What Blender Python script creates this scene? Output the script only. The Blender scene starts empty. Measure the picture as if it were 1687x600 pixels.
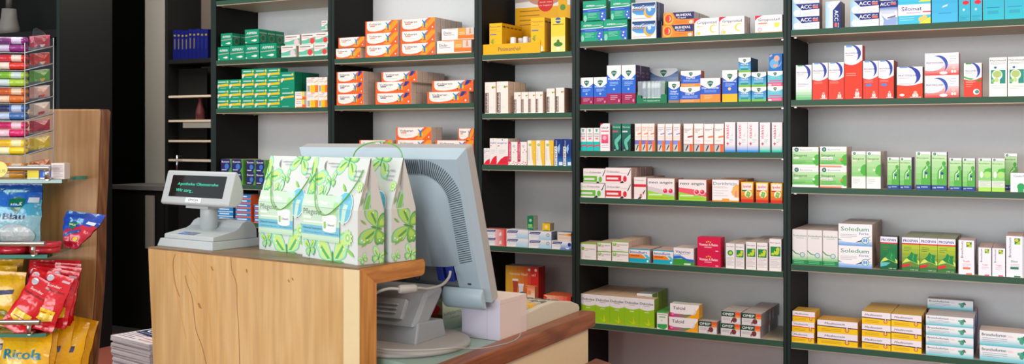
import bpy, math, random
from mathutils import Vector, Matrix
random.seed(7)
S = bpy.context.scene
COL = S.collection

# ------------------------------------------------------------------ camera, world, lights
F, AX, HY, W0, H0 = 1634.0, math.radians(28.2), 226.0, 1687, 600
CAMZ = 1.40
cam = bpy.data.cameras.new('camera'); camo = bpy.data.objects.new('camera', cam); COL.objects.link(camo)
camo.location = (0, 0, CAMZ); camo.rotation_euler = (math.pi/2, 0, AX)
cam.sensor_width = 36; cam.lens = 36*F/W0; cam.shift_y = -(H0/2-HY)/W0; cam.clip_start = .05
cam.dof.use_dof = True; cam.dof.focus_distance = 2.9; cam.dof.aperture_fstop = 9
S.camera = camo
S.view_settings.view_transform = 'Standard'; S.view_settings.look = 'None'
S.view_settings.exposure = -0.17; S.view_settings.gamma = 1.0; S.view_settings.use_curve_mapping = False

w = bpy.data.worlds.new('world'); S.world = w; w.use_nodes = True
w.node_tree.nodes['Background'].inputs[0].default_value = (.86, .92, 1.0, 1)
w.node_tree.nodes['Background'].inputs[1].default_value = .66

def area(name, loc, target, sx, sy, power, col):
    l = bpy.data.lights.new(name, 'AREA'); l.shape = 'RECTANGLE'; l.size = sx; l.size_y = sy; l.energy = power; l.color = col
    o = bpy.data.objects.new(name, l); COL.objects.link(o); o.location = loc
    o.rotation_euler = (Vector(target)-Vector(loc)).to_track_quat('-Z', 'Y').to_euler()
    return o
area('shop_window_light', (-1.9, -6.0, 1.9), (-1.1, 3.4, 1.0), 7.4, 2.8, 520, (.95, .98, 1.0))
area('overhead_fill_light', (.9, 1.5, 2.7), (-1.3, 3.5, 1.2), 1.8, .6, 46, (1.0, .80, .60))  # added warm fill, no visible source, lightens the right-facing carton sides
area('overhead_fill_light', (-3.0, 1.1, 3.0), (-2.4, 2.0, .4), 1.4, .5, 40, (1.0, .92, .82))  # added fill from above, unseen, brightens the magazine pile
area('back_room_fill_light', (-5.2, 4.4, 2.9), (-5.4, 5.3, .6), .8, .8, 36, (1.0, .95, .88))  # added unseen fill that brightens the white wall at the back
S.cycles.transparent_max_bounces = 32

# ------------------------------------------------------------------ pixel rays -> world points
def ray(px, py):
    xr = (px-W0/2)/F; zr = -(py-HY)/F
    return (-math.sin(AX)+xr*math.cos(AX), math.cos(AX)+xr*math.sin(AX), zr)
def on_y(px, py, Y):
    r = ray(px, py); t = Y/r[1]; return Vector((t*r[0], Y, CAMZ+t*r[2]))
def on_z(px, py, Z):
    r = ray(px, py); t = (Z-CAMZ)/r[2]; return Vector((t*r[0], t*r[1], Z))
def at_d(px, py, d):
    r = ray(px, py); return Vector((d*r[0], d*r[1], CAMZ+d*r[2]))
def depth_y(px, Y): return Y/ray(px, 0)[1]

# ------------------------------------------------------------------ colours, materials
def lin(c):
    c = c/255.0
    return c/12.92 if c <= .04045 else ((c+.055)/1.055)**2.4
def hx(s):
    if not isinstance(s, str): return s
    return (lin(int(s[0:2], 16)), lin(int(s[2:4], 16)), lin(int(s[4:6], 16)), 1.0)

MATS = {}
def mat(name, col='888888', rough=.5, metal=0, emit=None, es=1, bump=None, coat=0, spec=None):
    if name in MATS: return MATS[name]
    m = bpy.data.materials.new(name); m.use_nodes = True; n = m.node_tree.nodes; L = m.node_tree.links
    b = n['Principled BSDF']; b.inputs['Base Color'].default_value = hx(col)
    b.inputs['Roughness'].default_value = rough; b.inputs['Metallic'].default_value = metal
    if coat: b.inputs['Coat Weight'].default_value = coat
    if spec is not None: b.inputs['Specular IOR Level'].default_value = spec
    if emit: b.inputs['Emission Color'].default_value = hx(emit); b.inputs['Emission Strength'].default_value = es
    tc = n.new('ShaderNodeTexCoord'); nz = n.new('ShaderNodeTexNoise')
    nz.inputs['Scale'].default_value = bump[0] if bump else 60; nz.inputs['Detail'].default_value = 4
    L.new(tc.outputs['Object'], nz.inputs['Vector'])
    # faint tonal mottling so that no surface is perfectly flat
    mr = n.new('ShaderNodeMix'); mr.data_type = 'RGBA'; mr.blend_type = 'MULTIPLY'; mr.inputs[0].default_value = .10
    rr = n.new('ShaderNodeMapRange'); rr.inputs[3].default_value = .6; rr.inputs[4].default_value = 1.3
    L.new(nz.outputs['Fac'], rr.inputs[0]); mr.inputs[6].default_value = hx(col); L.new(rr.outputs[0], mr.inputs[7])
    L.new(mr.outputs[2], b.inputs['Base Color'])
    if bump:
        bp = n.new('ShaderNodeBump'); bp.inputs['Strength'].default_value = bump[1]; bp.inputs['Distance'].default_value = .002
        L.new(nz.outputs['Fac'], bp.inputs['Height']); L.new(bp.outputs[0], b.inputs['Normal'])
    MATS[name] = m; return m

def print_mat(name, rough, coat=0, bump=0):
    m = bpy.data.materials.new(name); m.use_nodes = True; n = m.node_tree.nodes; L = m.node_tree.links
    b = n['Principled BSDF']; a = n.new('ShaderNodeAttribute'); a.attribute_name = 'Col'
    L.new(a.outputs['Color'], b.inputs['Base Color']); b.inputs['Roughness'].default_value = rough
    b.inputs['Coat Weight'].default_value = coat; b.inputs['Specular IOR Level'].default_value = .22 if not coat else .5
    if bump:
        tc = n.new('ShaderNodeTexCoord'); nz = n.new('ShaderNodeTexNoise'); nz.inputs['Scale'].default_value = 38
        L.new(tc.outputs['Object'], nz.inputs['Vector'])
        bp = n.new('ShaderNodeBump'); bp.inputs['Strength'].default_value = bump; bp.inputs['Distance'].default_value = .006
        L.new(nz.outputs['Fac'], bp.inputs['Height']); L.new(bp.outputs[0], b.inputs['Normal'])
    MATS[name] = m; return m
PRINT = print_mat('printed_carton', .42)
FOIL = print_mat('printed_foil', .22, .4, .9)
PAPER = print_mat('printed_paper', .65)

def wood(name, c0, c1, c2, axis='Z', scale=1.0, seed=0, rough=.45):
    m = bpy.data.materials.new(name); m.use_nodes = True; n = m.node_tree.nodes; L = m.node_tree.links
    b = n['Principled BSDF']; b.inputs['Roughness'].default_value = rough
    tc = n.new('ShaderNodeTexCoord'); mp = n.new('ShaderNodeMapping')
    sc = {'Z': (1, 1, .16), 'X': (.16, 1, 1), 'Y': (1, .16, 1)}[axis]
    mp.inputs['Scale'].default_value = [s*scale for s in sc]; mp.inputs['Location'].default_value = (seed, seed*.7, seed*.3)
    L.new(tc.outputs['Object'], mp.inputs['Vector'])
    big = n.new('ShaderNodeTexNoise'); big.inputs['Scale'].default_value = 3.2; big.inputs['Detail'].default_value = 3; big.inputs['Distortion'].default_value = .8
    L.new(mp.outputs[0], big.inputs['Vector'])
    mm = n.new('ShaderNodeMath'); mm.operation = 'MULTIPLY'; mm.inputs[1].default_value = 11
    L.new(big.outputs['Fac'], mm.inputs[0])
    fr = n.new('ShaderNodeMath'); fr.operation = 'FRACT'; L.new(mm.outputs[0], fr.inputs[0])
    pg = n.new('ShaderNodeMath'); pg.operation = 'PINGPONG'; pg.inputs[1].default_value = .5; L.new(fr.outputs[0], pg.inputs[0])
    fine = n.new('ShaderNodeTexNoise'); fine.inputs['Scale'].default_value = 90; fine.inputs['Detail'].default_value = 5
    mp2 = n.new('ShaderNodeMapping'); mp2.inputs['Scale'].default_value = [{1: 1, .16: .05}[s]*scale for s in sc]
    L.new(tc.outputs['Object'], mp2.inputs['Vector']); L.new(mp2.outputs[0], fine.inputs['Vector'])
    r = n.new('ShaderNodeValToRGB'); r.color_ramp.elements[0].color = hx(c0); r.color_ramp.elements[0].position = .0
    r.color_ramp.elements[1].color = hx(c1); r.color_ramp.elements[1].position = .42
    L.new(pg.outputs[0], r.inputs[0])
    r2 = n.new('ShaderNodeValToRGB'); r2.color_ramp.elements[0].position = .38; r2.color_ramp.elements[1].position = .6
    r2.color_ramp.elements[0].color = (1, 1, 1, 1); r2.color_ramp.elements[1].color = (0, 0, 0, 1)
    L.new(fine.outputs['Fac'], r2.inputs[0])
    mx = n.new('ShaderNodeMix'); mx.data_type = 'RGBA'; mx.inputs[7].default_value = hx(c2)
    ml = n.new('ShaderNodeMath'); ml.operation = 'MULTIPLY'; ml.inputs[1].default_value = .38
    L.new(r2.outputs[0], ml.inputs[0]); L.new(ml.outputs[0], mx.inputs[0]); L.new(r.outputs[0], mx.inputs[6])
    # long dark cracks / knots
    kn = n.new('ShaderNodeTexNoise'); kn.inputs['Scale'].default_value = 4.6; kn.inputs['Detail'].default_value = 2; kn.inputs['Distortion'].default_value = 1.5
    mp3 = n.new('ShaderNodeMapping'); mp3.inputs['Scale'].default_value = [{1: 1, .16: .3}[s]*scale for s in sc]; mp3.inputs['Location'].default_value = (seed*2, 1.3, seed)
    L.new(tc.outputs['Object'], mp3.inputs['Vector']); L.new(mp3.outputs[0], kn.inputs['Vector'])
    r3 = n.new('ShaderNodeValToRGB'); e = r3.color_ramp.elements
    e[0].position = .60; e[0].color = (0, 0, 0, 1); e[1].position = .72; e[1].color = (.75, .75, .75, 1)
    L.new(kn.outputs['Fac'], r3.inputs[0])
    mx2 = n.new('ShaderNodeMix'); mx2.data_type = 'RGBA'; mx2.inputs[7].default_value = hx(c2)
    L.new(r3.outputs[0], mx2.inputs[0]); L.new(mx.outputs[2], mx2.inputs[6]); L.new(mx2.outputs[2], b.inputs['Base Color'])
    bp = n.new('ShaderNodeBump'); bp.inputs['Strength'].default_value = .25; bp.inputs['Distance'].default_value = .001
    L.new(fine.outputs['Fac'], bp.inputs['Height']); L.new(bp.outputs[0], b.inputs['Normal'])
    MATS[name] = m; return m

def clear(name, tint, mixf=.12, rough=.03):
    m = bpy.data.materials.new(name); m.use_nodes = True; n = m.node_tree.nodes; L = m.node_tree.links
    for x in list(n): n.remove(x)
    o = n.new('ShaderNodeOutputMaterial'); t = n.new('ShaderNodeBsdfTransparent'); g = n.new('ShaderNodeBsdfGlossy'); x = n.new('ShaderNodeMixShader')
    t.inputs[0].default_value = hx(tint); g.inputs['Roughness'].default_value = rough
    f = n.new('ShaderNodeFresnel'); f.inputs[0].default_value = 1.45
    a = n.new('ShaderNodeMath'); a.operation = 'ADD'; a.inputs[1].default_value = mixf
    L.new(f.outputs[0], a.inputs[0]); L.new(a.outputs[0], x.inputs[0]); L.new(t.outputs[0], x.inputs[1]); L.new(g.outputs[0], x.inputs[2]); L.new(x.outputs[0], o.inputs[0])
    MATS[name] = m; return m

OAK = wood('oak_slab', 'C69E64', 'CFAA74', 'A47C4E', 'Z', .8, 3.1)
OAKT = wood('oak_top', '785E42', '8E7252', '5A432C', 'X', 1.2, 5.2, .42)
OAKE = wood('oak_end', 'B5702F', 'CB8A45', '7F4416', 'Y', 1.6, 1.2)
OAKV = wood('oak_end_upright', 'B5702F', 'CB8A45', '7F4416', 'Z', 1.6, 1.2)
SAPW = mat('oak_sapwood', 'DCC698', .5)
RAIL = wood('rail_wood', '7C3E1A', '95512A', '552410', 'Y', 1.8, 2.2, .35)
RACK = wood('rack_board_wood', 'A87B4C', 'B98D5C', '8A5C34', 'Z', 1.0, 8.4)
BARK = wood('live_edge_wood', '6B3A1C', '8B5A30', '3E1D0C', 'Z', 2.4, 4.4)
BLACK = mat('black_laminate', '131311', .6, bump=(220, .08), spec=.2)
DARKW = mat('black_wall_panel', '070807', 1.0, bump=(40, .2), spec=0.0)
EDGEG = mat('dark_green_edge', '1A2824', .5, spec=.25)
SHELFG = mat('green_shelf_edge', '2F5340', .5, spec=.25)
SHELFB = mat('beige_shelf_board', 'C9B8A0', .5)
BACKP = mat('grey_back_panel', 'DADCDC', .6)
WHITEW = mat('white_wall_panel', 'B9B4A8', .7)
CARPET = mat('terracotta_carpet', '9A4A34', .95, bump=(300, .8))
TILE = mat('grey_floor_tile', '3C3B38', .5)
CREAM = mat('cream_laminate', 'D8C09A', .5)
CTOP = mat('grey_green_worktop', '8FA79A', .3)
STEEL = mat('brushed_steel', 'C8C8C8', .25, 1)
PLG = mat('light_grey_plastic', 'B2B8B8', .4)
PLB = mat('pale_monitor_plastic', 'A0B3BD', .45, bump=(500, .05))
PLD = mat('mid_grey_plastic', '8C8F92', .45)
PLS = mat('warm_grey_plastic', '9A9490', .5)
PBE = mat('beige_keyboard_plastic', 'C9BDA8', .5)
DARK = mat('near_black_plastic', '15171A', .35)
SLOT = mat('slot_shade_dark', '2A343C', .6)  # dark colour stands in for the shade inside the slots
BLUEP = mat('blue_plug_plastic', '1D2C86', .4)
CABLE = mat('grey_cable_rubber', 'A09C94', .5)
CORD = mat('green_cord', '5DAA3A', .6)
GLASS = clear('green_tinted_glass', 'C8E4D8', .03)
GEDGE = mat('glass_edge_green', '2E7A66', .1, coat=.6)
ACRYL = clear('clear_acrylic', 'F8FAFA', .0)
ACEDGE = mat('acrylic_edge', 'A9ACB0', .15, coat=.5)
BLUEBK = mat('blue_book_cover', '17208C', .5)

# ------------------------------------------------------------------ mesh builder
_tc = {}
def text_geom(s, bold=0.0):
    bold = 0; k = (s, bold)
    if k in _tc: return _tc[k]
    cu = bpy.data.curves.new('t', 'FONT'); cu.body = s; cu.resolution_u = 2; cu.offset = bold; cu.size = 1
    o = bpy.data.objects.new('t', cu); COL.objects.link(o)
    dg = bpy.context.evaluated_depsgraph_get(); me = o.evaluated_get(dg).to_mesh()
    vs = [(v.co.x, v.co.y) for v in me.vertices]; fs = [tuple(p.vertices) for p in me.polygons]
    o.evaluated_get(dg).to_mesh_clear()
    COL.objects.unlink(o); bpy.data.objects.remove(o); bpy.data.curves.remove(cu)
    xs = [v[0] for v in vs] or [0, 1]
    x0, x1 = min(xs), max(xs)
    vs = [((x-x0), y) for x, y in vs]
    _tc[k] = (vs, fs, x1-x0); return _tc[k]

class G:
    def __init__(s): s.v = []; s.f = []; s.c = []; s.sm = []; s.mi = []
    def face(s, pts, col=None, smooth=False, mi=0):
        b = len(s.v); s.v += [tuple(p) for p in pts]; s.f.append(tuple(range(b, b+len(pts))))
        s.c.append(hx(col) if col else (.8, .8, .8, 1)); s.sm.append(smooth); s.mi.append(mi)
    def mesh(s, vs, fs, col=None, smooth=False, mi=0):
        b = len(s.v); s.v += [tuple(p) for p in vs]
        for f in fs:
            s.f.append(tuple(b+i for i in f)); s.c.append(hx(col) if col else (.8, .8, .8, 1)); s.sm.append(smooth); s.mi.append(mi)
    def box(s, x0, y0, z0, x1, y1, z1, col=None, mi=0, cols=None):
        c = cols or {}
        P = lambda a, b, d: ((x0, x1)[a], (y0, y1)[b], (z0, z1)[d])
        for nm, q in (('front', [(0,0,0),(1,0,0),(1,0,1),(0,0,1)]), ('back', [(1,1,0),(0,1,0),(0,1,1),(1,1,1)]),
                      ('right', [(1,0,0),(1,1,0),(1,1,1),(1,0,1)]), ('left', [(0,1,0),(0,0,0),(0,0,1),(0,1,1)]),
                      ('top', [(0,0,1),(1,0,1),(1,1,1),(0,1,1)]), ('bottom', [(0,1,0),(1,1,0),(1,0,0),(0,0,0)])):
            s.face([P(*t) for t in q], c.get(nm, col), mi=mi)
    def prism(s, poly, lo, hi, axis='z', col=None, mi=0, smooth=False):
        # poly: 2D ccw points; axis z:(x,y) y:(x,z) x:(y,z)
        def P(p, t): return {'z': (p[0], p[1], t), 'y': (p[0], t, p[1]), 'x': (t, p[0], p[1])}[axis]
        n = len(poly); vs = [P(p, lo) for p in poly]+[P(p, hi) for p in poly]
        fl = axis == 'y'
        fs = [tuple(range(n-1, -1, -1)), tuple(range(n, 2*n))]+[(i, (i+1) % n, n+(i+1) % n, n+i) for i in range(n)]
        if fl: fs = [tuple(reversed(f)) for f in fs]
        s.mesh(vs, fs[:2], col, False, mi); s.mesh(vs, fs[2:], col, smooth, mi)
    def tube(s, pts, r, col=None, n=8, mi=0, caps=True):
        pts = [Vector(p) for p in pts]; rings = []
        up = Vector((0, 0, 1))
        for i, p in enumerate(pts):
            d = (pts[min(i+1, len(pts)-1)]-pts[max(i-1, 0)]).normalized()
            a = d.cross(up)
            if a.length < .05: a = d.cross(Vector((1, 0, 0)))
            a.normalize(); b = a.cross(d)
            rr = r[i] if isinstance(r, (list, tuple)) else r
            rings.append([p+(a*math.cos(2*math.pi*k/n)+b*math.sin(2*math.pi*k/n))*rr for k in range(n)])
        vs = [q for g in rings for q in g]; fs = []
        for i in range(len(pts)-1):
            for k in range(n): fs.append((i*n+k, i*n+(k+1) % n, (i+1)*n+(k+1) % n, (i+1)*n+k))
        s.mesh(vs, fs, col, True, mi)
        if caps:
            s.mesh(rings[0], [tuple(range(n-1, -1, -1))], col, False, mi); s.mesh(rings[-1], [tuple(range(n))], col, False, mi)
    def lathe(s, prof, cx=0, cy=0, col=None, n=24, mi=0, sx=1, sy=1, cols=None):
        vs = []; fs = []
        for r, z in prof:
            for k in range(n): a = 2*math.pi*k/n; vs.append((cx+r*sx*math.cos(a), cy+r*sy*math.sin(a), z))
        for i in range(len(prof)-1):
            ff = [(i*n+k, i*n+(k+1) % n, (i+1)*n+(k+1) % n, (i+1)*n+k) for k in range(n)]
            s.mesh(vs, ff, cols[i] if cols else col, True, mi)
        m = len(prof)-1
        s.mesh(vs[:n], [tuple(range(n-1, -1, -1))], col, False, mi)
        s.mesh(vs[m*n:], [tuple(range(n))], (cols[-1] if cols else col), False, mi)
    def xform(s, M): s.v = [tuple(M @ Vector(p)) for p in s.v]; return s
    def build(s, name, mats, parent=None, bevel=0, kind=None):
        me = bpy.data.meshes.new(name); me.from_pydata(s.v, [], s.f); me.update()
        for m in (mats if isinstance(mats, (list, tuple)) else [mats]): me.materials.append(m)
        at = me.color_attributes.new('Col', 'FLOAT_COLOR', 'CORNER'); dat = []
        for p, c in zip(s.f, s.c): dat += list(c)*len(p)
        at.data.foreach_set('color', dat)
        me.polygons.foreach_set('use_smooth', s.sm); me.polygons.foreach_set('material_index', s.mi)
        if bevel or any(s.sm):
            import bmesh
            bm = bmesh.new(); bm.from_mesh(me); bmesh.ops.remove_doubles(bm, verts=bm.verts, dist=1e-5); bm.to_mesh(me); bm.free()
        o = bpy.data.objects.new(name, me); COL.objects.link(o)
        if parent: o.parent = parent
        if kind: o['kind'] = kind
        if bevel:
            b = o.modifiers.new('bevel', 'BEVEL'); b.width = bevel; b.segments = 2; b.limit_method = 'ANGLE'
        return o

def thing(name, label, cat, loc=(0, 0, 0), rz=0, group=None):
    o = bpy.data.objects.new(name, None); COL.objects.link(o); o.empty_display_size = .05
    o.location = loc; o.rotation_euler = (0, 0, rz); o['label'] = label; o['category'] = cat
    if group: o['group'] = group
    return o
def tag(o, label, cat, group=None):
    o['label'] = label; o['category'] = cat
    if group: o['group'] = group
    return o
def structure(name, g, m): return g.build(name, m, kind='structure')

def ell(cx, cy, rx, ry, n=20, a0=0, a1=2*math.pi, rot=0):
    out = []; full = abs(a1-a0) > 6.2
    for k in range(n if full else n+1):
        a = a0+(a1-a0)*k/n; x = rx*math.cos(a); y = ry*math.sin(a)
        out.append((cx+x*math.cos(rot)-y*math.sin(rot), cy+x*math.sin(rot)+y*math.cos(rot)))
    return out

def clip(poly, axis, c, keep_less):
    out = []; n = len(poly)
    for i in range(n):
        a, b = poly[i], poly[(i+1) % n]
        ia = (a[axis] <= c) == keep_less; ib = (b[axis] <= c) == keep_less
        if ia: out.append(a)
        if ia != ib:
            t = (c-a[axis])/(b[axis]-a[axis]); out.append((a[0]+t*(b[0]-a[0]), a[1]+t*(b[1]-a[1])))
    return out

class Face:
    """printing surface: unit coordinates on a quad, art in thin layers"""
    def __init__(s, g, O, U, V, crease=None, V2=None, step=.00004):
        s.g = g; s.O = Vector(O); s.U = Vector(U); s.V = Vector(V); s.n = s.U.cross(s.V).normalized(); s.step = step
        s.w = s.U.length; s.h = s.V.length + (Vector(V2).length if V2 else 0); s.k = 1
        s.crease = crease; s.V2 = Vector(V2) if V2 else None
        if V2: s.n2 = s.U.cross(s.V2).normalized()
    def pt(s, u, v):
        if s.V2 is None: return s.O+s.U*u+s.V*v+s.n*s.step*s.k
        c = s.crease
        if v <= c+1e-9: return s.O+s.U*u+s.V*(v/c)+s.n*s.step*s.k
        return s.O+s.U*u+s.V+s.V2*((v-c)/(1-c))+s.n2*s.step*s.k
    def poly(s, pts, col, clipit=True, nextk=True):
        if clipit:
            for ax, c, kl in ((0, 0, False), (0, 1, True), (1, 0, False), (1, 1, True)):
                if any((p[ax] < 0 if c == 0 else p[ax] > 1) for p in pts): pts = clip(pts, ax, c, kl)
                if len(pts) < 3: return
        parts = [pts]
        if s.V2 is not None:
            a = clip(pts, 1, s.crease, True); b = clip(pts, 1, s.crease, False); parts = [q for q in (a, b) if len(q) > 2]
        for q in parts: 
            if s.V2 is not None:
                m = sum(p[1] for p in q)/len(q)
                P = []
                for p in q:
                    v = min(p[1], s.crease) if m < s.crease else max(p[1], s.crease+1e-6)
                    P.append(s.pt(p[0], v))
                s.g.face(P, col)
            else: s.g.face([s.pt(*p) for p in q], col)
        if nextk: s.k += 1
    def rect(s, x0, y0, x1, y1, col): s.poly([(x0, y0), (x1, y0), (x1, y1), (x0, y1)], col)
    def ell(s, cx, cy, rx, ry=None, col='ffffff', n=18):   # rx in units of width; ry None -> circle
        ry = ry if ry is not None else rx*s.w/s.h
        s.poly(ell(cx, cy, rx, ry, n), col)
    def cres(s, cx, cy, r, t, a0, a1, col, n=14, e=1.0):   # crescent stroke, thickest mid-way
        k = s.w/s.h; out = []; inn = []
        for i in range(n+1):
            f = i/n; a = math.radians(a0+(a1-a0)*f); th = t*math.sin(math.pi*min(1, f*e+.02)) if e == 1 else t*(f)
            out.append((cx+r*math.cos(a), cy+r*k*math.sin(a))); q = r-th
            inn.append((cx+q*math.cos(a), cy+q*k*math.sin(a)))
        for i in range(n): s.poly([out[i], inn[i], inn[i+1], out[i+1]][::(1 if a1 > a0 else -1)][::-1], col, nextk=False)
        s.k += 1
    def text(s, t, x, y, h, col, wid=None, bold=.0, rot=0, it=0):
        if bold > 0:                                      # heavier weight: strokes laid twice, slightly apart
            b = min(bold, .04)*.55*h/.72
            for sgn in (-1, 1):
                if rot == 0: s.text(t, x+sgn*b*s.h/s.w, y, h, col, wid, 0, rot, it)
                else: s.text(t, x, y+sgn*b*s.w/s.h, h, col, wid, 0, rot, it)
            return
        vs, fs, tw = text_geom(t)
        k = s.h/s.w                                       # h as fraction of face height (cap height ~.72 em)
        if rot == 0:
            sy = h/.72; sx = (wid/tw) if wid else sy*k
            f = lambda p: (x+(p[0]+it*p[1])*sx, y+p[1]*sy)
        else:                                             # reading upwards (rot 90) or downwards (-90); h = width fraction of letters
            sy = h/.72; sx = (wid/tw) if wid else sy/k
            f = (lambda p: (x-p[1]*sy, y+p[0]*sx)) if rot > 0 else (lambda p: (x+p[1]*sy, y-p[0]*sx))
        for q in fs: s.poly([f(vs[i]) for i in q], col, nextk=False)
        s.k += 1
    def lines(s, x0, y0, x1, n, dy, col, th=None):         # rows of unreadably small print
        th = th or dy*.35
        for i in range(n):
            xe = x1 if i % 3 != 2 else x0+(x1-x0)*.7
            s.poly([(x0, y0-i*dy), (xe, y0-i*dy), (xe, y0-i*dy+th), (x0, y0-i*dy+th)], col, nextk=False)
        s.k += 1
    def grad(s, x0, y0, x1, y1, ca, cb, n=7, vert=True):
        ca = hx(ca); cb = hx(cb)
        for i in range(n):
            t = (i+.5)/n; c = tuple(ca[j]*(1-t)+cb[j]*t for j in range(4))
            if vert: p = [(x0, y0+(y1-y0)*i/n), (x1, y0+(y1-y0)*i/n), (x1, y0+(y1-y0)*(i+1)/n), (x0, y0+(y1-y0)*(i+1)/n)]
            else: p = [(x0+(x1-x0)*i/n, y0), (x0+(x1-x0)*(i+1)/n, y0), (x0+(x1-x0)*(i+1)/n, y1), (x0+(x1-x0)*i/n, y1)]
            s.poly(p, c, nextk=False)
        s.k += 1

# ------------------------------------------------------------------ setting
FY = 3.40                     # front plane of the shelving
SD = .285                     # its depth
g = G(); g.box(-9, -5, -.02, 3, 4.9, 0); structure('floor', g, CARPET)
g = G(); g.box(-9, 4.9, -.03, 3, 6.4, -.001); structure('floor_back', g, TILE)
g = G(); g.box(on_y(348, 0, FY).x, FY+SD+.02, 0, 2.2, FY+SD+.10, 3.2); structure('wall_back', g, WHITEW)
g = G(); g.box(-6.30, 4.62, 0, -6.16, 5.45, 3.2); structure('wall_left', g, DARKW)
g = G(); g.box(-7.6, 5.451, 0, -3.4, 5.53, 3.2); structure('wall_far', g, WHITEW)

# ------------------------------------------------------------------ shelving units
BAYS = [(347, 356, 540, 'leftmost bay'), (545.5, 551, 781, 'second bay'), (787.5, 794, 942, 'narrow middle bay'),
        (948.5, 955, 1290, 'fourth bay'), (1296.5, 1303, None, 'rightmost bay')]
SHPX = [[(448, -6), (448, 95.5), (448, 178), (410, 305), (410, 367), (448, 470)],
        [(665, 92), (665, 171.5), (720, 252), (720, 330), (720, 412), (720, 505)],
        [(868, 87.5), (868, 186.3), (868, 272.6), (868, 408.5), (868, 511)],
        [(1122, 60.5), (1122, 169.2), (1122, 250), (1122, 330.5), (1122, 437.8), (1122, 546.5)],
        [(1495, 39.8), (1495, 161.6), (1495, 312.7), (1495, 447.2), (1495, 582.5)]]
ORD = ['first', 'second', 'third', 'fourth', 'fifth', 'sixth', 'seventh', 'eighth', 'ninth', 'tenth', 'eleventh', 'twelfth']
SHELFZ = {}
edges = []
for b in BAYS:
    xl = on_y(b[0], 0, FY).x
    edges.append(xl)
XR5 = edges[4]+.86
for bi, b in enumerate(BAYS):
    x0 = edges[bi]; x1 = edges[bi+1] if bi < 4 else XR5
    xi0 = on_y(b[1], 0, FY).x; xi1 = on_y(b[2], 0, FY).x if b[2] else XR5-.016
    u = thing('shelving_unit', 'black open shelving unit with green shelf edges, %s of the back wall' % b[3], 'shelves', (x0, FY, 0), 0, 'shelving units along the back wall')
    for sx0, sx1 in ((x0, xi0), (xi1, x1)):
        g = G(); g.box(sx0-x0+.0004, .002, 0, sx1-x0-.0004, SD, 2.6); p = g.build('side_panel', BLACK, u)
        g = G(); g.box(sx0-x0+.0012, 0, 0, sx1-x0-.0012, .002, 2.6); g.build('edge_strip', EDGEG, p)
    g = G(); g.box(xi0-x0, SD-.006, .05, xi1-x0, SD, 2.6); g.build('back_panel', BACKP, u)
    n0 = 0
    for si, (px, py) in enumerate(SHPX[bi]):
        z = on_y(px, py, FY).z
        SHELFZ[(bi, si)] = z
        g = G(); g.box(xi0-x0, .003, z-.022, xi1-x0, SD-.006, z); s_ = g.build('shelf', SHELFB, u)
        g = G(); g.box(xi0-x0, 0, z-.019, xi1-x0, .003, z); g.build('edge_band', SHELFG, s_)
        for sx in (.004, xi1-xi0-.012):
            for sy in (.03, SD-.05): g = G(); g.box(xi0-x0+sx, sy, z-.026, xi0-x0+sx+.008, sy+.012, z-.0221); g.build('shelf_pin', STEEL, s_)
    g = G(); g.box(xi0-x0, .03, 0, xi1-x0, .045, .06); g.build('plinth', BLACK, u)

# ------------------------------------------------------------------ carton designs
def shield(f, cx, cy, r, c='0E6B4F'):
    k = f.w/f.h
    f.poly([(cx-r, cy+r*.7*k), (cx-r*.9, cy), (cx, cy-r*1.15*k), (cx+r*.9, cy), (cx+r, cy+r*.7*k), (cx, cy+r*k)], c)
    f.text('WICK', cx-r*.72, cy-.05*r*k, .42*r*k, 'ffffff', wid=r*1.44, bold=.02)
def wicktop(f, base, sh=.26, dip=.1, r=.16, logo=True):
    f.poly([(0, 1), (0, 1-sh*.55)]+[(t/8, 1-sh*.55-dip*math.sin(math.pi*t/8)) for t in range(1, 8)]+[(1, 1-sh*.55), (1, 1)], 'F4F1EC')
    if logo: shield(f, .5, 1-sh*.5, r)
def head(f, x, y, s, c, flip=1):                         # facing-left head silhouette
    k = f.w/f.h
    P = [(1.0, -1.0), (.25, -1.0), (.2, -.72), (-.05, -.7), (-.12, -.45), (-.3, -.2), (-.12, .1), (0, .55), (.3, .9), (.7, 1.0), (1.0, .95)]
    f.poly([(x+a*s*flip, y+b_*s*k) for a, b_ in P][::(1 if flip > 0 else -1)][::-1], c)
def torso(f, x, y, s, c='EEF6EA'):
    k = f.w/f.h
    for r_ in ([(-.6, -1.4), (-.45, -1.4), (-.42, -.1), (0, .35), (.2, .5), (.18, .8), (.05, 1.0), (.0, .75), (.05, .5), (-.35, .25), (-.58, -.05)],):
        pts = [(x+a*s, y+b_*s*k) for a, b_ in r_]
        f.poly(pts[::-1], c)
    f.poly([(x-.1*s, y-.5*s*k), (x+.05*s, y-.5*s*k), (x+.05*s, y-1.4*s*k), (x-.1*s, y-1.4*s*k)][::-1], c)
def leaf(f, x, y, s, c='158443', c2='4DB455'):
    k = f.w/f.h; pts = []
    for a, r in ((90, 1), (66, .66), (25, .95), (-12, .6), (-62, 1.2), (-105, .62), (-150, .66), (172, .95), (130, .6)):
        a = math.radians(a+12); pts.append((x+s*r*math.cos(a), y+s*r*k*math.sin(a)))
    f.poly(pts, c)
    f.poly([(x, y), (x+s*.1, y+s*.7*k), (x+s*.22, y+s*.05*k)][::-1], c2); f.poly([(x, y), (x+.25*s, y-.7*s*k), (x-.1*s, y-.15*s*k)][::-1], c2)

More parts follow.
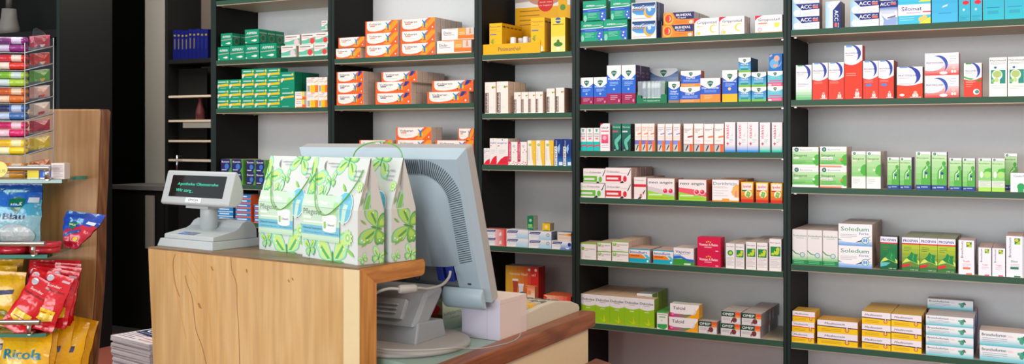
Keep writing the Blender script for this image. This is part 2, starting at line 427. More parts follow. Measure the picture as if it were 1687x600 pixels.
def d_asp(f):
    f.rect(0, 0, 1, 1, '0E8F6A'); f.text('ASPIRIN', .13, .66, .17, 'F2F2F2', wid=.7, bold=.03, it=.15)
    f.poly([(.02, .42), (.95, .50), (.95, .56), (.02, .48)], 'B9A49C'); f.poly([(.4, .2), (.72, .13), (.86, .18), (.84, .27), (.72, .29)], 'EFE8DC'); f.rect(.04, .06, .14, .12, 'EFE8DC')
def d_aspside(f): f.rect(.05, .7, .95, .8, '8FB9A8'); f.ell(.5, .4, .28, None, 'B07A62'); f.ell(.5, .4, .23, None, '0B7C5C')
def d_tab(f, c='E8413F'):
    f.rect(0, 0, 1, 1, 'F5E3DC'); f.poly([(0, .1), (0, .42), (.3, .45), (.6, .6), (1, .72), (1, .2)], '67BBA0'); f.rect(0, 0, 1, .14, 'BFDCCB')
    f.lines(.06, .8, .8, 1, .1, '50535A', .07); f.lines(.06, .62, .55, 1, .1, 'E49C92', .05)
    f.ell(.78, .35, .17, None, c)
def d_tab2(f): d_tab(f, 'E3C6CC')
def d_thoma(f):
    f.rect(0, 0, 1, 1, '0F9470'); f.lines(.12, .72, .75, 1, .1, 'BFD9CF', .12); f.ell(.88, .78, .07, None, 'EBD23C')
    f.poly([(.0, .3), (.95, .36), (.93, .58), (.0, .5)], 'F5C21B'); f.poly([(.02, .1), (.12, .12), (.24, .45), (.2, .55), (.06, .45)], 'E7D9D6'); f.lines(.3, .12, .8, 1, .1, '8CC4B2', .06)
def d_thoma2(f):
    f.rect(0, 0, 1, 1, '0F8E6C'); f.lines(.12, .78, .8, 1, .1, 'BFD9CF', .07); f.ell(.86, .84, .07, None, 'EBD23C')
    f.poly([(.0, .52), (.96, .58), (.95, .68), (.0, .62)], 'F5C21B'); f.poly([(.02, .42), (.12, .44), (.24, .6), (.2, .66), (.06, .62)], 'E7D9D6'); f.lines(.12, .06, .6, 1, .1, '8CC4B2', .03)
def d_yw(f):
    f.rect(0, 0, 1, 1, 'F0E6DE'); f.rect(.33, 0, .75, .48, 'F8C01E'); f.rect(.75, 0, 1, .48, 'F0772A'); f.poly([(.68, .62), (.98, .72), (.98, .8), (.7, .7)], 'F5B91C')
    f.rect(.08, .05, .3, .45, 'A8A49E'); f.lines(.08, .8, .6, 2, .12, 'B5A9A4'); f.rect(.4, .92, .7, .96, 'D84545')
def d_yw2(f):
    f.rect(0, 0, 1, 1, 'F0E6DE'); f.rect(.62, .4, .8, 1, 'F5D21E'); f.rect(.64, 0, 1, .38, 'F0672A'); f.rect(.82, .4, 1, 1, 'A8A49E'); f.lines(.08, .7, .55, 2, .2, 'B5A9A4'); f.rect(.1, 0, .64, .1, 'F0772A')
def d_navy(f):
    f.rect(0, 0, 1, 1, '2B2663'); f.poly([(.7, 0), (1, 0), (1, 1), (.85, 1), (.95, .4)], '4C9A3A'); f.text('Buscum', .08, .72, .16, 'F2F2F2', wid=.7, bold=.02)
    f.ell(.55, .42, .2, None, '3F78C8'); f.lines(.08, .12, .55, 1, .1, 'D8D8E8', .06)
def d_bluef(f):
    f.rect(0, 0, 1, 1, '1F86C9'); f.rect(0, 0, 1, .18, 'DDE7EC'); f.lines(.1, .5, .75, 1, .2, 'D8ECF8', .25)
def d_bluef2(f):
    f.rect(0, 0, 1, 1, '2A7FC4'); f.rect(0, 0, 1, .25, 'E86A38'); f.lines(.1, .5, .75, 1, .2, 'E8EEF8', .25)
def volt(f, navy=False):
    f.rect(0, 0, 1, 1, 'F1622A'); P = [(.05, .98), (.05, .45), (.08, .25), (.15, .16), (.3, .12), (.5, .2), (.66, .4), (.8, .98)]
    f.poly(P, 'F8EEE6')
    f.poly([(.74, 0), (1, .75), (1, 1), (.9, 1), (.62, .22), (.55, .08)], 'FA9A2C' if not navy else 'F4701F')
    if navy: f.poly([(.78, .55), (.86, .6), (.97, .95), (.9, 1), (.84, 1)], '263C86'); f.poly([(.62, .2), (.68, .3), (.66, .42), (.6, .3)], '263C86'); f.ell(.93, .78, .025, None, 'E03A2A')
    f.poly([(.66, .2), (.74, .2), (.72, .65), (.66, .6)], 'E23C4A'); f.ell(.66, .42, .035, .17, 'F6B81E'); f.ell(.74, .42, .03, .17, 'F6B81E')
    f.poly([(.68, .3), (.73, .3), (.73, .66), (.79, .9), (.77, .92), (.7, .7), (.64, .86), (.62, .84), (.67, .6)], '2D7FB8'); f.ell(.705, .82, .016, None, 'F2D9C0')
    f.text('Voltaren', .11, .64, .2, '2A3150', wid=.38, bold=.012); f.lines(.14, .52, .3, 1, .1, 'F08A58' if not navy else '46506E', .09); f.lines(.14, .36, .45, 1, .1, 'D9D2CC', .04)
    f.ell(.93, .22, .02, None, 'FBE6DA')
def d_v1(f): volt(f)
def d_v2(f): volt(f, True)
def d_diclo(f):
    f.rect(0, 0, 1, 1, 'F6EFEA'); f.rect(.5, .12, .76, 1, 'F9A04A'); f.rect(.76, .42, 1, 1, 'D6CFC8'); f.poly([(.5, .12), (1, .12), (1, .42), (.5, .42)], 'F27B2C'); f.rect(0, 0, 1, .07, 'F27B2C')
    f.poly([(.84, .5), (.92, .5), (.9, .95), (.86, .95)], 'F2955A'); f.text('Diclo-', .06, .56, .22, '3A3F66', wid=.27, bold=.015)
    f.lines(.06, .45, .4, 1, .1, '9A8E9A', .05); f.lines(.54, .62, .72, 2, .14, 'FCE3C8', .04); f.lines(.2, .9, .45, 1, .1, 'E8A888', .04)
def d_pini(f):
    f.rect(0, 0, 1, 1, 'F6B90F'); f.text('Pinimenthol', .06, .86, .055, '3A3A4A', wid=.82, bold=.01); f.lines(.06, .78, .6, 1, .05, '8A6A30', .015)
    f.rect(.06, .61, .55, .645, '4A5FA8'); f.lines(.06, .72, .9, 1, .1, 'F6A04A', .02)
    for i in range(6): a = math.radians(30+i*24); f.poly([(.3, .3), (.3+.26*math.cos(a), .3+.2*math.sin(a)), (.34+.2*math.cos(a), .32+.18*math.sin(a))], '3E9A3A')
    f.ell(.6, .08, .28, None, 'F4EEE6'); f.cres(.6, .08, .2, .05, 20, 160, '4A4A55')
def d_piniside(f): f.lines(.1, .86, .9, 1, .1, '6A5218', .05)
def d_pinileaf(f):
    f.rect(0, 0, 1, 1, 'F5CF3A'); f.rect(0, 0, 1, .45, 'F3DF86'); f.ell(.5, .92, .2, None, '1E5AA8'); f.rect(.28, .9, .72, .93, 'F6D23A'); f.lines(.1, .79, .9, 1, .1, '6A6A3A', .02)
    f.ell(.5, .22, .32, .07, '3E7A22'); f.ell(.5, .31, .1, .05, '3E7A22'); f.ell(.5, .09, .12, None, 'F8F2DC')
def umck(f, s=1.0):
    f.rect(0, 0, 1, 1, 'F6E7DD'); f.rect(.02, .02, .34, .66, '5B4440'); f.text('Umckaloabo', .29, .04, .2, 'F6E7DD', wid=.6, rot=90, bold=.03)
    f.cres(.25, .82, .14, .03, 0, 300, 'C9B3A8'); f.ell(.72, .83, .1, None, '6E9F3E'); f.ell(.9, .84, .08, None, 'E89A3E'); f.lines(.45, .2, .7, 2, .04, 'E0CCC8', .01)
def d_dorg(f):
    f.rect(0, 0, 1, 1, 'F3ECE8'); f.poly([(0, 0), (1, 0), (1, .34), (.7, .32), (.35, .22), (.0, .02)], 'E0263C'); f.text('dorgall asl', .05, .8, .07, '3450A0', wid=.85, bold=.015, it=.2)
    f.ell(.5, .95, .05, None, '3450A0'); f.lines(.2, .55, .8, 3, .06, 'B8BCD8', .012); f.rect(.08, .7, .25, .74, 'E86A6A')
def d_pinkl(f):
    f.rect(0, 0, 1, 1, 'F6EEEA'); f.rect(0, .14, .28, 1, 'D62A5C'); f.rect(.29, .16, .33, .96, '3E8A52'); f.text('SYMBIO', .22, .25, .14, 'F6D0D8', wid=.66, rot=90)
    for x, y in ((.6, .55), (.75, .66), (.95, .58), (.1, .08), (.3, .04), (.5, .07), (.7, .03), (.62, .14), (.85, .1), (.95, .03)): f.ell(x, y, .06, .022, 'D62A4C', 8)
    f.ell(.62, .82, .16, None, 'D8D2D4')
def d_yelc(f):
    f.rect(0, 0, 1, 1, 'F7EFE2'); f.poly([(.42, 1), (.5, .6), (.6, .25), (.72, 0), (1, 0), (1, 1)], 'F5C33C'); f.poly([(.42, 1), (.5, .6), (.56, .25), (.6, .25), (.55, .6), (.5, 1)], 'D8D68A')
    f.ell(.3, .82, .15, None, '4AA06A'); f.ell(.3, .82, .09, None, 'F5D45A'); f.rect(.16, .2, .22, .7, 'C8CCE0'); f.ell(.86, .52, .05, None, 'FCF2C8')
def d_mom(f):
    f.rect(0, 0, 1, 1, '17357F'); f.grad(.38, 0, 1, .35, '2C8ACB', '17458F', 4); f.cres(1.1, .62, .72, .28, 130, 225, '8CC6EE')
    f.rect(0, 0, .34, .72, 'F2F2F4'); f.text('MOMETA', .27, .04, .2, '1A2248', wid=.66, rot=90, bold=.04); f.text('Hexal', .27, .74, .12, 'F2F2F4', wid=.2, rot=90); f.rect(.55, .02, .95, .14, 'EAF2FA')
def d_sov(f, c='A7D8F0', red=False):
    f.rect(0, 0, 1, 1, 'F1F1F5')
    if red: f.grad(.5, 0, 1, 1, 'F3C6C6', 'E2211F', 5, False); f.poly([(.68, .2), (.8, .25), (.78, .7), (.7, .55)], 'F6E4E4')
    else: f.grad(.45, 0, 1, .75, c, 'E6EEF6', 5); f.rect(.4, 0, 1, .1, c)
    f.poly([(.03, .6), (.48, .62), (.54, .9), (.06, .88)], '23307F'); f.text('Soventol', .08, .68, .15, 'ffffff', wid=.38, bold=.03); f.lines(.06, .45, .5, 2, .14, 'C8C8D8', .03)
def d_sov1(f): d_sov(f)
def d_sov2(f): d_sov(f); f.ell(.85, .6, .065, None, '23406F'); f.ell(.85, .6, .045, None, 'E6EEF6')
def d_sov3(f): d_sov(f, '4A78D0'); f.ell(.9, .6, .09, None, '23409F'); f.ell(.8, .15, .1, .08, 'FFFFFF')
def d_sovr(f): d_sov(f, red=True)
def d_grn(f): f.rect(0, 0, 1, 1, '117A50'); f.ell(.5, .68, .22, None, '9CCFB4'); f.rect(.15, .22, .8, .42, '8CC860'); f.lines(.1, .14, .9, 1, .1, 'BFE0C8', .04)
def d_ylw(f): f.rect(0, 0, 1, 1, 'F2BC12'); f.ell(.5, .55, .22, None, 'F8E08A'); f.rect(.1, 0, .85, .12, '8AA84A')
def d_orw(f): f.rect(0, 0, 1, 1, 'F3DCCB'); f.text('Dermatofon', .08, .66, .16, '44506E', wid=.5, bold=.02); f.grad(.6, .6, 1, .85, 'F2C03A', 'E8543A', 4, False); f.lines(.1, .4, .8, 2, .15, 'D8C0B0', .05)
def d_aspc(f):
    f.rect(0, 0, 1, 1, '0EA07A'); f.text('ASPIRIN', .13, .72, .09, 'F6F6F2', wid=.36, bold=.03, it=.15); f.text('COMPLEX', .52, .72, .055, 'F6F6F2', wid=.4, bold=.015, it=.15)
    f.poly([(.0, .62), (.8, .65), (1, .7), (1, .66), (.8, .62), (.0, .59)], 'F6F6F2'); f.rect(0, .45, 1, .585, '2752C0'); f.lines(.2, .5, .7, 1, .1, '6C8CE0', .04)
    f.ell(.87, .25, .16, .22, '3A66C8'); f.rect(.95, .0, 1, .4, '3A66C8')
    for x, y in ((.85, .36), (.82, .22), (.92, .07)): f.ell(x, y, .035, None, 'E8F0FF', 8)
    f.ell(.1, .16, .07, .16, '8CCFB8'); f.lines(.22, .38, .6, 4, .06, '8CD6BE', .02)
def d_boxa(f):
    f.rect(0, 0, 1, 1, 'F6EFEE'); f.grad(.03, .3, .97, .97, '58A8E8', '16306E', 6); f.poly([(.0, .3), (.0, .5), (.2, .33), (.5, .26), (.8, .36), (1, .5), (1, .2), (0, .2)], 'F6EFEE')
    f.ell(.72, .45, .22, None, 'F3B030'); f.ell(.77, .52, .2, None, '4F94D6'); f.ell(.73, .58, .07, None, 'BFDCF6'); f.text('BoxaGrippal', .04, .66, .17, 'FAFAFA', wid=.9, bold=.035); f.rect(.04, .57, .5, .62, 'D08A3A'); f.lines(.05, .1, .8, 1, .1, 'B8AEB0', .04)
def d_ibu(f):
    f.rect(0, 0, 1, 1, 'F58A2A'); f.poly([(.42, .5), (.6, .42), (1, .42), (1, 1), (.3, 1)], '2A2C6A'); f.ell(.17, .5, .16, .46, 'F9C24A'); f.ell(.17, .52, .13, .38, 'F07A2A'); f.ell(.17, .52, .1, .3, 'E83C2A'); f.cres(.17, .52, .08, .04, -90, 90, 'F6D8A8')
    f.text('IBUHEXAL', .42, .68, .2, 'FAFAFA', wid=.5, bold=.035); f.text('Grippal', .47, .5, .12, 'FAFAFA', wid=.26, bold=.02); f.lines(.4, .26, .78, 2, .12, 'D06A1A', .04); f.ell(.9, .17, .07, .14, 'F0D2C0')
def grip(f, c):
    f.rect(0, 0, 1, 1, 'F7EFF0'); f.poly([(0, 1), (0, .72), (.08, .86), (.28, 1)], 'D8203A'); f.text('Grippostad', .12, .68, .16, '2A3A66', wid=.78, bold=.02)
def d_gripC(f):
    grip(f, 1); f.cres(.78, .38, .16, .06, 50, 310, 'F0CE30', 16); f.cres(.78, .38, .155, .05, 40, 320, 'F0CE30', 16); f.cres(.78, .38, .135, .03, 45, 315, 'F0CE30', 16)
    f.grad(.1, .5, .5, .56, 'D8C22A', 'F7EFF0', 4, False); f.lines(.1, .42, .5, 3, .06, 'C8CFE8', .02); f.ell(.18, .14, .07, None, 'F2D05A'); f.cres(.18, .14, .12, .03, 60, 300, 'E8BFC0')
def d_gripH(f):
    grip(f, 2); f.rect(.12, .5, .45, .58, 'EE8A5A'); f.lines(.12, .42, .6, 3, .07, 'C8CFE8', .02); f.poly([(.72, .3), (.86, .3), (.92, .55), (.7, .55)], 'EBDD5A'); f.ell(.17, .18, .08, None, 'E8A8A8'); f.ell(.17, .18, .05, None, 'C8DFF0'); f.rect(0, 0, 1, .05, 'F2B48A')
def d_medn(f):
    f.rect(0, 0, 1, 1, '2566CF'); f.rect(0, 0, 1, .27, '9C1C50'); wicktop(f, 0, .42, .14, .2); f.text('MediNait', .1, .62, .05, 'FFFFFF', wid=.8, bold=.03); f.lines(.2, .55, .8, 3, .04, 'A8C8F8', .015); f.ell(.5, .38, .07, None, 'A8C8F8'); f.lines(.25, .2, .75, 3, .045, 'E0A8C0', .014); f.ell(.85, .08, .06, .04, 'D890B0')
def d_medside(f): f.rect(0, 0, 1, .5, '5C1638'); f.lines(.2, .8, .8, 2, .1, '7A5A68', .03)
def d_throat(f): f.rect(0, 0, 1, 1, '2566CF'); f.rect(0, 0, 1, .13, '9A7A6A'); wicktop(f, 0, .42, .14, .2); f.text('Sulagil', .2, .5, .08, 'FFFFFF', wid=.55, bold=.03); f.text('Halsspray', .15, .4, .06, 'FFFFFF', wid=.75, bold=.02); f.lines(.2, .28, .8, 2, .06, 'A8C8F8', .02)
def d_daym(f): f.rect(0, 0, 1, 1, '2A5CC4'); f.rect(0, 0, 1, .2, 'F59038'); wicktop(f, 0, .42, .16, .1); f.text('DayMed', .28, .5, .12, 'FFFFFF', wid=.42, bold=.03); f.lines(.12, .4, .88, 2, .08, 'A8C8F8', .025); f.lines(.1, .08, .7, 1, .1, 'F8C89A', .04)
def d_daymk(f): f.rect(0, 0, 1, 1, '2A5CC4'); f.rect(0, 0, 1, .33, 'F59038'); wicktop(f, 0, .46, .16, .15); f.text('DayMed Kombi', .08, .56, .08, 'FFFFFF', wid=.84, bold=.03); f.lines(.2, .48, .8, 2, .06, 'A8C8F8', .015); f.lines(.2, .26, .6, 3, .06, 'F8C89A', .02)
def d_hust(f): f.rect(0, 0, 1, 1, '2A5CC4'); f.rect(0, 0, 1, .25, 'F7B91F'); wicktop(f, 0, .4, .14, .18); f.text('HustenSirup', .08, .63, .05, 'FFFFFF', wid=.84, bold=.03); f.lines(.2, .57, .8, 3, .04, 'A8C8F8', .014); f.ell(.48, .41, .1, None, 'F7D08A')
def d_vapo(f): f.grad(0, 0, 1, 1, '55B8D8', '1E5CB0', 5); f.rect(0, 0, 1, .14, '7CB840'); wicktop(f, 0, .42, .16, .14); f.text('VapoRub', .18, .5, .1, 'FFFFFF', wid=.62, bold=.02); f.lines(.15, .4, .8, 2, .08, 'BFE4F4', .02); f.rect(.2, .17, .8, .26, '1E8A6A')
def d_pinkv(f): f.rect(0, 0, 1, 1, '62BFD4'); f.rect(0, 0, 1, .25, 'DE5C86'); wicktop(f, 0, .38, .14, .12); f.text('Babyrub', .2, .54, .1, '8CD8E8', wid=.6, bold=.02); f.rect(.1, .33, .9, .4, 'DE5C86'); f.ell(.15, .08, .12, .06, 'F4F0E8'); f.lines(.3, .14, .9, 2, .06, 'F4B8C8', .02)
def d_baby(f): f.rect(0, 0, 1, 1, '1E6FBE'); f.ell(.38, .42, .34, .28, '6AAEDC'); f.ell(.58, .72, .22, .18, 'D2A594'); f.ell(.5, .3, .2, .09, 'D2A594'); f.poly([(.05, .8), (.25, .88), (.2, .98), (.03, .9)], 'D2A594'); f.cres(.35, .6, .6, .04, -60, 0, 'B8DCF4')
def d_rhino(f): f.rect(0, 0, 1, 1, 'F5EBE8'); f.rect(0, 0, 1, .4, '16C0BC'); f.poly([(0, .17), (1, .22), (1, .28), (0, .23)], 'E03A50'); f.poly([(.3, .95), (.7, .95), (.6, .82), (.4, .82)], '4FB0A8'); f.lines(.15, .72, .85, 2, .1, '8C8C98', .035); f.rect(.3, .5, .75, .58, 'EE8888')
def d_snup(f): f.rect(0, 0, 1, 1, 'F8EDEC'); f.poly([(0, 1), (0, .9), (.1, .95), (.35, 1)], 'D8203A'); f.text('SNUP', .12, .8, .08, '2A3468', wid=.74, bold=.04); f.rect(.1, .7, .9, .74, 'EE6A7A'); f.grad(.12, .28, .84, .6, 'E8406A', 'F0628A', 4); f.ell(.45, .48, .2, .08, 'F8B0C0'); f.lines(.15, .2, .85, 2, .08, 'B8A8C8', .02)
def nas(f, c2):
    f.grad(0, 0, 1, 1, '173840', '1E7A62', 6); f.text('Nasensp', .08, .86, .055, 'CFE8DC', wid=.84, bold=.02); f.rect(.05, .69, .65, .745, c2)
    f.poly([(.95, .62), (1, .62), (1, .48), (.6, .3), (.75, .1), (.7, .05), (.5, .05), (.25, .3), (.3, .42)][::-1], '62BFA4'); f.lines(.2, .03, .4, 1, .1, 'E8F0EC', .02)
def d_nas1(f): nas(f, 'C84A6A')
def d_nas2(f): nas(f, 'C8D4E0')
def d_nasside(f): f.rect(0, 0, 1, 1, '1B1A18'); f.lines(.3, .8, .7, 4, .12, '5A4A40', .03)
def hexal(f, c1, c2, band):
    f.rect(0, 0, 1, 1, 'F7EBE4'); f.rect(0, .25, 1, .4, band); f.rect(0, 0, .65, .25, 'D0CCC8'); f.poly([(.15, .05), (.3, .05), (.6, .22), (.45, .24)], '3A3A3E'); f.rect(.65, 0, 1, .38, 'F5702A'); f.rect(.95, 0, 1, .9, 'F5702A')
    f.lines(.1, .85, .8, 3, .06, c2, .02); f.poly([(.4, .6), (.95, .63), (.95, .67), (.4, .64)], c1); f.lines(.1, .52, .9, 2, .05, 'E8C8B8', .015)
def d_hx1(f): hexal(f, 'F5702A', 'EAA284', '7A70B8')
def d_hx2(f): hexal(f, '6C88D8', 'A8B4E0', '8094DC')
def hexw(f, c1):
    f.rect(0, 0, 1, 1, 'F7EDEA'); f.rect(0, 0, .62, .25, 'C8C4C4'); f.poly([(.15, .03), (.3, .03), (.55, .22), (.4, .24)], '4A4A50'); f.rect(.62, 0, 1, .25, 'F5683A'); f.rect(.95, 0, 1, .86, 'F5886A'); f.rect(0, .25, 1, .27, 'C03A3A')
    f.text('Nasenspray', .08, .79, .035, '6A6A78', wid=.76, bold=.02); f.lines(.08, .74, .6, 1, .1, '9A9AA8', .02); f.poly([(.42, .49), (.95, .52), (.95, .58), (.42, .55)], c1); f.lines(.12, .4, .7, 2, .04, 'E8C0B8', .012)
def d_hx3(f): hexw(f, 'B04A5A'); f.rect(.08, .69, .4, .715, 'EE8A5A')
def d_hx4(f): hexw(f, 'F58050')
def nasic(f, c):
    f.rect(0, 0, 1, 1, 'F3E8EA'); f.grad(0, 0, 1, .26, c, 'F3E8EA', 5); f.rect(0, 0, 1, .06, c); f.text('nasic', .38, .46, .3, 'D42A60', wid=.46, rot=90, bold=.03)
    f.rect(.16, .26, .4, .3, 'D42A60'); f.rect(.25, .22, .31, .34, 'D42A60'); f.poly([(.6, .52), (.78, .66), (.74, .52)], 'D8D0D8'); f.lines(.45, .42, .8, 3, .05, 'A8D4D4', .018)
def d_nasB(f): nasic(f, '3A94E0')
def d_nasG(f): nasic(f, '22C0B0')
def dob(f, c):
    f.rect(0, 0, 1, 1, 'F6EAEA'); f.rect(0, .1, .62, .5, c); f.rect(.04, .22, .5, .36, 'EDE4E4'); f.poly([(.55, .02), (.68, .18), (.8, .34), (.97, .95), (.99, .9), (.84, .3), (.7, .1), (.62, 0)], '5A5A66'); f.poly([(.55, 0), (.72, .2), (.78, .1), (.68, 0)], '2A2A32')
    f.ell(.78, .3, .13, .27, 'F0EAEC'); f.ell(.76, .28, .075, .2, c)
def d_dobg(f): dob(f, '6ABE3A'); f.text('Dolo-', .06, .68, .13, '8ACB6A', wid=.22, bold=.01); f.text('Dobendan', .29, .68, .13, '76707A', wid=.5, bold=.01)
def d_dobr(f): dob(f, 'DE2A3A'); f.text('Dobendan', .05, .68, .13, '76707A', wid=.5, bold=.01); f.text('direkt', .6, .62, .1, 'F0B0B0', wid=.25)
def d_dobs(f): f.rect(0, 0, 1, 1, 'F3E6E4'); f.text('Dobendan', .1, .83, .06, '8A848C', wid=.75); f.rect(0, .55, 1, .68, 'DE2A3A'); f.poly([(.3, 0), (.6, .2), (.95, .45), (.95, .4), (.7, .12), (.55, 0)], '4A4A52'); f.ell(.6, .2, .16, None, 'F0EAEC'); f.ell(.58, .18, .1, None, 'E85A4A')
def neo(f, r):
    f.rect(0, 0, 1, 1, 'F4E8E8'); f.poly([(0, 0), (1, 0), (1, .18), (.5, .28), (0, .42)], '9ADB3A')
    if r: f.poly([(0, .4), (0, .62), (.5, .55), (1, .4), (1, .2), (.5, .28)], 'EE5A6C')
    else: f.poly([(0, .42), (0, .62), (.4, .52), (1, .35), (1, .18), (.5, .28)], 'D8CCCE')
    for x in (.66, .86):
        if r: f.ell(x, .42, .105, None, 'F6D8DC')
        f.ell(x, .42, .08, None, 'E0304A'); f.ell(x-.02, .46, .03, None, 'F08A94')
    f.text('neo angin', .05, .76, .13, '24505A', wid=.86, bold=.03, it=.15); f.lines(.05, .2, .55, 1, .1, 'E8F4D8', .06); f.lines(.05, .08, .9, 1, .1, 'C8A83A', .03)
def d_neog(f): neo(f, False)
def d_neor(f): neo(f, True)
def d_dori(f):
    f.rect(0, 0, 1, 1, 'F5F1F2'); f.rect(0, 0, 1, .06, 'F7A030'); f.rect(.38, .05, .64, .14, 'F7A030'); head(f, .78, .5, .24, 'F8B860'); f.rect(.86, .22, .92, .5, 'E88A88'); f.text('Dorithricin', .04, .76, .15, '6A7890', wid=.88, bold=.008); f.lines(.05, .62, .6, 4, .12, 'C8C4C8', .02); f.lines(.05, .68, .5, 1, .1, 'F6B8A0', .02)
def ipa(f, c):
    f.grad(0, 0, 1, 1, 'D8261E', 'F2D23A', 6); f.rect(0, 0, 1, .12, 'DA2A22'); f.rect(.1, .62, .9, .95, 'F4E9E6'); f.text('ipalat', .17, .74, .13, 'D8263A', wid=.66, bold=.03); f.rect(.06, .55, .48, .62, c); f.ell(.58, .42, .3, None, 'F2EFC8')
    for x, y in ((.5, .4), (.66, .36), (.56, .5), (.7, .46), (.48, .34), (.62, .3)): f.ell(x, y, .09, None, '7CB84A', 10)
def d_ipa1(f): ipa(f, '0E6A4A')
def d_ipa2(f): ipa(f, 'D82A2A')
def para(f, t=0):
    f.rect(0, 0, 1, 1, 'F5EDEC'); f.rect(0, .9, 1, 1, '8ACB3C')
    f.rect(.05, .5, .24, .82, '7ABF3A'); f.ell(.14, .72, .05, None, 'D8E8A8'); f.text('Paracetamol', .27, .6, .14, '5A5A60', wid=.66, bold=.01); f.rect(.28, .47, .46, .54, 'EE7A6A'); f.lines(.3, .12, .65, 1, .1, 'B8B4B8', .03)
def paraq(f):
    f.rect(0, 0, 1, 1, 'F5EDEC'); f.rect(0, .92, 1, 1, '8ACB3C'); f.rect(.08, .55, .24, .74, '7ABF3A'); f.text('Paracetamol', .27, .6, .08, '5A5A60', wid=.64, bold=.01); f.rect(.28, .52, .5, .56, 'F0A878'); f.lines(.1, .35, .14, 4, .08, 'B8B4B8', .03); f.lines(.3, .12, .65, 1, .1, 'B8B4B8', .03)
def d_imo(f):
    f.rect(0, 0, 1, 1, 'EDEBF2'); f.rect(0, 0, 1, .34, '14B0C8'); f.rect(0, .92, 1, 1, '14B0C8'); f.poly([(0, .3), (.82, .3), (.7, .5), (.6, .6), (0, .6)], 'F58A2A'); f.poly([(.7, .6), (.95, .2), (1, .2), (1, .4), (.85, .6)], '58C8D8')
    f.text('Imodium', .04, .66, .2, '2A3A90', wid=.8, bold=.03, it=.1); f.lines(.06, .45, .5, 1, .1, 'C04A1A', .07); f.ell(.9, .13, .05, None, 'F0F0F6')
def d_vap(f):
    f.rect(0, 0, 1, 1, 'F2EAEE'); f.poly([(0, 0), (1, 0), (1, .2), (.5, .38), (0, .35)], '3A9A3A'); f.poly([(0, .35), (0, .5), (.3, .58), (.65, .38), (1, .36), (1, .2), (.7, .25), (.4, .4)][::-1], '2A6AD0'); f.poly([(0, .5), (0, .6), (.3, .62), (.6, .42), (.3, .54)][::-1], '8ABCE8')
    f.text('Vaprino', .1, .7, .16, '3A4468', wid=.74, bold=.02); f.rect(.52, .04, .85, .12, 'E8F0E0'); f.lines(.3, .62, .8, 1, .1, 'B8B0B8', .02)
def d_vom(f):
    f.rect(0, 0, 1, 1, 'D9184A'); f.text('Vomex A Reise', .08, .42, .18, 'FAE8E8', wid=.8, bold=.035)
    for i in range(3): f.ell(.4+.08*i, .68+.04*(i == 1), .03, None, 'E8C83A', 8)
    f.lines(.3, .3, .62, 1, .1, 'F8C0C8', .05); f.rect(.78, .06, .9, .12, 'F8C0C8')
def d_iber(f):
    f.rect(0, 0, 1, 1, 'F0EAEA'); f.text('Iberogast', .08, .86, .045, '5A5A62', wid=.82, bold=.02); f.rect(.1, .46, .92, .76, '1F8A48'); f.ell(.6, .6, .22, .1, 'CADB3A'); f.ell(.72, .68, .14, .06, 'CADB3A'); f.ell(.3, .53, .14, .04, 'CADB3A'); f.ell(.5, .65, .08, .04, '1F8A48'); f.lines(.1, .4, .9, 7, .05, 'C0BABA', .015)
def d_iber2(f):
    f.rect(0, 0, 1, 1, 'F0EAEA'); f.text('Iberogast', .08, .86, .045, '5A5A62', wid=.82, bold=.02); f.ell(.5, .62, .32, None, '2A9A50'); f.ell(.52, .62, .17, None, 'CADB3A'); f.lines(.1, .42, .9, 7, .05, 'C0BABA', .015)
def d_dulc(f):
    f.rect(0, 0, 1, 1, 'EFEAEC'); f.poly([(0, 0), (1, 0), (1, .64)]+[(1-t/6, .64-.06*math.sin(math.pi*t/6)) for t in range(1, 6)]+[(0, .64)], '98C81E')
    f.text('Dulcolax', .05, .78, .09, '2A4A4E', wid=.9, bold=.03); f.lines(.3, .73, .7, 1, .1, 'A8B0B0', .02); f.lines(.35, .5, .65, 1, .1, 'D8E8A0', .03); f.poly([(.25, .2), (.55, .12), (.6, .36), (.7, .12), (.9, .2), (.6, .04)][::-1], 'C8D81E'); f.ell(.86, .07, .06, None, 'D8A03A')
def d_dulc2(f): d_dulc(f)
def d_lef(f): f.rect(0, 0, 1, 1, 'F0F0EC'); f.rect(0, .92, 1, 1, '4AB04A'); f.lines(.1, .82, .9, 1, .1, 'B06A6A', .03); f.rect(.2, .66, .8, .74, '8ACB7A'); f.poly([(.05, .1), (.3, .02), (.7, 0), (.95, .12), (.95, .3), (.05, .28)], '3AA858'); f.ell(.45, .5, .08, None, 'C8DCC8')
def d_talc(f):
    f.rect(0, 0, 1, 1, 'F3ECEC'); f.grad(.0, 0, .75, .26, 'D8208A', '2A9A5A', 5, False); f.rect(.0, 0, .12, .34, 'D8206A'); f.poly([(.55, 0), (1, 0), (1, .85), (.9, .55), (.8, .3)], 'F7A81E'); f.poly([(.12, .3), (.5, .24), (.85, .28), (.7, .4), (.3, .5), (0, .5), (0, .34)][::-1], 'F3ECEC')
    f.cres(.8, .5, .11, .05, -110, 80, 'DCD6DC'); f.text('Talcid', .1, .58, .24, '3A3454', wid=.42, bold=.02); f.ell(.09, .22, .05, None, 'F080B0')
def d_omep(f):
    f.rect(0, 0, 1, 1, 'DCD6D8'); f.rect(0, .58, .72, 1, '1E4A3C'); f.rect(.72, .75, 1, 1, 'EC5A30'); f.rect(.72, .56, 1, .75, 'F08A3C'); f.text('OMEP', .06, .68, .22, 'F6F2F2', wid=.58, bold=.03, it=.1); f.ell(.68, .34, .13, .22, '7A3A38'); f.rect(.5, .1, .56, .3, '7A3A38'); f.lines(.08, .4, .45, 2, .12, 'B0A8AC', .04); f.ell(.88, .25, .08, None, 'E8E4E6')
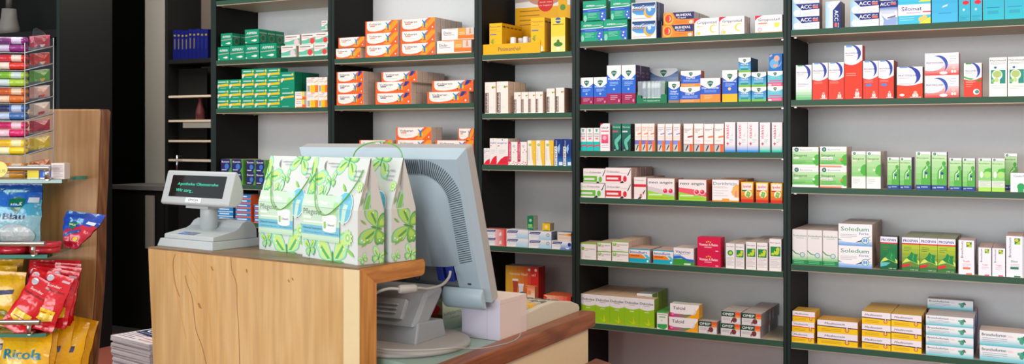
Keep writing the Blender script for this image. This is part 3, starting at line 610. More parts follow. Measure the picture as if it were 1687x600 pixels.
def d_acc(f):
    f.rect(0, 0, 1, 1, 'E2EAF2'); f.grad(0, 0, .4, 1, '8FC6E4', 'E2EAF2', 5, False); f.poly([(.12, 1), (.36, .5), (1, .55), (1, 1)], '1F2F7C'); f.text('ACC', .31, .62, .28, 'FAFAFA', wid=.4, bold=.03); f.text('akut', .76, .8, .12, 'FAFAFA', wid=.2); f.rect(.76, .62, .96, .76, 'EC6A50'); f.ell(.17, .3, .14, None, 'CBD8E2'); f.ell(.17, .31, .12, None, 'DDE5EC'); f.lines(.4, .34, .9, 3, .12, 'C8D0DC', .04)
def d_accv(f):
    f.rect(0, 0, 1, 1, 'E2EAF2'); f.grad(0, 0, .5, 1, '9FCDE8', 'E2EAF2', 5, False); f.poly([(.5, 0), (1, 0), (1, .97), (.5, .66)], '1F2F7C'); f.text('ACC', .62, .66, .26, 'FAFAFA', wid=.4, rot=-90, bold=.03); f.rect(.62, .04, .78, .2, 'EC6A50'); f.ell(.33, .84, .2, None, 'CBD8E2'); f.ell(.33, .84, .17, None, 'DDE5EC'); f.text('akut', .84, .2, .1, 'FAFAFA', wid=.18, rot=-90)
def d_accside(f): f.rect(0, 0, 1, 1, '4A4048')
def d_accs(f):
    f.rect(0, 0, 1, 1, 'E0E6F0'); f.rect(0, .72, 1, 1, '1F2F7C'); f.grad(0, .5, 1, .72, 'E0E6F0', '5A7CC0', 4); f.text('ACC', .05, .8, .13, 'FAFAFA', wid=.52, bold=.04); f.rect(.62, .82, .92, .88, 'EC6A50'); f.text('akut', .6, .9, .06, 'FAFAFA', wid=.3); f.poly([(.2, 0), (.95, 0), (.98, .3), (.8, .35), (.45, .22), (.3, .3), (.1, .45), (.25, .2)][::-1], '8EA8D8'); f.poly([(.45, .26), (.9, .34), (.9, .4), (.45, .32)], '7A6A88'); f.lines(.1, .52, .85, 2, .05, 'A8B0C8', .015)
def d_silo(f):
    f.rect(0, 0, 1, 1, '3FBCE0'); f.rect(0, .4, 1, .9, 'F3E9F0'); f.text('Silomat', .11, .62, .19, '2E3A86', wid=.62, bold=.025); f.lines(.25, .5, .7, 1, .1, '9A94B8', .03); f.rect(.76, .52, 1, .57, 'D82A3A'); f.poly([(.62, 0), (1, 0), (1, .3)], 'F0DC3A'); f.ell(.72, .2, .09, None, 'E8C46A'); f.ell(.82, .28, .08, None, 'E8C46A'); f.lines(.05, .28, .5, 2, .1, '9ADCEE', .03)
def d_silob(f): f.grad(0, 0, 1, 1, '46B4E2', '34A8D4', 3); f.rect(0, .88, 1, 1, 'F0E8F0'); f.poly([(.4, .52), (.6, .58), (.62, .64), (.42, .58)], 'C8DCF0'); f.lines(.25, .32, .75, 1, .1, '2A7ABF', .02)
def d_silon(f): f.rect(0, 0, 1, 1, '36B0CC'); f.rect(0, .92, 1, 1, 'F0E8F0'); f.ell(.62, .72, .3, .08, 'D8203A'); f.ell(.45, .45, .1, .05, 'B8E0EC'); f.lines(.1, .2, .85, 4, .05, '1E90B0', .02)
def d_silow(f): f.grad(0, 0, 1, 1, '2AB8C8', '32A6D0', 3); f.lines(.15, .36, .8, 1, .1, '2A7AA8', .02); f.rect(.2, .18, .72, .28, '28A0BC'); f.poly([(.3, .75), (.5, .95), (.45, 1), (.2, 1)], '2A8AB8')
def muco(f, base, tail='1', cap='6AA0E0', dose=False, lung=True, low=.62):
    f.rect(0, 0, 1, 1, base); f.poly([(0, low-.07)]+[(t/8, low-.07-.06*math.sin(math.pi*t/8)+.05*t/8) for t in range(1, 9)]+[(1, 1), (0, 1)], 'EDECF2')
    k = f.w/f.h; cx, cy, R = .38, low+(1-low)*.42, .5
    ry = (1-low)*.62
    out = []; inn = []
    for i in range(15):
        a = math.radians(-60+175*i/14); out.append((cx+.55*math.cos(a), cy+ry*math.sin(a)))
        th = .2*math.sin(math.pi*i/14)**.8
        inn.append((cx+(.55-th)*math.cos(a), cy+(ry*(1-th*.9))*math.sin(a)))
    for i in range(14): f.poly([out[i], out[i+1], inn[i+1], inn[i]], '2C3EA0', nextk=False)
    f.k += 1
    f.rect(.1, .965, .42, 1, cap); f.text('MUCOSOLVAN' if tail == '1' else 'MUCOHELIX', .06, low+(1-low)*.38, (1-low)*.12, '3A3F86', wid=.78, bold=.02)
    f.lines(.08, low+(1-low)*.26, .5, 1, .1, 'E88A88', .012)
    if lung:
        f.ell(.72, .17, .07, None, 'F6B8A8'); f.ell(.66, .085, .06, .055, 'F8D8D0'); f.ell(.78, .085, .06, .055, 'F8D8D0'); f.rect(.52, .02, .94, .035, 'F0E8F4')
    if dose: f.ell(.3, .36, .15, .03, '4A86D8'); f.ell(.45, .36, .12, .035, '4A86D8')
    f.lines(.1, .47, .65, 2, .035, 'F8A898', .01)
def d_muc1(f): muco(f, 'E8402E')
def d_muc2(f): muco(f, 'E8402E', dose=True)
def d_muct(f): muco(f, 'E4391F', low=.74, lung=True)
def d_mucg(f): muco(f, 'F2F2F2', cap='4AA04A', lung=False); f.grad(0, 0, 1, .3, '4DB46A', 'DCEEDC', 4); f.lines(.1, .47, .8, 3, .04, '8A98B8', .01)
def d_mucs(f): muco(f, 'E8421E', low=.5); f.ell(.2, .1, .1, .04, 'F4E8E8')
def d_mucw(f):
    f.grad(0, 0, 1, .5, 'E5392B', 'F3C8CC', 5); f.rect(0, .5, 1, 1, 'EEE9EF'); f.ell(.18, .55, .4, .36, 'EEE9EF'); f.cres(.4, .5, .28, .1, -50, 120, '3450B0'); f.text('MUCOSOLVAN', .04, .52, .09, '3A3F86', wid=.5, bold=.02)
    f.ell(.55, .1, .12, .07, 'F6F0F0'); f.ell(.85, .32, .045, None, 'F6C0B8'); f.ell(.81, .16, .035, .07, 'F8E0E0'); f.ell(.89, .16, .035, .07, 'F8E0E0'); f.lines(.74, .82, .92, 3, .1, 'B0A8C0', .02); f.rect(0, 0, 1, .03, 'E5392B')
def d_muh(f): muco(f, 'E2402C', tail='2', cap='3A9A3A', lung=False, low=.6); f.poly([(0, .56), (.4, .5), (.6, .54), (.3, .56), (0, .62)], '4AB04A'); f.ell(.7, .15, .18, None, 'F0F0F0'); f.ell(.74, .15, .12, None, '4A8A8A'); f.ell(.85, .48, .14, .03, '2E8A3E'); f.lines(.12, .42, .5, 3, .06, 'F0A898', .012)
def d_phy(f):
    f.rect(0, 0, 1, 1, 'EEEDE9'); f.text('Phytohustil', .05, .9, .045, '4A4450', wid=.88, bold=.03); f.lines(.08, .86, .92, 2, .03, '7A9AA0', .01); f.rect(.1, .33, .92, .68, '1E8A7A'); f.ell(.45, .55, .3, .13, 'EEF2E4'); f.ell(.45, .57, .25, .09, 'A8C070'); f.rect(.25, .33, .6, .47, 'EEF2E4'); f.ell(.42, .42, .12, .06, 'B8D090'); f.ell(.35, .74, .08, .03, '3A6A9A'); f.lines(.1, .27, .9, 3, .035, 'C0C0BC', .01); f.ell(.22, .4, .1, .05, '8ABF70')
def bio(f, y=.8, top=.76):
    f.rect(0, 0, 1, 1, 'EEF0EE'); f.grad(0, .12, 1, top, '6CC25A', 'BFE3B0', 5)
    f.ell(.16 if f.w > f.h*.8 else .2, y+.06, .085 if f.w > f.h*.8 else .1, None, '1F3E86'); f.ell(.16 if f.w > f.h*.8 else .2, y+.06, .045 if f.w > f.h*.8 else .055, None, '7ACB5A')
    f.text('Bionorica', .3 if f.w > f.h*.8 else .38, y+.02, .08 if f.w > f.h*.8 else .035, '8A90B8', wid=.46 if f.w > f.h*.8 else .54)
def d_sinf(f): bio(f); f.text('Sinupret', .05, .52, .12, '2A5A34', wid=.52, bold=.015); f.rect(.04, .4, .24, .48, 'F0F4EC'); f.text('forte', .06, .415, .06, '4A8A4A', wid=.16); head(f, .84, .36, .22, '4CB43C'); f.ell(.82, .4, .05, None, 'DDF0D8'); f.rect(0, 0, .84, .09, 'F4F4F2'); f.lines(.06, .28, .5, 3, .06, '5AA85A', .02)
def d_sine(f): bio(f); f.text('Sinupret', .05, .52, .12, '2A5A34', wid=.52, bold=.015); f.rect(.04, .36, .48, .48, 'F0F4EC'); f.text('extract', .06, .38, .09, '3A3A3A', wid=.4, bold=.02); head(f, .84, .36, .22, '4CB43C'); f.ell(.82, .38, .045, None, 'F2803A'); f.grad(0, 0, .82, .09, 'F2603A', 'F4C8B0', 4, True); f.lines(.06, .28, .6, 3, .06, '5AA85A', .02)
def d_sint(f): bio(f, .88, .9); f.rect(0, 0, 1, .32, 'EEF0EE'); f.text('Sinupret', .08, .78, .05, '2A5A34', wid=.8, bold=.015); f.rect(.08, .72, .35, .76, 'F4DCD4'); head(f, .7, .5, .42, '4CB43C'); f.ell(.55, .5, .09, None, 'E0F0DC'); f.lines(.1, .24, .6, 3, .05, 'C0C4C0', .015)
def d_bron(f): bio(f, .89, .92); f.rect(0, 0, 1, .13, '1F458F'); f.text('Bronchipret', .06, .82, .035, '2A5A34', wid=.8, bold=.015); f.ell(.82, .7, .13, .06, '4CA83C'); f.poly([(.68, .64), (.98, .64), (1, .56), (1, .14), (.35, .14), (.4, .5)][::-1], '55B045'); torso(f, .72, .5, .38); f.ell(.7, .44, .1, None, '1F458F'); f.text('100', .08, .045, .04, 'F0F0F0', wid=.2, bold=.03); f.lines(.35, .06, .8, 1, .1, 'A8B8DC', .03)
def d_brot(f): bio(f, .89, .92); f.rect(0, .0, 1, .12, 'A9DB5A'); f.rect(0, .12, 1, .32, 'D8E4D4'); f.text('Bronchipret', .06, .82, .035, '2A5A34', wid=.8, bold=.015); f.poly([(.4, .55), (.5, .66), (.8, .7), (1, .7), (1, .58), (.7, .58)][::-1], '4CB43C'); f.ell(.7, .5, .3, .1, 'A8DC7A'); f.ell(.25, .5, .14, .1, 'DCEEDC'); f.lines(.1, .28, .9, 4, .04, 'B0C0B0', .012)
def d_gelo(f): f.rect(0, 0, 1, 1, 'F0EDF2'); f.text('GeloMyrtol', .12, .78, .12, '5A8A96', wid=.8, bold=.015); f.ell(.4, .28, .15, None, '2AA05A'); f.rect(.28, 0, .5, .2, '2AA05A'); f.lines(.6, .4, .9, 3, .12, 'C0B8CC', .03)
def d_sol(f): f.rect(0, 0, 1, 1, 'EAE4E6'); f.text('Soledum', .05, .8, .055, '3A8A5A', wid=.9, bold=.02); f.lines(.25, .75, .8, 1, .1, 'B8C8BC', .02); f.grad(0, .13, 1, .3, '7ACB7A', 'EAE4E6', 4); f.rect(0, 0, 1, .13, '1F8A4E'); f.poly([(0, .38), (.2, .3), (.6, .27), (.6, .29), (.25, .33), (0, .42)], '4AA858'); f.ell(.68, .28, .18, None, '3A9A6A'); f.ell(.68, .28, .14, None, 'D0D8E8'); f.lines(.1, .09, .8, 2, .05, '7AC8A0', .015)
def d_solf(f): f.rect(0, 0, 1, 1, 'F2EFF2'); f.text('Soledum', .07, .68, .19, '2E9070', wid=.84, bold=.018); f.text('forte', .62, .52, .11, '3A66C0', wid=.28, bold=.02); f.grad(0, 0, 1, .22, '5A96E0', 'C8DDF2', 4); f.poly([(0, .3), (.2, .22), (.5, .2), (.8, .25), (.8, .22), (.5, .15), (.2, .17), (0, .24)][::-1], '2E9A80'); f.poly([(0, .24), (.2, .17), (.5, .15), (.7, .2), (1, .5), (1, .3), (.5, .28), (.2, .26)][::-1], 'F2EFF2'); f.ell(.8, .26, .115, None, '4A9A8A'); f.ell(.8, .26, .095, None, 'E4EEF4'); f.ell(.765, .26, .03, .09, '6A9AD8'); f.ell(.835, .26, .03, .09, '6A9AD8'); f.lines(.06, .5, .55, 3, .07, 'B8B4C0', .02)
def pros(f, top, dk):
    f.grad(0, 0, 1, .8, dk, top, 6); f.rect(0, .83, 1, 1, 'ECEAF4'); f.rect(0, .79, 1, .83, 'D8243A'); f.text('PROSPAN', .07, .865, .08, '2A2F90', wid=.84, bold=.05); f.lines(.1, .7, .55, 3, .05, '5A7A2A', .015)
    f.poly([(0, .22), (.5, .3), (1, .2), (1, .3), (.6, .45), (.2, .35)], 'D0E060'); leaf(f, .62, .4, .38); f.text('100 ml', .5, .03, .03, 'E8F0E0', wid=.4)
def d_pros1(f): pros(f, '1F7F45', '0E5A34'); f.poly([(0, .08), (.35, .12), (.6, .22), (.0, .22)], '5AC0C0')
def d_pros2(f): pros(f, 'B4C92C', '0E6A3C'); f.poly([(0, .1), (.45, .16), (.48, .22), (.0, .16)], 'DA2A30'); f.poly([(.45, .15), (.5, .23), (.0, .18), (.0, .1)], 'DA2A30')
def bronm(f, t, c): f.rect(0, 0, 1, 1, 'EFEBF3'); f.text('Bronchicum', .3, .48, .16, '4A3F66', wid=.48, rot=90, bold=.02); f.rect(.5, .8, .84, .95, '2A8A3A'); f.ell(.63, .9, .1, None, 'F2C83A'); f.poly([(.55, .8), (.84, .8), (.84, .9), (.7, .86)], 'A8C83A'); f.text(t, .3, .36, .05, c, wid=.42, bold=.02); f.lines(.25, .3, .8, 3, .035, 'B8B0C8', .01); f.rect(.48, 0, .86, .035, c)
def d_brs(f): bronm(f, 'Saft', 'EE6A3A'); f.rect(.28, .15, .75, .21, 'EE7A4A')
def d_brt(f): bronm(f, 'Tropfen', 'D83A5A')
def d_bre(f): bronm(f, 'Elixir', '2A7A5A'); f.rect(.25, .19, .75, .25, '2A7A5A')
def medi(f, c, dx=.0):
    f.rect(0, 0, 1, 1, 'F5C816'); f.rect(0, .52, 1, 1, 'EFE7EE'); f.poly([(0, .5), (1, .42), (1, .5), (0, .58)], c); f.text('Meditonsin', .1+dx, .68, .17, '3A2F48', wid=.5 if f.w/f.h > 2.6 else .6, bold=.02, it=.2); f.ell(.82-dx, .3, .055 if dx else .07, None, 'C06A2A'); f.ell(.82-dx, .3, .035 if dx else .045, None, 'F0B87A'); f.poly([(.8-dx, .4), (.84-dx, .4), (.82-dx, .75)], 'E8E0E4'); f.lines(.1, .28, .6, 2, .12, 'C89A1A', .04)
def d_med1(f): medi(f, '4A3058')
def d_med2(f): medi(f, 'D8322A')
def d_medw(f): medi(f, '4A3058', .08)
def d_bfor(f):
    f.rect(0, 0, 1, 1, 'E9EDF0'); f.grad(0, 0, 1, .5, '40BFD0', 'E9EDF0', 5); f.text('Bronchoforton', .04, .66, .2, '3A3558', wid=.44, bold=.03); f.text('Salbe', .51, .66, .14, 'E8B0C0', wid=.1); f.ell(.76, .5, .045, .25, '4AA088'); f.ell(.8, .68, .03, .15, '3A8A78'); f.ell(.71, .62, .03, .1, '5AB098'); f.poly([(.8, .55), (.82, .85), (.85, .55)], '8A4A5A'); f.lines(.05, .5, .5, 3, .12, 'A8B0C0', .035)
def d_bfor2(f): d_bfor(f)

# name -> (object name, description, design, side colour, top colour, depth, side design)
T = {
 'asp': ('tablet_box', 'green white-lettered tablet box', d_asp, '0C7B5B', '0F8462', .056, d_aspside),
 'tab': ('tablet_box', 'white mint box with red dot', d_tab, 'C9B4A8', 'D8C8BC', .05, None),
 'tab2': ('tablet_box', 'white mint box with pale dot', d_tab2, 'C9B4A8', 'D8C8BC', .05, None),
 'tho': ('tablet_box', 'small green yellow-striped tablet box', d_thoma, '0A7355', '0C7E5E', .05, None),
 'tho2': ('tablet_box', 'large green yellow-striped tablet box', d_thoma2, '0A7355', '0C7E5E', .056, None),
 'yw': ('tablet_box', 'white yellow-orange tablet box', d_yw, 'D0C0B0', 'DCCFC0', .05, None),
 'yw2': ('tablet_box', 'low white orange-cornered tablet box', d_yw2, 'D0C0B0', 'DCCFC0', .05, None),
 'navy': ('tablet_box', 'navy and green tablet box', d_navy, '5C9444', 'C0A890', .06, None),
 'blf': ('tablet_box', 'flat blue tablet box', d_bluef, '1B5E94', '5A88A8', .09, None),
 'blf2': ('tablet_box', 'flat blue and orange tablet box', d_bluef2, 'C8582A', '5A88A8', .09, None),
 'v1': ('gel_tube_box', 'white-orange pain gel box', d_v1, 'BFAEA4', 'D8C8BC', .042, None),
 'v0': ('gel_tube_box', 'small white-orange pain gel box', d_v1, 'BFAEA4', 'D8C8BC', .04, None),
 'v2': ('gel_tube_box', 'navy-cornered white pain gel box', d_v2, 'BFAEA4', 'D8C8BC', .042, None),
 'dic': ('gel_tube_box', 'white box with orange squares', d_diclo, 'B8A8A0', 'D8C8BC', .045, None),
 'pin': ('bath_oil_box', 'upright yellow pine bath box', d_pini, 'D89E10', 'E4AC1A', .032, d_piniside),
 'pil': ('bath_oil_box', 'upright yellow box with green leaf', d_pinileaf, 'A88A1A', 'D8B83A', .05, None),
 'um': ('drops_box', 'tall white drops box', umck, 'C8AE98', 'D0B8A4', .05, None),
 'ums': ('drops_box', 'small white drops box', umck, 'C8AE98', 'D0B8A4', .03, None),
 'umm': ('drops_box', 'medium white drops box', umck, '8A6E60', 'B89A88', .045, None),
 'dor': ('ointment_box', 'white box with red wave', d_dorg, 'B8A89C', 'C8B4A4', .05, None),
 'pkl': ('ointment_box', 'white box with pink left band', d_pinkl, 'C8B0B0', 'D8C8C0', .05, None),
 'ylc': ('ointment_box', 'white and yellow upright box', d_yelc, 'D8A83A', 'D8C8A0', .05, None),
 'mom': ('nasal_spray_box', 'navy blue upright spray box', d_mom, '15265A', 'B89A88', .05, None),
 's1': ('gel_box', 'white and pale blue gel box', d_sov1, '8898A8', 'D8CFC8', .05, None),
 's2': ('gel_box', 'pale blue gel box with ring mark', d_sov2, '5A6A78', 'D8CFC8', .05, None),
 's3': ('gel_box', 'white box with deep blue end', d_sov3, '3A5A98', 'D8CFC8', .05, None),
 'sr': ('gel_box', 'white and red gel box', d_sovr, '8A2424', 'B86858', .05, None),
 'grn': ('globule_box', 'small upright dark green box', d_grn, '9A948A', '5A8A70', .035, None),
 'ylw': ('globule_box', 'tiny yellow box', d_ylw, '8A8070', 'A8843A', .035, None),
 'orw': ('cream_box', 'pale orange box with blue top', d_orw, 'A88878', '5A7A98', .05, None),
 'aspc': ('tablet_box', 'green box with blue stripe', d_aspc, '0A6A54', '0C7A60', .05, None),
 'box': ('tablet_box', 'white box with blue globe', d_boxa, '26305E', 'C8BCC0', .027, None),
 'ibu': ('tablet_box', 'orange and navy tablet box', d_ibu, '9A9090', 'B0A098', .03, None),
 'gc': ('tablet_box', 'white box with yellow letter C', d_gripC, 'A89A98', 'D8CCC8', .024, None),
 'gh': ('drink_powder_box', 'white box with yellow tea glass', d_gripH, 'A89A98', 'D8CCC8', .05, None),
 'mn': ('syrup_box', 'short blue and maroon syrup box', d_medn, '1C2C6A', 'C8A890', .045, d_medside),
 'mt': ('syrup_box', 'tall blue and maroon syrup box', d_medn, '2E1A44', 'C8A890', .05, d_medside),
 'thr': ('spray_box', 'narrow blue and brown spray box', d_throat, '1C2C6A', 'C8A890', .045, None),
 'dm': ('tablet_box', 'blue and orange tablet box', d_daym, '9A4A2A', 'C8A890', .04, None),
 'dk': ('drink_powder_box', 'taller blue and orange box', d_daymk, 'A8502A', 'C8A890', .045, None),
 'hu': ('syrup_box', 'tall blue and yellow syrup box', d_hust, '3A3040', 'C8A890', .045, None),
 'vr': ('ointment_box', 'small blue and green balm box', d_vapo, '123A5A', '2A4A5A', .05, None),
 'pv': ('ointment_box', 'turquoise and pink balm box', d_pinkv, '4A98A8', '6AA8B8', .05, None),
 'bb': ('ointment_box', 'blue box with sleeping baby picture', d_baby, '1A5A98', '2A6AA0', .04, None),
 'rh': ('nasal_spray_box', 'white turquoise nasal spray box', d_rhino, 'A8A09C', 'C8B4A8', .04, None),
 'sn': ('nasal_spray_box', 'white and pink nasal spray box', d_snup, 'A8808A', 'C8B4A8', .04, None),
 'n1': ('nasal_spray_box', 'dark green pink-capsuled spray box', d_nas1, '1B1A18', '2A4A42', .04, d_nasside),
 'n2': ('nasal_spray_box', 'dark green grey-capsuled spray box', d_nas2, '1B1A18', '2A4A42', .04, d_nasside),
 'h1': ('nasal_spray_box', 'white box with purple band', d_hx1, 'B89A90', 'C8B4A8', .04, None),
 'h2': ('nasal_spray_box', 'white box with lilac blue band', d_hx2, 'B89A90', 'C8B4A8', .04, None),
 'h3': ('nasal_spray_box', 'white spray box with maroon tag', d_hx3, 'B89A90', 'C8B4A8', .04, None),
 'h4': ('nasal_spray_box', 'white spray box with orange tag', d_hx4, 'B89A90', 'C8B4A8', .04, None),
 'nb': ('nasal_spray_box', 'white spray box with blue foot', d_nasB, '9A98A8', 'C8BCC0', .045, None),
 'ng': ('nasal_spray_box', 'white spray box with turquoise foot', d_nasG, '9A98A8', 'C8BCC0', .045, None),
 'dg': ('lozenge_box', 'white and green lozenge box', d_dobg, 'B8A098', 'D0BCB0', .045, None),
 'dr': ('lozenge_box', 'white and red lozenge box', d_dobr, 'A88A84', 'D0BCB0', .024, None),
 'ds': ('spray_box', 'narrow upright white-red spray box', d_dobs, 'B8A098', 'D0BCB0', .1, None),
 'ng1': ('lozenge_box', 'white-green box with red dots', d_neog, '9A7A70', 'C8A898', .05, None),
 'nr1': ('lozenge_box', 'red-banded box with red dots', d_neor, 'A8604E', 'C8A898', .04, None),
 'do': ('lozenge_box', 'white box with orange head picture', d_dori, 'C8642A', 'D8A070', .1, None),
 'i1': ('lozenge_box', 'yellow-red box with green tab', d_ipa1, 'A8522A', 'D8A83A', .06, None),
 'i2': ('lozenge_box', 'yellow-red box with red tab', d_ipa2, 'A8522A', 'D8A83A', .06, None),
 'pa': ('tablet_box', 'low white green-topped tablet box', para, 'B8A094', 'CDB49E', .045, None),
 'pq': ('tablet_box', 'tall white green-topped tablet box', paraq, 'B8A094', 'CDB49E', .045, None),
 'im': ('capsule_box', 'turquoise and orange capsule box', d_imo, '9A8A8A', 'C8A898', .06, None),
 'va': ('capsule_box', 'white box with blue-green waves', d_vap, 'A88A88', 'D0BCB0', .05, None),
 'vo': ('tablet_box', 'crimson travel sickness box', d_vom, 'A81238', 'C83058', .05, None),
 'ib': ('drops_box', 'white box with green stomach picture', d_iber, 'B8B0AC', 'C8B8AC', .06, None),
 'ib2': ('drops_box', 'white box with round green mark', d_iber2, 'B8B0AC', 'C8B8AC', .06, None),
 'du': ('laxative_box', 'lime green and white tablet box', d_dulc, '6E8A1E', 'C8AC90', .05, None),
 'dul': ('laxative_box', 'taller lime green laxative box', d_dulc, '6E8A1E', '9AA8A8', .055, None),
 'le': ('homeopathic_box', 'small white green-footed box', d_lef, 'C0B0A4', '4A9A4A', .045, None),
 'ta': ('antacid_box', 'white box with rainbow foot', d_talc, 'C8903A', 'D8C8B8', .045, None),
 'om': ('capsule_box', 'grey box with dark green header', d_omep, '8A8488', 'B8AEA8', .042, None),
 'ac': ('effervescent_box', 'white-blue box with navy corner', d_acc, '6A5048', '8A8A98', .05, None),
 'av': ('effervescent_box', 'upright white-blue box', d_accv, '2A2438', '8A8A98', .022, None),
 'as': ('effervescent_box', 'upright box with navy header', d_accs, '6A6478', '8A8A98', .05, None),
 'si': ('cough_pastille_box', 'turquoise box with white band', d_silo, '8A3A4A', '3A9AB8', .05, None),
 'sb': ('cough_syrup_box', 'plain light blue box', d_silob, '2A6A9A', '3A9AB8', .05, None),
 'so': ('cough_drops_box', 'narrow turquoise red-spotted box', d_silon, '1E7A94', '3A9AB8', .05, None),
 'sw': ('cough_syrup_box', 'wide plain turquoise box', d_silow, '1A4A8A', '3A9AB8', .05, None),
 'm1': ('cough_syrup_box', 'red and white syrup box', d_muc1, 'A02418', 'C8B0A8', .05, None),
 'm2': ('cough_syrup_box', 'red box with blue spot', d_muc2, '8A2018', 'C8B0A8', .05, None),
 'mta': ('cough_syrup_box', 'extra tall red syrup box', d_muct, 'A02418', 'C8B0A8', .055, None),
 'mg': ('cough_syrup_box', 'white and green syrup box', d_mucg, '8AA88A', 'A8B8A0', .05, None),
 'ms': ('cough_tablet_box', 'squarish red and white box', d_mucs, '9A3A2A', 'C8A898', .05, None),
 'mw': ('cough_tablet_box', 'wide white and red box', d_mucw, 'A83A34', 'C8A8A8', .05, None),
 'mh': ('cough_syrup_box', 'red box with green swoosh', d_muh, '9A2A1E', 'A8A088', .05, None),
 'ph': ('cough_syrup_box', 'white box with teal throat picture', d_phy, 'A8A8A4', 'C8C0BC', .05, None),
 'sf': ('sinus_tablet_box', 'green and white sinus box', d_sinf, 'B09A94', 'C8BCB8', .05, None),
 'se': ('sinus_tablet_box', 'green sinus box with orange foot', d_sine, 'B09A94', 'C8BCB8', .05, None),
 'st': ('sinus_drops_box', 'upright green sinus box', d_sint, '9A8E8A', 'C8BCB8', .05, None),
 'br': ('bronchial_syrup_box', 'green box with navy foot', d_bron, '5A5A88', 'B0A8A8', .045, None),
 'brl': ('bronchial_syrup_box', 'tall green box with navy foot', d_bron, '6A3A6A', 'B0A8A8', .05, None),
 'bt': ('bronchial_tablet_box', 'green box with leaf picture', d_brot, '4A4A7A', 'B0A8A8', .045, None),
 'ge': ('capsule_box', 'white box with green head mark', d_gelo, 'A8A0B0', 'C8C0C8', .04, None),
 'sl': ('balm_box', 'upright white green-footed box', d_sol, 'A89A98', 'B4A8A0', .06, None),
 'sof': ('capsule_box', 'wide white box with green lettering', d_solf, '9A8478', 'B0A49E', .075, None),
 'p1': ('cough_syrup_box', 'dark green box with ivy leaf', d_pros1, '1A2A20', '3A4A40', .05, None),
 'p2': ('cough_syrup_box', 'lime box with ivy leaf', d_pros2, '54603A', '8A9274', .045, None),
 'b1': ('cough_syrup_box', 'white box with orange foot', d_brs, '6A5488', 'C0A49C', .045, None),
 'b2': ('cough_drops_box', 'small white box with red foot', d_brt, '8A80A0', 'C0A49C', .04, None),
 'b3': ('cough_elixir_box', 'large white box with green foot', d_bre, '8A80A0', 'C0A49C', .05, None),
 'me': ('cold_remedy_box', 'yellow and white remedy box', d_med1, 'C0901E', 'C9A23E', .04, None),
 'm3': ('cold_remedy_box', 'small red-striped yellow remedy box', d_med2, 'C0901E', 'C9A23E', .045, None),
 'mx': ('cold_remedy_box', 'wide yellow and white remedy box', d_medw, 'C0901E', 'C9962E', .045, None),
 'bf': ('chest_balm_box', 'flat pale turquoise balm box', d_bfor, '5A4A88', 'B4ACAC', .045, None),
 'bf2': ('chest_balm_box', 'larger pale turquoise balm box', d_bfor, '7A7A98', 'C0ACA4', .045, None),
}
MC = {}
PLACED = []
LAST = {}
def carton_mesh(ty, wm, hm, dm):
    nm, desc, fn, sc, tc, d0, sd = T[ty]
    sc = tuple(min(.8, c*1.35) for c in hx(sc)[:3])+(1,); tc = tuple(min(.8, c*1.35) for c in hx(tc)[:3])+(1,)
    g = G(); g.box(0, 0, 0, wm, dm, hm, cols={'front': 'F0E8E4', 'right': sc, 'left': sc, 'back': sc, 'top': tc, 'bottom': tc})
    f = Face(g, (0, 0, 0), (wm, 0, 0), (0, 0, hm)); fn(f)
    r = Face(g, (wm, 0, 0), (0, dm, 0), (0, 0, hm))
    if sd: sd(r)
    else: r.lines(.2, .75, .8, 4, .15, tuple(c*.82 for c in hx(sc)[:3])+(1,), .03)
    r.rect(0, 0, .04, 1, tuple(min(1, c*1.35) for c in hx(sc)[:3])+(1,)); r.rect(.94, 0, 1, 1, tuple(c*.45 for c in hx(sc)[:3])+(1,))  # light front edge, dark rear edge: shaded gaps between boxes painted in
    # closing flap line on the lid
    g.face([(.003, dm*.12, hm+.0001), (wm-.003, dm*.12, hm+.0001), (wm-.003, dm*.12+.0012, hm+.0001), (.003, dm*.12+.0012, hm+.0001)], '6E625A')
    return g
def put(bay, sh, ty, x, w, h, n=1, deep=1, sb=.010, l0=0, z=None, d=None, dx=0, rep=1, gap=None, lv=None):
    """a stack of cartons; x, w, h measured on the photograph at the shelf front, n high, deep back"""
    Y = FY+sb; key = (ty, w, h)
    if key not in MC:
        wm = on_y(x+w, 0, Y).x-on_y(x, 0, Y).x; hm = h*depth_y(x+w/2, Y)/F
        dm = d or T[ty][5]
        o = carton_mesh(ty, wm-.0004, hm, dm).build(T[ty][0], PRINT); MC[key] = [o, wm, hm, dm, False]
    o0, wm, hm, dm, used = MC[key]
    zs = SHELFZ[(bay, sh)] if z is None else z
    X = on_y(x, 0, Y).x
    for lv_ in range(l0, l0+n):
        kk = (bay, sh, lv_ if z is None else round(zs, 3))
        Xe = X+dx*(lv_-l0)
        if sb < .03:
            if kk in LAST and Xe < LAST[kk] and LAST[kk]-Xe < .02: Xe = LAST[kk]
            LAST[kk] = Xe+wm
        for k in range(deep):
            if sb+k*(dm+.0006)+dm > SD-.008: break
            if MC[key][4]: o = o0.copy(); COL.objects.link(o)
            else: o = o0; MC[key][4] = True
            jx = 0 if k == 0 else random.uniform(-.0012, .0012)
            o.location = (Xe+jx, Y+k*(dm+.0006), zs+.0003+(lv_ if z is None else lv_-l0)*(hm+.0003))
            PLACED.append((bay, sh, ty, o, round(Xe, 3), lv_, k, round(zs, 3)))
    return (X, X+wm, zs+(n+(l0 if z is None else 0))*(hm+.0003)+.0003)

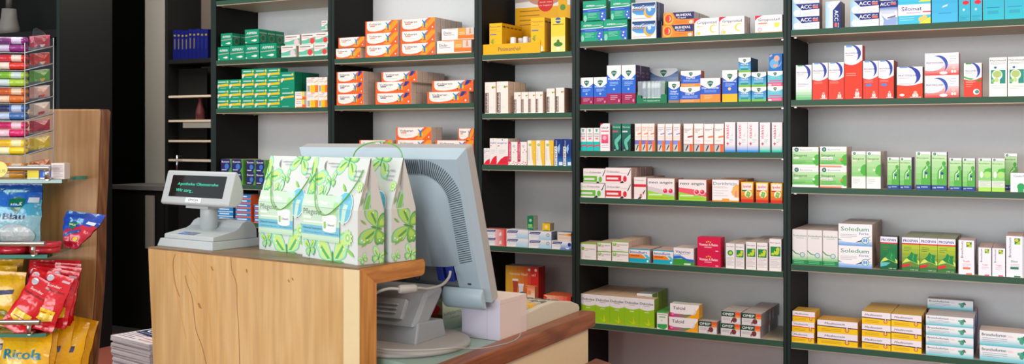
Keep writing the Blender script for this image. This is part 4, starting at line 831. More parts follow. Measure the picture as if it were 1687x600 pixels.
# ---- leftmost bay
put(0, 1, 'asp', 359, 19, 22); put(0, 1, 'asp', 378.7, 24.5, 23); put(0, 1, 'asp', 404, 23, 24, deep=3); put(0, 1, 'asp', 428.3, 27, 24.5, deep=3)
put(0, 1, 'asp', 364, 18.5, 21, z=SHELFZ[(0, 1)]+.0655, deep=2)
put(0, 1, 'asp', 403.5, 23, 23.5, z=SHELFZ[(0, 1)]+.0705, deep=3)
put(0, 1, 'tab2', 463.3, 24.2, 19.3, deep=2); put(0, 1, 'tab', 492.3, 24, 19.3, deep=2); put(0, 1, 'tab', 517.5, 22, 19.3)
put(0, 1, 'tab2', 469.7, 24, 18, l0=1); put(0, 1, 'tab', 496.7, 23, 18.6, l0=1); put(0, 1, 'tab', 518.3, 21, 19, l0=1); put(0, 1, 'tab2', 529.7, 10, 16, z=SHELFZ[(0, 1)]+.109)
for x, n in ((357, 3), (377.3, 3), (398.3, 4), (419.3, 4), (440.3, 4)): put(0, 2, 'tho', x, 20.2, 15.8, n=n)
put(0, 2, 'tho2', 462.2, 23, 29.5, n=2, deep=3)
put(0, 2, 'yw2', 486, 18.6, 13, n=2); put(0, 2, 'yw', 505, 19, 24.6, n=2); put(0, 2, 'yw', 524.3, 15, 24.6, n=2)
put(0, 3, 'navy', 364, 17.5, 20.6, n=2); put(0, 3, 'navy', 382.3, 17.5, 20.6, n=2, deep=2); put(0, 3, 'navy', 406, 15, 20.6, n=2); put(0, 3, 'navy', 421.8, 15, 20.6, n=2)
put(0, 4, 'blf', 359, 25, 7.4, n=6); put(0, 4, 'blf2', 388, 25, 7.4, n=6); put(0, 4, 'blf2', 419, 14, 7.4, n=4)
# ---- second bay
put(1, 0, 'v0', 550.5+1, 42.5, 17, deep=2); put(1, 0, 'v0', 557.5, 42.5, 16.6, z=SHELFZ[(1, 0)]+.0475)
put(1, 0, 'v1', 602, 53.5, 19.9, n=3); put(1, 0, 'v1', 659.7, 57, 20.3, n=3, deep=5)
put(1, 0, 'dic', 720, 56.5, 22, deep=2); put(1, 0, 'dic', 728, 53, 20, z=SHELFZ[(1, 0)]+.0527)
put(1, 1, 'v2', 554.6, 44, 18.3, n=3, deep=3); put(1, 1, 'v2', 618.8, 58.5, 18.6, n=2, deep=5); put(1, 1, 'v2', 628.5, 58.5, 18.2, z=SHELFZ[(1, 1)]+.0897, deep=5)
put(1, 1, 'v2', 704, 68, 19.2, deep=2); put(1, 1, 'v2', 712, 68, 18.9, z=SHELFZ[(1, 1)]+.0454)
put(1, 2, 'v1', 592, 57, 20.3); put(1, 2, 'v1', 652.5, 58, 20.8, n=2, deep=2); put(1, 2, 'v1', 717.5, 63, 20.8); put(1, 2, 'v1', 755, 26, 20.5, z=SHELFZ[(1, 2)]+.0487)
# ---- narrow middle bay
UM = put(2, 1, 'um', 799, 17.8, 51.5); put(2, 1, 'um', 818.3, 18.8, 52.5, deep=3)
for x in (847, 858.9, 870.8, 882.7): put(2, 1, 'ums', x, 11.2, 34.5, deep=1)
put(2, 1, 'umm', 900.7, 13.5, 40); put(2, 1, 'umm', 915.7, 14, 41, deep=2)
put(2, 2, 'dor', 797, 10, 27); put(2, 2, 'dor', 806.7, 11.4, 43.5); put(2, 2, 'dor', 818.4, 18.6, 43.3, deep=2)
put(2, 2, 'pkl', 837.5, 15, 38); put(2, 2, 'pkl', 852.9, 15, 38)
for x in (869, 883.3, 898): put(2, 2, 'ylc', x, 13.8, 41)
put(2, 2, 'mom', 913.3, 14.2, 44); put(2, 2, 'mom', 928, 13.6, 44)
a_ = put(2, 3, 'sr', 797, 37, 13.5, n=2); put(2, 3, 's1', 834.5, 36, 14, n=2); b_ = put(2, 3, 's2', 871, 37.5, 13.8, n=2); c_ = put(2, 3, 's3', 909, 32.5, 14)
put(2, 3, 'grn', 868.8, 10.4, 23, z=b_[2]+.0011, sb=.05-.02); put(2, 3, 'ylw', 893.7, 12.5, 12, z=b_[2]+.0011, sb=.05-.02); put(2, 3, 'orw', 918.7, 22.5, 14, z=c_[2], sb=.012)
# ---- fourth bay
put(3, 0, 'aspc', 956, 38, 34.5, deep=2); put(3, 0, 'aspc', 994.4, 39, 35, deep=2)
put(3, 0, 'aspc', 960.5, 38, 34.3, z=SHELFZ[(3, 0)]+.0737); put(3, 0, 'aspc', 1005.8, 33, 34.5, z=SHELFZ[(3, 0)]+.0748)
put(3, 0, 'box', 1040.3, 41, 30, n=2, deep=3); put(3, 0, 'ibu', 1091.3, 50.6, 20.3, n=2, deep=6, dx=.004)
put(3, 0, 'gc', 1144, 40.7, 29, deep=3); put(3, 0, 'gc', 1185.4, 41, 29.7, deep=3); put(3, 0, 'gh', 1244, 45, 28.8)
for x in (955.6, 978): put(3, 1, 'mn', x, 21.6, 44)
put(3, 1, 'mt', 1000, 23.2, 63.3); put(3, 1, 'mt', 1024, 23.2, 63.5, deep=3)
put(3, 1, 'thr', 1101, 19, 35, sb=.02); put(3, 1, 'dm', 1120.3, 33.2, 26, n=2, dx=.003); put(3, 1, 'dk', 1153.8, 33, 39.6); put(3, 1, 'hu', 1190, 25, 52.3)
put(3, 1, 'vr', 1216.7, 20.2, 24, n=2); put(3, 1, 'vr', 1238, 24.4, 24, n=2); q_ = put(3, 1, 'vr', 1216.7, 20.2, 24, l0=2, deep=2); put(3, 1, 'vr', 1216.7, 20.2, 24, sb=.0612, n=2)
q_ = put(3, 1, 'pv', 1264.7, 24.8, 24.6, n=2); put(3, 1, 'bb', 1267, 22, 28.5, z=q_[2])
for x in (955.4, 966.4, 977.6): put(3, 2, 'rh', x, 10.5, 37.7)
put(3, 2, 'sn', 989, 15.8, 45.4, deep=1); put(3, 2, 'n1', 1008.7, 14.5, 45); put(3, 2, 'n2', 1024.5, 14.5, 45, deep=2)
for x in (1046, 1057, 1067): put(3, 2, 'h1', x, 10.6, 45.5)
for x in (1083.4, 1096, 1109): put(3, 2, 'h2', x, 11.8, 45.5)
for x in (1126.3, 1143.5): put(3, 2, 'h3', x, 15.7, 46)
for x in (1160, 1176.8): put(3, 2, 'h4', x, 15.7, 46)
for x in (1194, 1214, 1231.8): put(3, 2, 'nb', x, 17.4, 49)
for x in (1251.5, 1271.5): put(3, 2, 'ng', x, 17.4, 49)
put(3, 3, 'dg', 955.8, 41, 24.2, deep=1, n=1); put(3, 3, 'dr', 997.8, 42, 25, n=2, deep=9); put(3, 3, 'dg', 961, 37, 24.3, z=SHELFZ[(3, 3)]+.0529)
put(3, 3, 'ds', 1044.5, 20, 35.8, deep=2); put(3, 3, 'ng1', 1066.7, 44.6, 34.8, deep=2); put(3, 3, 'nr1', 1118, 45.6, 34.3, deep=3); put(3, 3, 'do', 1173.5, 43.8, 35.8, deep=2)
put(3, 3, 'i1', 1221, 20.2, 33.2); put(3, 3, 'i2', 1245.4, 20.2, 33.2); put(3, 3, 'i2', 1269.7, 19.5, 33)
put(3, 4, 'pq', 956, 26.4, 27, deep=2); put(3, 4, 'pa', 984.3, 22.6, 14.8, n=2, deep=3); put(3, 4, 'pa', 1008.5, 27, 16.4, n=2, deep=5)
put(3, 4, 'im', 1036.6, 34, 22.6, deep=2); put(3, 4, 'im', 1076.2, 33, 22.6, deep=2); put(3, 4, 'va', 1109.7, 33.3, 28.4, deep=2)
put(3, 4, 'vo', 1149, 38.3, 24.2, n=2, deep=1); put(3, 4, 'ib2', 1196, 14.6, 41, deep=4); put(3, 4, 'ib', 1211.6, 14.6, 41, deep=4)
put(3, 4, 'ib', 1229, 17, 45.4, deep=4); put(3, 4, 'ib', 1247, 17.5, 45.4, deep=4); put(3, 4, 'ib', 1267.4, 20, 53)
for x in (957.5, 980, 1002.5, 1026.8): put(3, 5, 'du', x, 23.4, 45.5, deep=5, sb=.014)
put(3, 5, 'du', 1051.4, 23.4, 45.5, sb=.014); put(3, 5, 'dul', 1049, 25.5, 49.5, sb=.075, deep=3)
put(3, 5, 'le', 1082.3, 17.8, 28.5, deep=3); put(3, 5, 'ta', 1102.3, 47.5, 22, n=2, dx=.004); put(3, 5, 'om', 1150.8, 30.2, 19.8)
put(3, 5, 'om', 1187.6, 31.6, 19.6, n=2, deep=3, dx=.002); put(3, 5, 'om', 1220.6, 32, 19.8, n=2, deep=6, dx=.003)
# ---- rightmost bay
put(4, 0, 'ac', 1305.3, 44.6, 21.2, n=3); put(4, 0, 'av', 1360, 24.4, 44.3, deep=4); put(4, 0, 'ac', 1401, 47, 21.8, n=2); put(4, 0, 'as', 1448.8, 30, 41)
put(4, 0, 'si', 1479.4, 54, 36, n=2); put(4, 0, 'sb', 1535, 43.3, 47); put(4, 0, 'so', 1579.5, 18.8, 43); put(4, 0, 'so', 1599.2, 18.8, 43); put(4, 0, 'sw', 1620, 34.5, 56); put(4, 0, 'sw', 1655.5, 34.5, 56)
put(4, 1, 'mg', 1311.4, 26, 57.3); put(4, 1, 'm1', 1338.5, 25.5, 60.5); put(4, 1, 'm1', 1364.8, 25.5, 61); put(4, 1, 'mta', 1391, 29.7, 88.5); put(4, 1, 'm2', 1421.8, 25, 62.3); put(4, 1, 'm2', 1447.3, 25.3, 62.8, deep=2)
put(4, 1, 'ms', 1477.7, 42.3, 51.5); put(4, 1, 'mw', 1523.8, 56, 36.6, n=2); put(4, 1, 'mh', 1588, 29.5, 55.8); put(4, 1, 'ph', 1629.7, 29.3, 64.5); put(4, 1, 'ph', 1660.2, 29.3, 65)
put(4, 2, 'sf', 1305.5, 43, 33, n=2); put(4, 2, 'se', 1350.8, 44, 33.8, n=2, deep=2); put(4, 2, 'st', 1403, 23.5, 61, deep=1); put(4, 2, 'st', 1427.5, 23.5, 61.3, deep=3)
put(4, 2, 'br', 1462.2, 19.3, 52.3); put(4, 2, 'br', 1482.3, 19.3, 52.3, deep=2); put(4, 2, 'brl', 1509, 24.3, 62.8); put(4, 2, 'brl', 1534.8, 25, 62.8); put(4, 2, 'br', 1564.3, 20.2, 53.7); put(4, 2, 'br', 1585.8, 20.6, 53.9)
put(4, 2, 'bt', 1612, 21, 54.5); put(4, 2, 'bt', 1634, 21.6, 54.7); put(4, 2, 'brl', 1655, 21, 60, sb=.14); put(4, 2, 'ge', 1664.7, 44, 31.5)
for x in (1305.6, 1330.2, 1355.6): put(4, 3, 'sl', x, 24.2, 57.6, deep=4)
put(4, 3, 'sof', 1381.4, 55.5, 35.9, n=2, deep=3); put(4, 3, 'p1', 1450.5, 28, 54.3)
for x in (1486, 1515.2, 1544.6): put(4, 3, 'p2', x, 28.8, 55.2, deep=5)
put(4, 3, 'b1', 1579.2, 26.2, 56, deep=2); put(4, 3, 'b2', 1612, 21.3, 45.7, deep=4); put(4, 3, 'b2', 1634.6, 21.3, 45.7, deep=4); put(4, 3, 'b3', 1657.7, 27.6, 67.5, deep=3); put(4, 3, 'b3', 1686.2, 27.6, 67.5, deep=3)
put(4, 4, 'm3', 1304.2, 37, 17, n=3, deep=2, dx=.0015); put(4, 4, 'mx', 1346.6, 66.5, 20.4, n=2, deep=2)
put(4, 4, 'me', 1420, 47.5, 20.4, n=3, deep=5); put(4, 4, 'me', 1468.4, 50, 20.6, n=3, deep=5)
q_ = put(4, 4, 'bf', 1525.4, 78.5, 16.4, n=4, deep=5); put(4, 4, 'bf', 1528, 78.5, 16.4, z=q_[2], sb=.15, d=.045); put(4, 4, 'bf2', 1614, 92, 24.5, n=2, deep=2)

SHN = ['top shelf', 'second shelf', 'third shelf', 'fourth shelf', 'fifth shelf', 'lowest shelf']
cols_ = {}
for p in PLACED: cols_.setdefault((p[0], p[1], T[p[2]][1]), set()).add(p[4])
tot = {}
for p in PLACED: tot[(p[0], p[1], T[p[2]][1])] = tot.get((p[0], p[1], T[p[2]][1]), 0)+1
DEEPN = ['front', 'second row', 'third row', 'fourth row', 'fifth row', 'sixth row', 'seventh row', 'eighth row', 'ninth row', 'rearmost']
seen_l = set()
for bay, sh, ty, o, X, lv, k, zz in PLACED:
    desc = T[ty][1]; key = (bay, sh, desc)
    # columns merged when a box higher up stands nearly over the one below
    cs = sorted(cols_[key]); merged = []
    for c in cs:
        if not merged or c-merged[-1] > .02: merged.append(c)
    ci = max(i for i, c in enumerate(merged) if c <= X+1e-6)
    sidx = sh-(1 if bay == 0 else 0)
    place = '%s, %s' % (SHN[sidx], BAYS[bay][3].replace('narrow middle', 'narrow'))
    base = SHELFZ[(bay, sh)]; hgt = o.location.z-base
    lev = 0 if hgt < .006 else None
    below = [q for q in PLACED if q[0] == bay and q[1] == sh and abs(q[3].location.x-o.location.x) < .042 and q[3].location.z < o.location.z-.004 and q[6] == k]
    nb = len({round(q[3].location.z, 2) for q in below})
    if hgt > .006: nb = max(nb, 1)
    parts = [desc]
    anyhigher = any(q[3].location.z > base+.006 for q in PLACED if q[0] == bay and q[1] == sh and T[q[2]][1] == desc)
    if anyhigher: parts.append(['bottom', 'second up', 'third up', 'fourth up', 'fifth up', 'sixth up'][min(nb, 5)])
    elif nb: parts.append('lying on top')
    if len(merged) > 1: parts.append(('%s from left' % ORD[ci]))
    if k: parts.append(DEEPN[k])
    elif o.location.y > FY+.045: parts.append('set back')
    lab = ', '.join(parts)+', '+place
    if lab in seen_l: lab = lab.replace(', '+place, ', small gap beside, '+place) if k else lab
    seen_l.add(lab)
    o['label'] = ' '.join(lab.split()[:16]); o['category'] = 'medicine box'
    if tot[key] > 1: o['group'] = 'repeats of the %s, %s' % (desc, place)
print('CARTONS', len(PLACED), 'dup labels', len(PLACED)-len({q[3]['label'] for q in PLACED}))

# ------------------------------------------------------------------ shelf displays
# pine bath tray with boxes and bottles
zt = SHELFZ[(2, 0)]; Yt = FY+.008
x0 = on_y(794.6, 0, Yt).x; x1 = on_y(890, 0, Yt).x; hT = 17.3*depth_y(842, Yt)/F
g = G(); t_ = .003; dT = .19; yel = 'F0B00C'
g.box(x0, 0, 0, x1, t_, hT, yel); g.box(x0, dT-t_, 0, x1, dT, hT*1.2, yel); g.box(x0, t_, 0, x0+t_, dT-t_, hT, yel); g.box(x1-t_, t_, 0, x1, dT-t_, hT*1.2, 'D89A10'); g.box(x0+t_, t_, 0, x1-t_, dT-t_, .004, yel)
f = Face(g, (x0, 0, 0), (x1-x0, 0, 0), (0, 0, hT)); f.text('Pinimenthol', .28, .3, .4, '3A4A5A', wid=.38, bold=.01)
o = g.build('display_tray', PRINT); o.location = (0, Yt, zt+.0005)
tag(o, 'yellow card display tray holding bath bottles, top shelf, narrow bay', 'display tray')
def carton(nm, fn, px, w, h, Y, z, d, sc, tc, label, cat='medicine box', sd=None, group=None):
    wm = on_y(px+w, 0, Y).x-on_y(px, 0, Y).x; hm = h*depth_y(px+w/2, Y)/F
    g = G(); g.box(0, 0, 0, wm, d, hm, cols={'front': 'F0E8E4', 'right': sc, 'left': sc, 'back': sc, 'top': tc, 'bottom': tc})
    fn(Face(g, (0, 0, 0), (wm, 0, 0), (0, 0, hm)))
    if sd: sd(Face(g, (wm, 0, 0), (0, d, 0), (0, 0, hm)))
    o = g.build(nm, PRINT); o.location = (on_y(px, 0, Y).x, Y, z); tag(o, label, cat, group); return o
zf = zt+.0048
for side, (px, w, h, n) in enumerate(((806.5, 20.5, 57, 5), (874.6, 22.4, 63, 4))):
    o = carton('bath_oil_box', d_pini, px, w, h-7, FY+.013, zf, .033, 'DCA212', 'E4AC1A', 'yellow pine bath box at the %s front of the yellow tray' % ('left', 'right')[side], sd=d_piniside, group='yellow bath boxes in the tray')
    for k in range(1, n):
        c = o.copy(); COL.objects.link(c); c.location.y += k*.0336
        c['label'] = 'yellow pine bath box, %s row on the %s side of the yellow tray' % (ORD[k], ('left', 'right')[side])
def bottle(px, Y, z, label):
    g = G(); r = .0115
    g.lathe([(r*.95, 0), (r, .002), (r, .022), (r*.9, .026)], col='C81E3C', cols=['C81E3C', 'C81E3C', 'C81E3C', 'C81E3C'])
    x = on_y(px, 0, Y).x
    e = thing('bath_bottle', label, 'bottle', (x, Y, z), group='small bath bottles in the yellow tray')
    g.build('bottle_body', PRINT, e)
    g = G(); g.lathe([(r*.8, .026), (r*.82, .03), (r*1.02, .031), (r*1.02, .034), (r*.98, .062), (r*.9, .0635)], col='EFE9E4', cols=['7A8A78']*2+['EFE9E4']*4); g.build('cap', PRINT, e)
for px, Y, lb in ((845.5, FY+.045, 'white-capped red bottle, front left in the yellow tray'), (866.5, FY+.045, 'white-capped red bottle, front right in the yellow tray'), (858, FY+.085, 'white-capped red bottle behind the front pair in the tray'), (877-5, FY+.09, 'white-capped red bottle rearmost right in the tray')):
    bottle(px, Y, zf, lb)
put_ = carton('bath_oil_box', d_pinileaf, 908, 23, 56.5, FY+.01, zt+.0005, .05, 'A88A1A', 'D8B83A', 'pale yellow box with green leaf, right of the yellow tray')
# display card behind
Yc = FY+.235; xa = on_y(849, 0, Yc).x; xb = on_y(943, 0, Yc).x-.01; hc = 108*depth_y(895, Yc)/F
g = G(); g.box(xa, 0, 0, xb, .006, hc, 'E8E0D8')
f = Face(g, (xa, 0, 0), (xb-xa, 0, 0), (0, 0, hc)); f.rect(0, 0, 1, .78, 'F2B01A'); f.rect(0, .78, 1, .86, 'F0ECE6'); f.poly([(0, .86), (1, .92), (1, 1), (0, 1)], 'B8A8A0'); f.ell(.55, .9, .3, .1, 'C8907A')
f.lines(.08, .72, .45, 4, .07, '8A6A28', .012); f.ell(.56, .83, .14, None, 'D82A24'); f.text('Jetzt neu', .45, .84, .022, 'F8E8E0', wid=.22); f.text('im Angebot', .45, .79, .02, 'F8E8E0', wid=.22)
f.rect(.79, .42, .95, .98, 'F6B90F'); f.rect(.82, .9, .92, .92, '4A5FA8'); f.ell(.87, .75, .05, None, '6A9A3A'); f.ell(.88, .55, .05, None, 'F0ECE0')
o = g.build('advertising_card', PRINT); o.location = (0, Yc, zt+.0005); tag(o, 'large yellow advertising card standing behind the yellow tray', 'advertising card')

# WICK display on second shelf of the fourth bay
zb = SHELFZ[(3, 1)]; Yb = FY+.012
x0 = on_y(1048.7, 0, Yb).x; x1 = on_y(1098.3, 0, Yb).x; hh = 37*depth_y(1073, Yb)/F
e = thing('inhaler_display', 'green display tray with clear window and inhaler sticks', 'display', ((x0+x1)/2, Yb, zb+.0005)); wD = (x1-x0)/2
g = G(); gr = '17784E'
g.box(-wD, 0, 0, wD, .002, hh*.22, gr); g.poly = None
g.box(-wD, 0, hh*.22, -wD+.018, .002, hh*.36, gr); g.box(wD-.022, 0, hh*.22, wD, .002, hh*.38, gr); g.box(-wD, .10, 0, wD, .102, hh*.98, gr); g.box(-wD, .002, 0, wD, .10, .003, gr); g.box(wD-.002, .002, .003, wD, .10, hh*.95, '1A6A48'); g.box(-wD, .002, .003, -wD+.002, .10, hh*.5, gr)
f = Face(g, (-wD, 0, 0), (2*wD, 0, 0), (0, 0, hh)); shield(f, .28, .1, .06); f.text('Inhalierstift N', .37, .08, .06, 'E8F4EC', wid=.4, bold=.02)
g.build('tray', PRINT, e)
g = G(); g.box(-wD+.003, .004, .01, wD-.008, .006, hh*.99); g.box(-wD+.003, .006, hh*.96, wD-.008, .06, hh*.97); g.build('window_sheet', ACRYL, e)
e2 = []
for i, px in enumerate((1061.5, 1069.5, 1076, 1081, 1086)):
    xx = on_y(px, 0, Yb+.03).x; g = G(); g.lathe([(.0062, 0), (.0062, .018), (.0055, .019)], col='F0F0F0'); g.lathe([(.0055, .019), (.0055, .052)], col='2A5AA8' if i == 0 else '9AB0B8'); g.lathe([(.0062, .052), (.006, .07), (.003, .076)], col='F4F4F4')
    o = g.build('inhaler_stick', PRINT); o.location = (xx, Yb+.03, zb+.004); tag(o, 'inhaler stick standing in green tray, %s from the left' % ORD[i], 'inhaler', 'inhaler sticks in the green tray')
Yh = FY+.19; xa = on_y(1069.5, 0, Yh).x; xb = on_y(1117, 0, Yh).x; hcard = .138
g = G(); wv = xb-xa
out = [(0, 0), (wv, 0), (wv, hcard*.94), (wv-.012, hcard), (.012, hcard), (0, hcard*.94)]
g.prism(out, 0, .004, 'y', 'E4E8EA')
f = Face(g, (0, 0, 0), (wv, 0, 0), (0, 0, hcard)); f.grad(.002, .28, .998, .94, 'CFE4EE', '1E4E9E', 7); f.grad(.002, 0, .998, .28, '3A8A3A', 'D8DC3A', 4)
f.poly([(0, .93)]+[(t/8, .93-.17*math.sin(math.pi*t/8)) for t in range(1, 8)]+[(1, .93), (.95, .995), (.05, .995)], 'DDE3E6'); shield(f, .5, .87, .11); f.text('Schnell, wirksam', .2, .6, .04, 'F0F6FA', wid=.6, bold=.02); f.text('bei verstopfter Nase', .14, .5, .035, 'F0F6FA', wid=.74, bold=.02)
o = g.build('advertising_card', PRINT); o.location = (xa, Yh, zb+.0005); tag(o, 'blue header card with white arc behind the inhaler tray', 'advertising card')
o = carton('inhaler_box', lambda f: (f.rect(0, 0, 1, 1, 'E8ECEE'), f.rect(.15, .2, .6, .8, '28366E')), 1079.5, 24, 6, FY+.118, zb+.0675, .02, 'B8C0C4', 'D0D4D4', 'small white box with blue stripe lying above inhaler tray', 'medicine box')
o.location.z = zb+.0005; g = None
o.data = carton_mesh('ac', .06, .075, .03).build('tmp', PRINT).data; bpy.data.objects.remove(bpy.data.objects['tmp']); o['label'] = 'white box with blue print standing right behind inhaler tray'

# creams on the lowest visible shelf of the narrow bay
z5 = SHELFZ[(2, 4)]
def d_haut(f):
    f.grad(0, 0, 1, 1, 'E2281C', 'D8302A', 2); f.grad(0, 0, .78, 1, 'E8B83A', 'D8402A', 7, False); f.text('Gereizte Haut?', .12, .76, .07, 'F6E4C8', wid=.56, bold=.02)
    f.ell(.72, .92, .04, None, 'F4E8E0'); f.ell(.92, .92, .04, None, 'F4E8E0'); f.text('ut?', .8, .76, .07, 'F6E4C8', wid=.12, bold=.02); f.poly([(.24, .3), (.36, .3), (.39, .62), (.22, .62)], 'B84A3A'); f.rect(.21, .6, .39, .66, 'F0E8E8'); f.poly([(.42, .26), (.52, .26), (.55, .5), (.4, .5)], 'E0E4F0'); f.rect(.39, .49, .56, .54, 'F4F0F4'); f.ell(.52, .28, .1, .05, '4A7A9A'); f.lines(.6, .5, .75, 2, .06, 'F0A878', .015); f.rect(.78, 0, .785, 1, 'B81A14')
carton('cream_display_box', d_haut, 833, 54, 62, FY+.11, z5+.0005, .06, 'B01C14', 'C8BEC8', 'tall orange-red display box standing behind the keyboard')
carton('cream_box', lambda f: (f.rect(0, 0, 1, 1, 'F4D8C0'), f.grad(0, .6, 1, 1, 'F4D8C0', 'F0782A', 4), f.text('Fenistil', .12, .4, .08, 'C84A2A', wid=.7), f.rect(.05, .62, .5, .8, 'F08A3A')), 868.5, 12.4, 36, FY+.04, z5+.0005, .025, 'C87A4A', 'E8A06A', 'small upright orange and white box before the orange-red display box')
carton('cream_box', lambda f: (f.grad(0, 0, 1, 1, 'F6C8A8', 'E8261C', 7, False), f.poly([(0, 0), (.12, 0), (.04, .3), (.16, .45), (.05, .6), (.14, .85), (0, 1)], 'E83A1C'), f.text('Fenistil', .2, .4, .3, '3A3040', wid=.44, bold=.01), f.rect(.68, .4, .8, .55, 'F4E8E0')), 895.5, 45, 26, FY+.02, z5+.0005, .09, 'B8201A', 'E86A3A', 'low red and orange cream box with dark lettering, right of display box')

# ------------------------------------------------------------------ customer counter
ZT, ZL = 1.136, .94
C0 = Vector((-1.209, 1.608, 0)); UU = Vector((-.994, .109, 0)).normalized(); VV = Vector((.109, .994, 0)).normalized()
def cp(u, v, z=ZT): return C0+UU*u+VV*v+Vector((0, 0, z))
LC, DC, TH = .687, .205, .036
ctr = thing('display_counter', 'upright counter of light oak slabs with mitred right corner', 'counter', (0, 0, 0))
# front slab with a slightly wavy left (live) edge
g = G(); F0 = []; zz_ = [0, .3, .5, .62, .74, .86, .96, 1.02, 1.07, 1.135]
wob = [-.05, -.045, -.036, -.03, -.026, -.02, -.013, -.008, -.004, 0]
pts = [(-.0, z) for z in zz_]
for i in range(len(zz_)-1):
    a, b = zz_[i], zz_[i+1]
    ul, uh = LC+wob[i], LC+wob[i+1]
    q = [cp(ul, 0, a), cp(.044, 0, a), cp(.044, 0, b), cp(uh, 0, b)]
    g.face(q)
    g.face([cp(ul, .05, a), cp(ul, 0, a), cp(uh, 0, b), cp(uh, .05, b)])
    g.face([cp(.044, .05, a), cp(ul, .05, a), cp(uh, .05, b), cp(.044, .05, b)])
g.face([cp(LC, 0, 1.135), cp(.044, 0, 1.135), cp(.044, .05, 1.135), cp(LC, .05, 1.135)])
CR = mat('oak_crack_brown', '9E6A38', .7); CS = mat('oak_dark_figure', 'C8975A', .55)
def uz(px, py):
    r = ray(px, py); n_ = VV; t = (C0.dot(n_))/(r[0]*n_.x+r[1]*n_.y); P = Vector((r[0]*t, r[1]*t, CAMZ+r[2]*t)); return ((P-C0).dot(UU), P.z)
def strip(pts, wpx, mi):
    q = []
    for i, (x, y) in enumerate(pts):
        q.append((x/2.726+230, y/2.726+380))
    for i in range(len(q)-1):
        w0 = wpx*(.35 if i == 0 else 1)/2; w1 = wpx*(.3 if i == len(q)-2 else 1)/2
        P = [uz(q[i][0]-w0, q[i][1]), uz(q[i+1][0]-w1, q[i+1][1]), uz(q[i+1][0]+w1, q[i+1][1]), uz(q[i][0]+w0, q[i][1])]
        g.face([cp(u, -.0002*(1+(mi == 1)), z) for u, z in P][::1], mi=mi)
def smoothp(p, n=6): return [(x, y) for x, y, _ in bez([(a, b, 0) for a, b in p], n)]
def bez(p, n=10):
    out = []
    for i in range(len(p)-1):
        p0 = p[max(i-1, 0)]; p1 = p[i]; p2 = p[i+1]; p3 = p[min(i+2, len(p)-1)]
        for t in range(n):
            t /= n; out.append(tuple(.5*((2*p1[k])+(-p0[k]+p2[k])*t+(2*p0[k]-5*p1[k]+4*p2[k]-p3[k])*t*t+(-p0[k]+3*p1[k]-3*p2[k]+p3[k])*t**3) for k in range(3)))
    out.append(p[-1]); return out
for pts, wd_, mi in (([(165, 100), (150, 130), (153, 190), (165, 260), (185, 380), (210, 490)], 1.8, 2), ([(205, 200), (212, 235), (235, 300), (245, 380), (255, 450), (280, 520), (300, 600), (330, 720)], 1.0, 1),
    ([(410, 120), (415, 180), (435, 240), (438, 340), (445, 440), (450, 600), (452, 720)], .9, 1), ([(123, 105), (128, 135), (128, 165)], 2.2, 2), ([(232, 105), (245, 150), (275, 210), (290, 290), (300, 400)], 1.3, 2),
    ([(150, 95), (200, 120), (240, 200), (262, 240)], 1.6, 2), ([(265, 325), (272, 345), (280, 350)], 3.2, 1), ([(240, 280), (262, 335), (275, 345), (285, 320), (280, 260)], 1.0, 2),
    ([(310, 150), (325, 185), (320, 240)], 1.4, 2), ([(480, 172), (482, 190)], 2, 1), ([(322, 160), (330, 180)], 2, 1), ([(668, 220), (672, 232)], 2.2, 1), ([(684, 212), (690, 224)], 2, 1), ([(300, 300), (315, 420), (330, 600)], 1.0, 2), ([(160, 105), (150, 150), (160, 240), (182, 300)], 1.0, 1)):
    strip(smoothp(pts), wd_, mi)
g.build('front_slab', [OAK, CR, CS], ctr)
g = G()
for a, b in ((0, 1.135),):
    g.face([cp(.044, 0, a), cp(0, 0, a), cp(0, 0, b), cp(.044, 0, b)]); g.face([cp(0, .05, a), cp(.044, .05, a), cp(.044, .05, b), cp(0, .05, b)]); g.face([cp(.044, 0, b), cp(0, 0, b), cp(0, .05, b), cp(.044, .05, b)])
g.build('sapwood_strip', SAPW, ctr)['label'] = 'pale sapwood strip down the right edge'
g = G(); g.face([cp(-.0003, 0, 0), cp(-.0003, .05, 0), cp(-.0003, .05, 1.136-TH), cp(-.0003, 0, 1.136)]); o = g.build('end_grain', OAKV, ctr)
g = G(); n = 8; prof = [(0, ZT), (.05, ZT-TH)]   # mitred top slab end with rounded far corner
pr = [(0, ZT), (.05, ZT-TH), (DC-.012, ZT-TH)]+[(DC-.012+.012*math.sin(a), ZT-TH+.012-.012*math.cos(a)) for a in (.5, 1.0, 1.57)]+[(DC, ZT-.008), (DC-.006, ZT)]
def ring(u): return [cp(u, v, z) for v, z in pr]
r0, r1 = ring(-.0003), ring(LC)
g.mesh(r0+r1, [tuple(range(len(pr)))]+[tuple(range(2*len(pr)-1, len(pr)-1, -1))]+[(i, len(pr)+i, len(pr)+(i+1) % len(pr), (i+1) % len(pr)) for i in range(1, len(pr)-1)])
g.build('top_slab', OAKE, ctr)
g = G(); a = .0006
g.face([cp(LC, 0, ZT+a), cp(0, 0, ZT+a), cp(0, DC-.006, ZT+a), cp(LC, DC-.006, ZT+a)]); g.face([cp(LC, -.0004, ZT-.003), cp(0, -.0004, ZT-.003), cp(0, -.0004, ZT+a), cp(LC, -.0004, ZT+a)])
g.build('top_surface', OAKT, ctr)

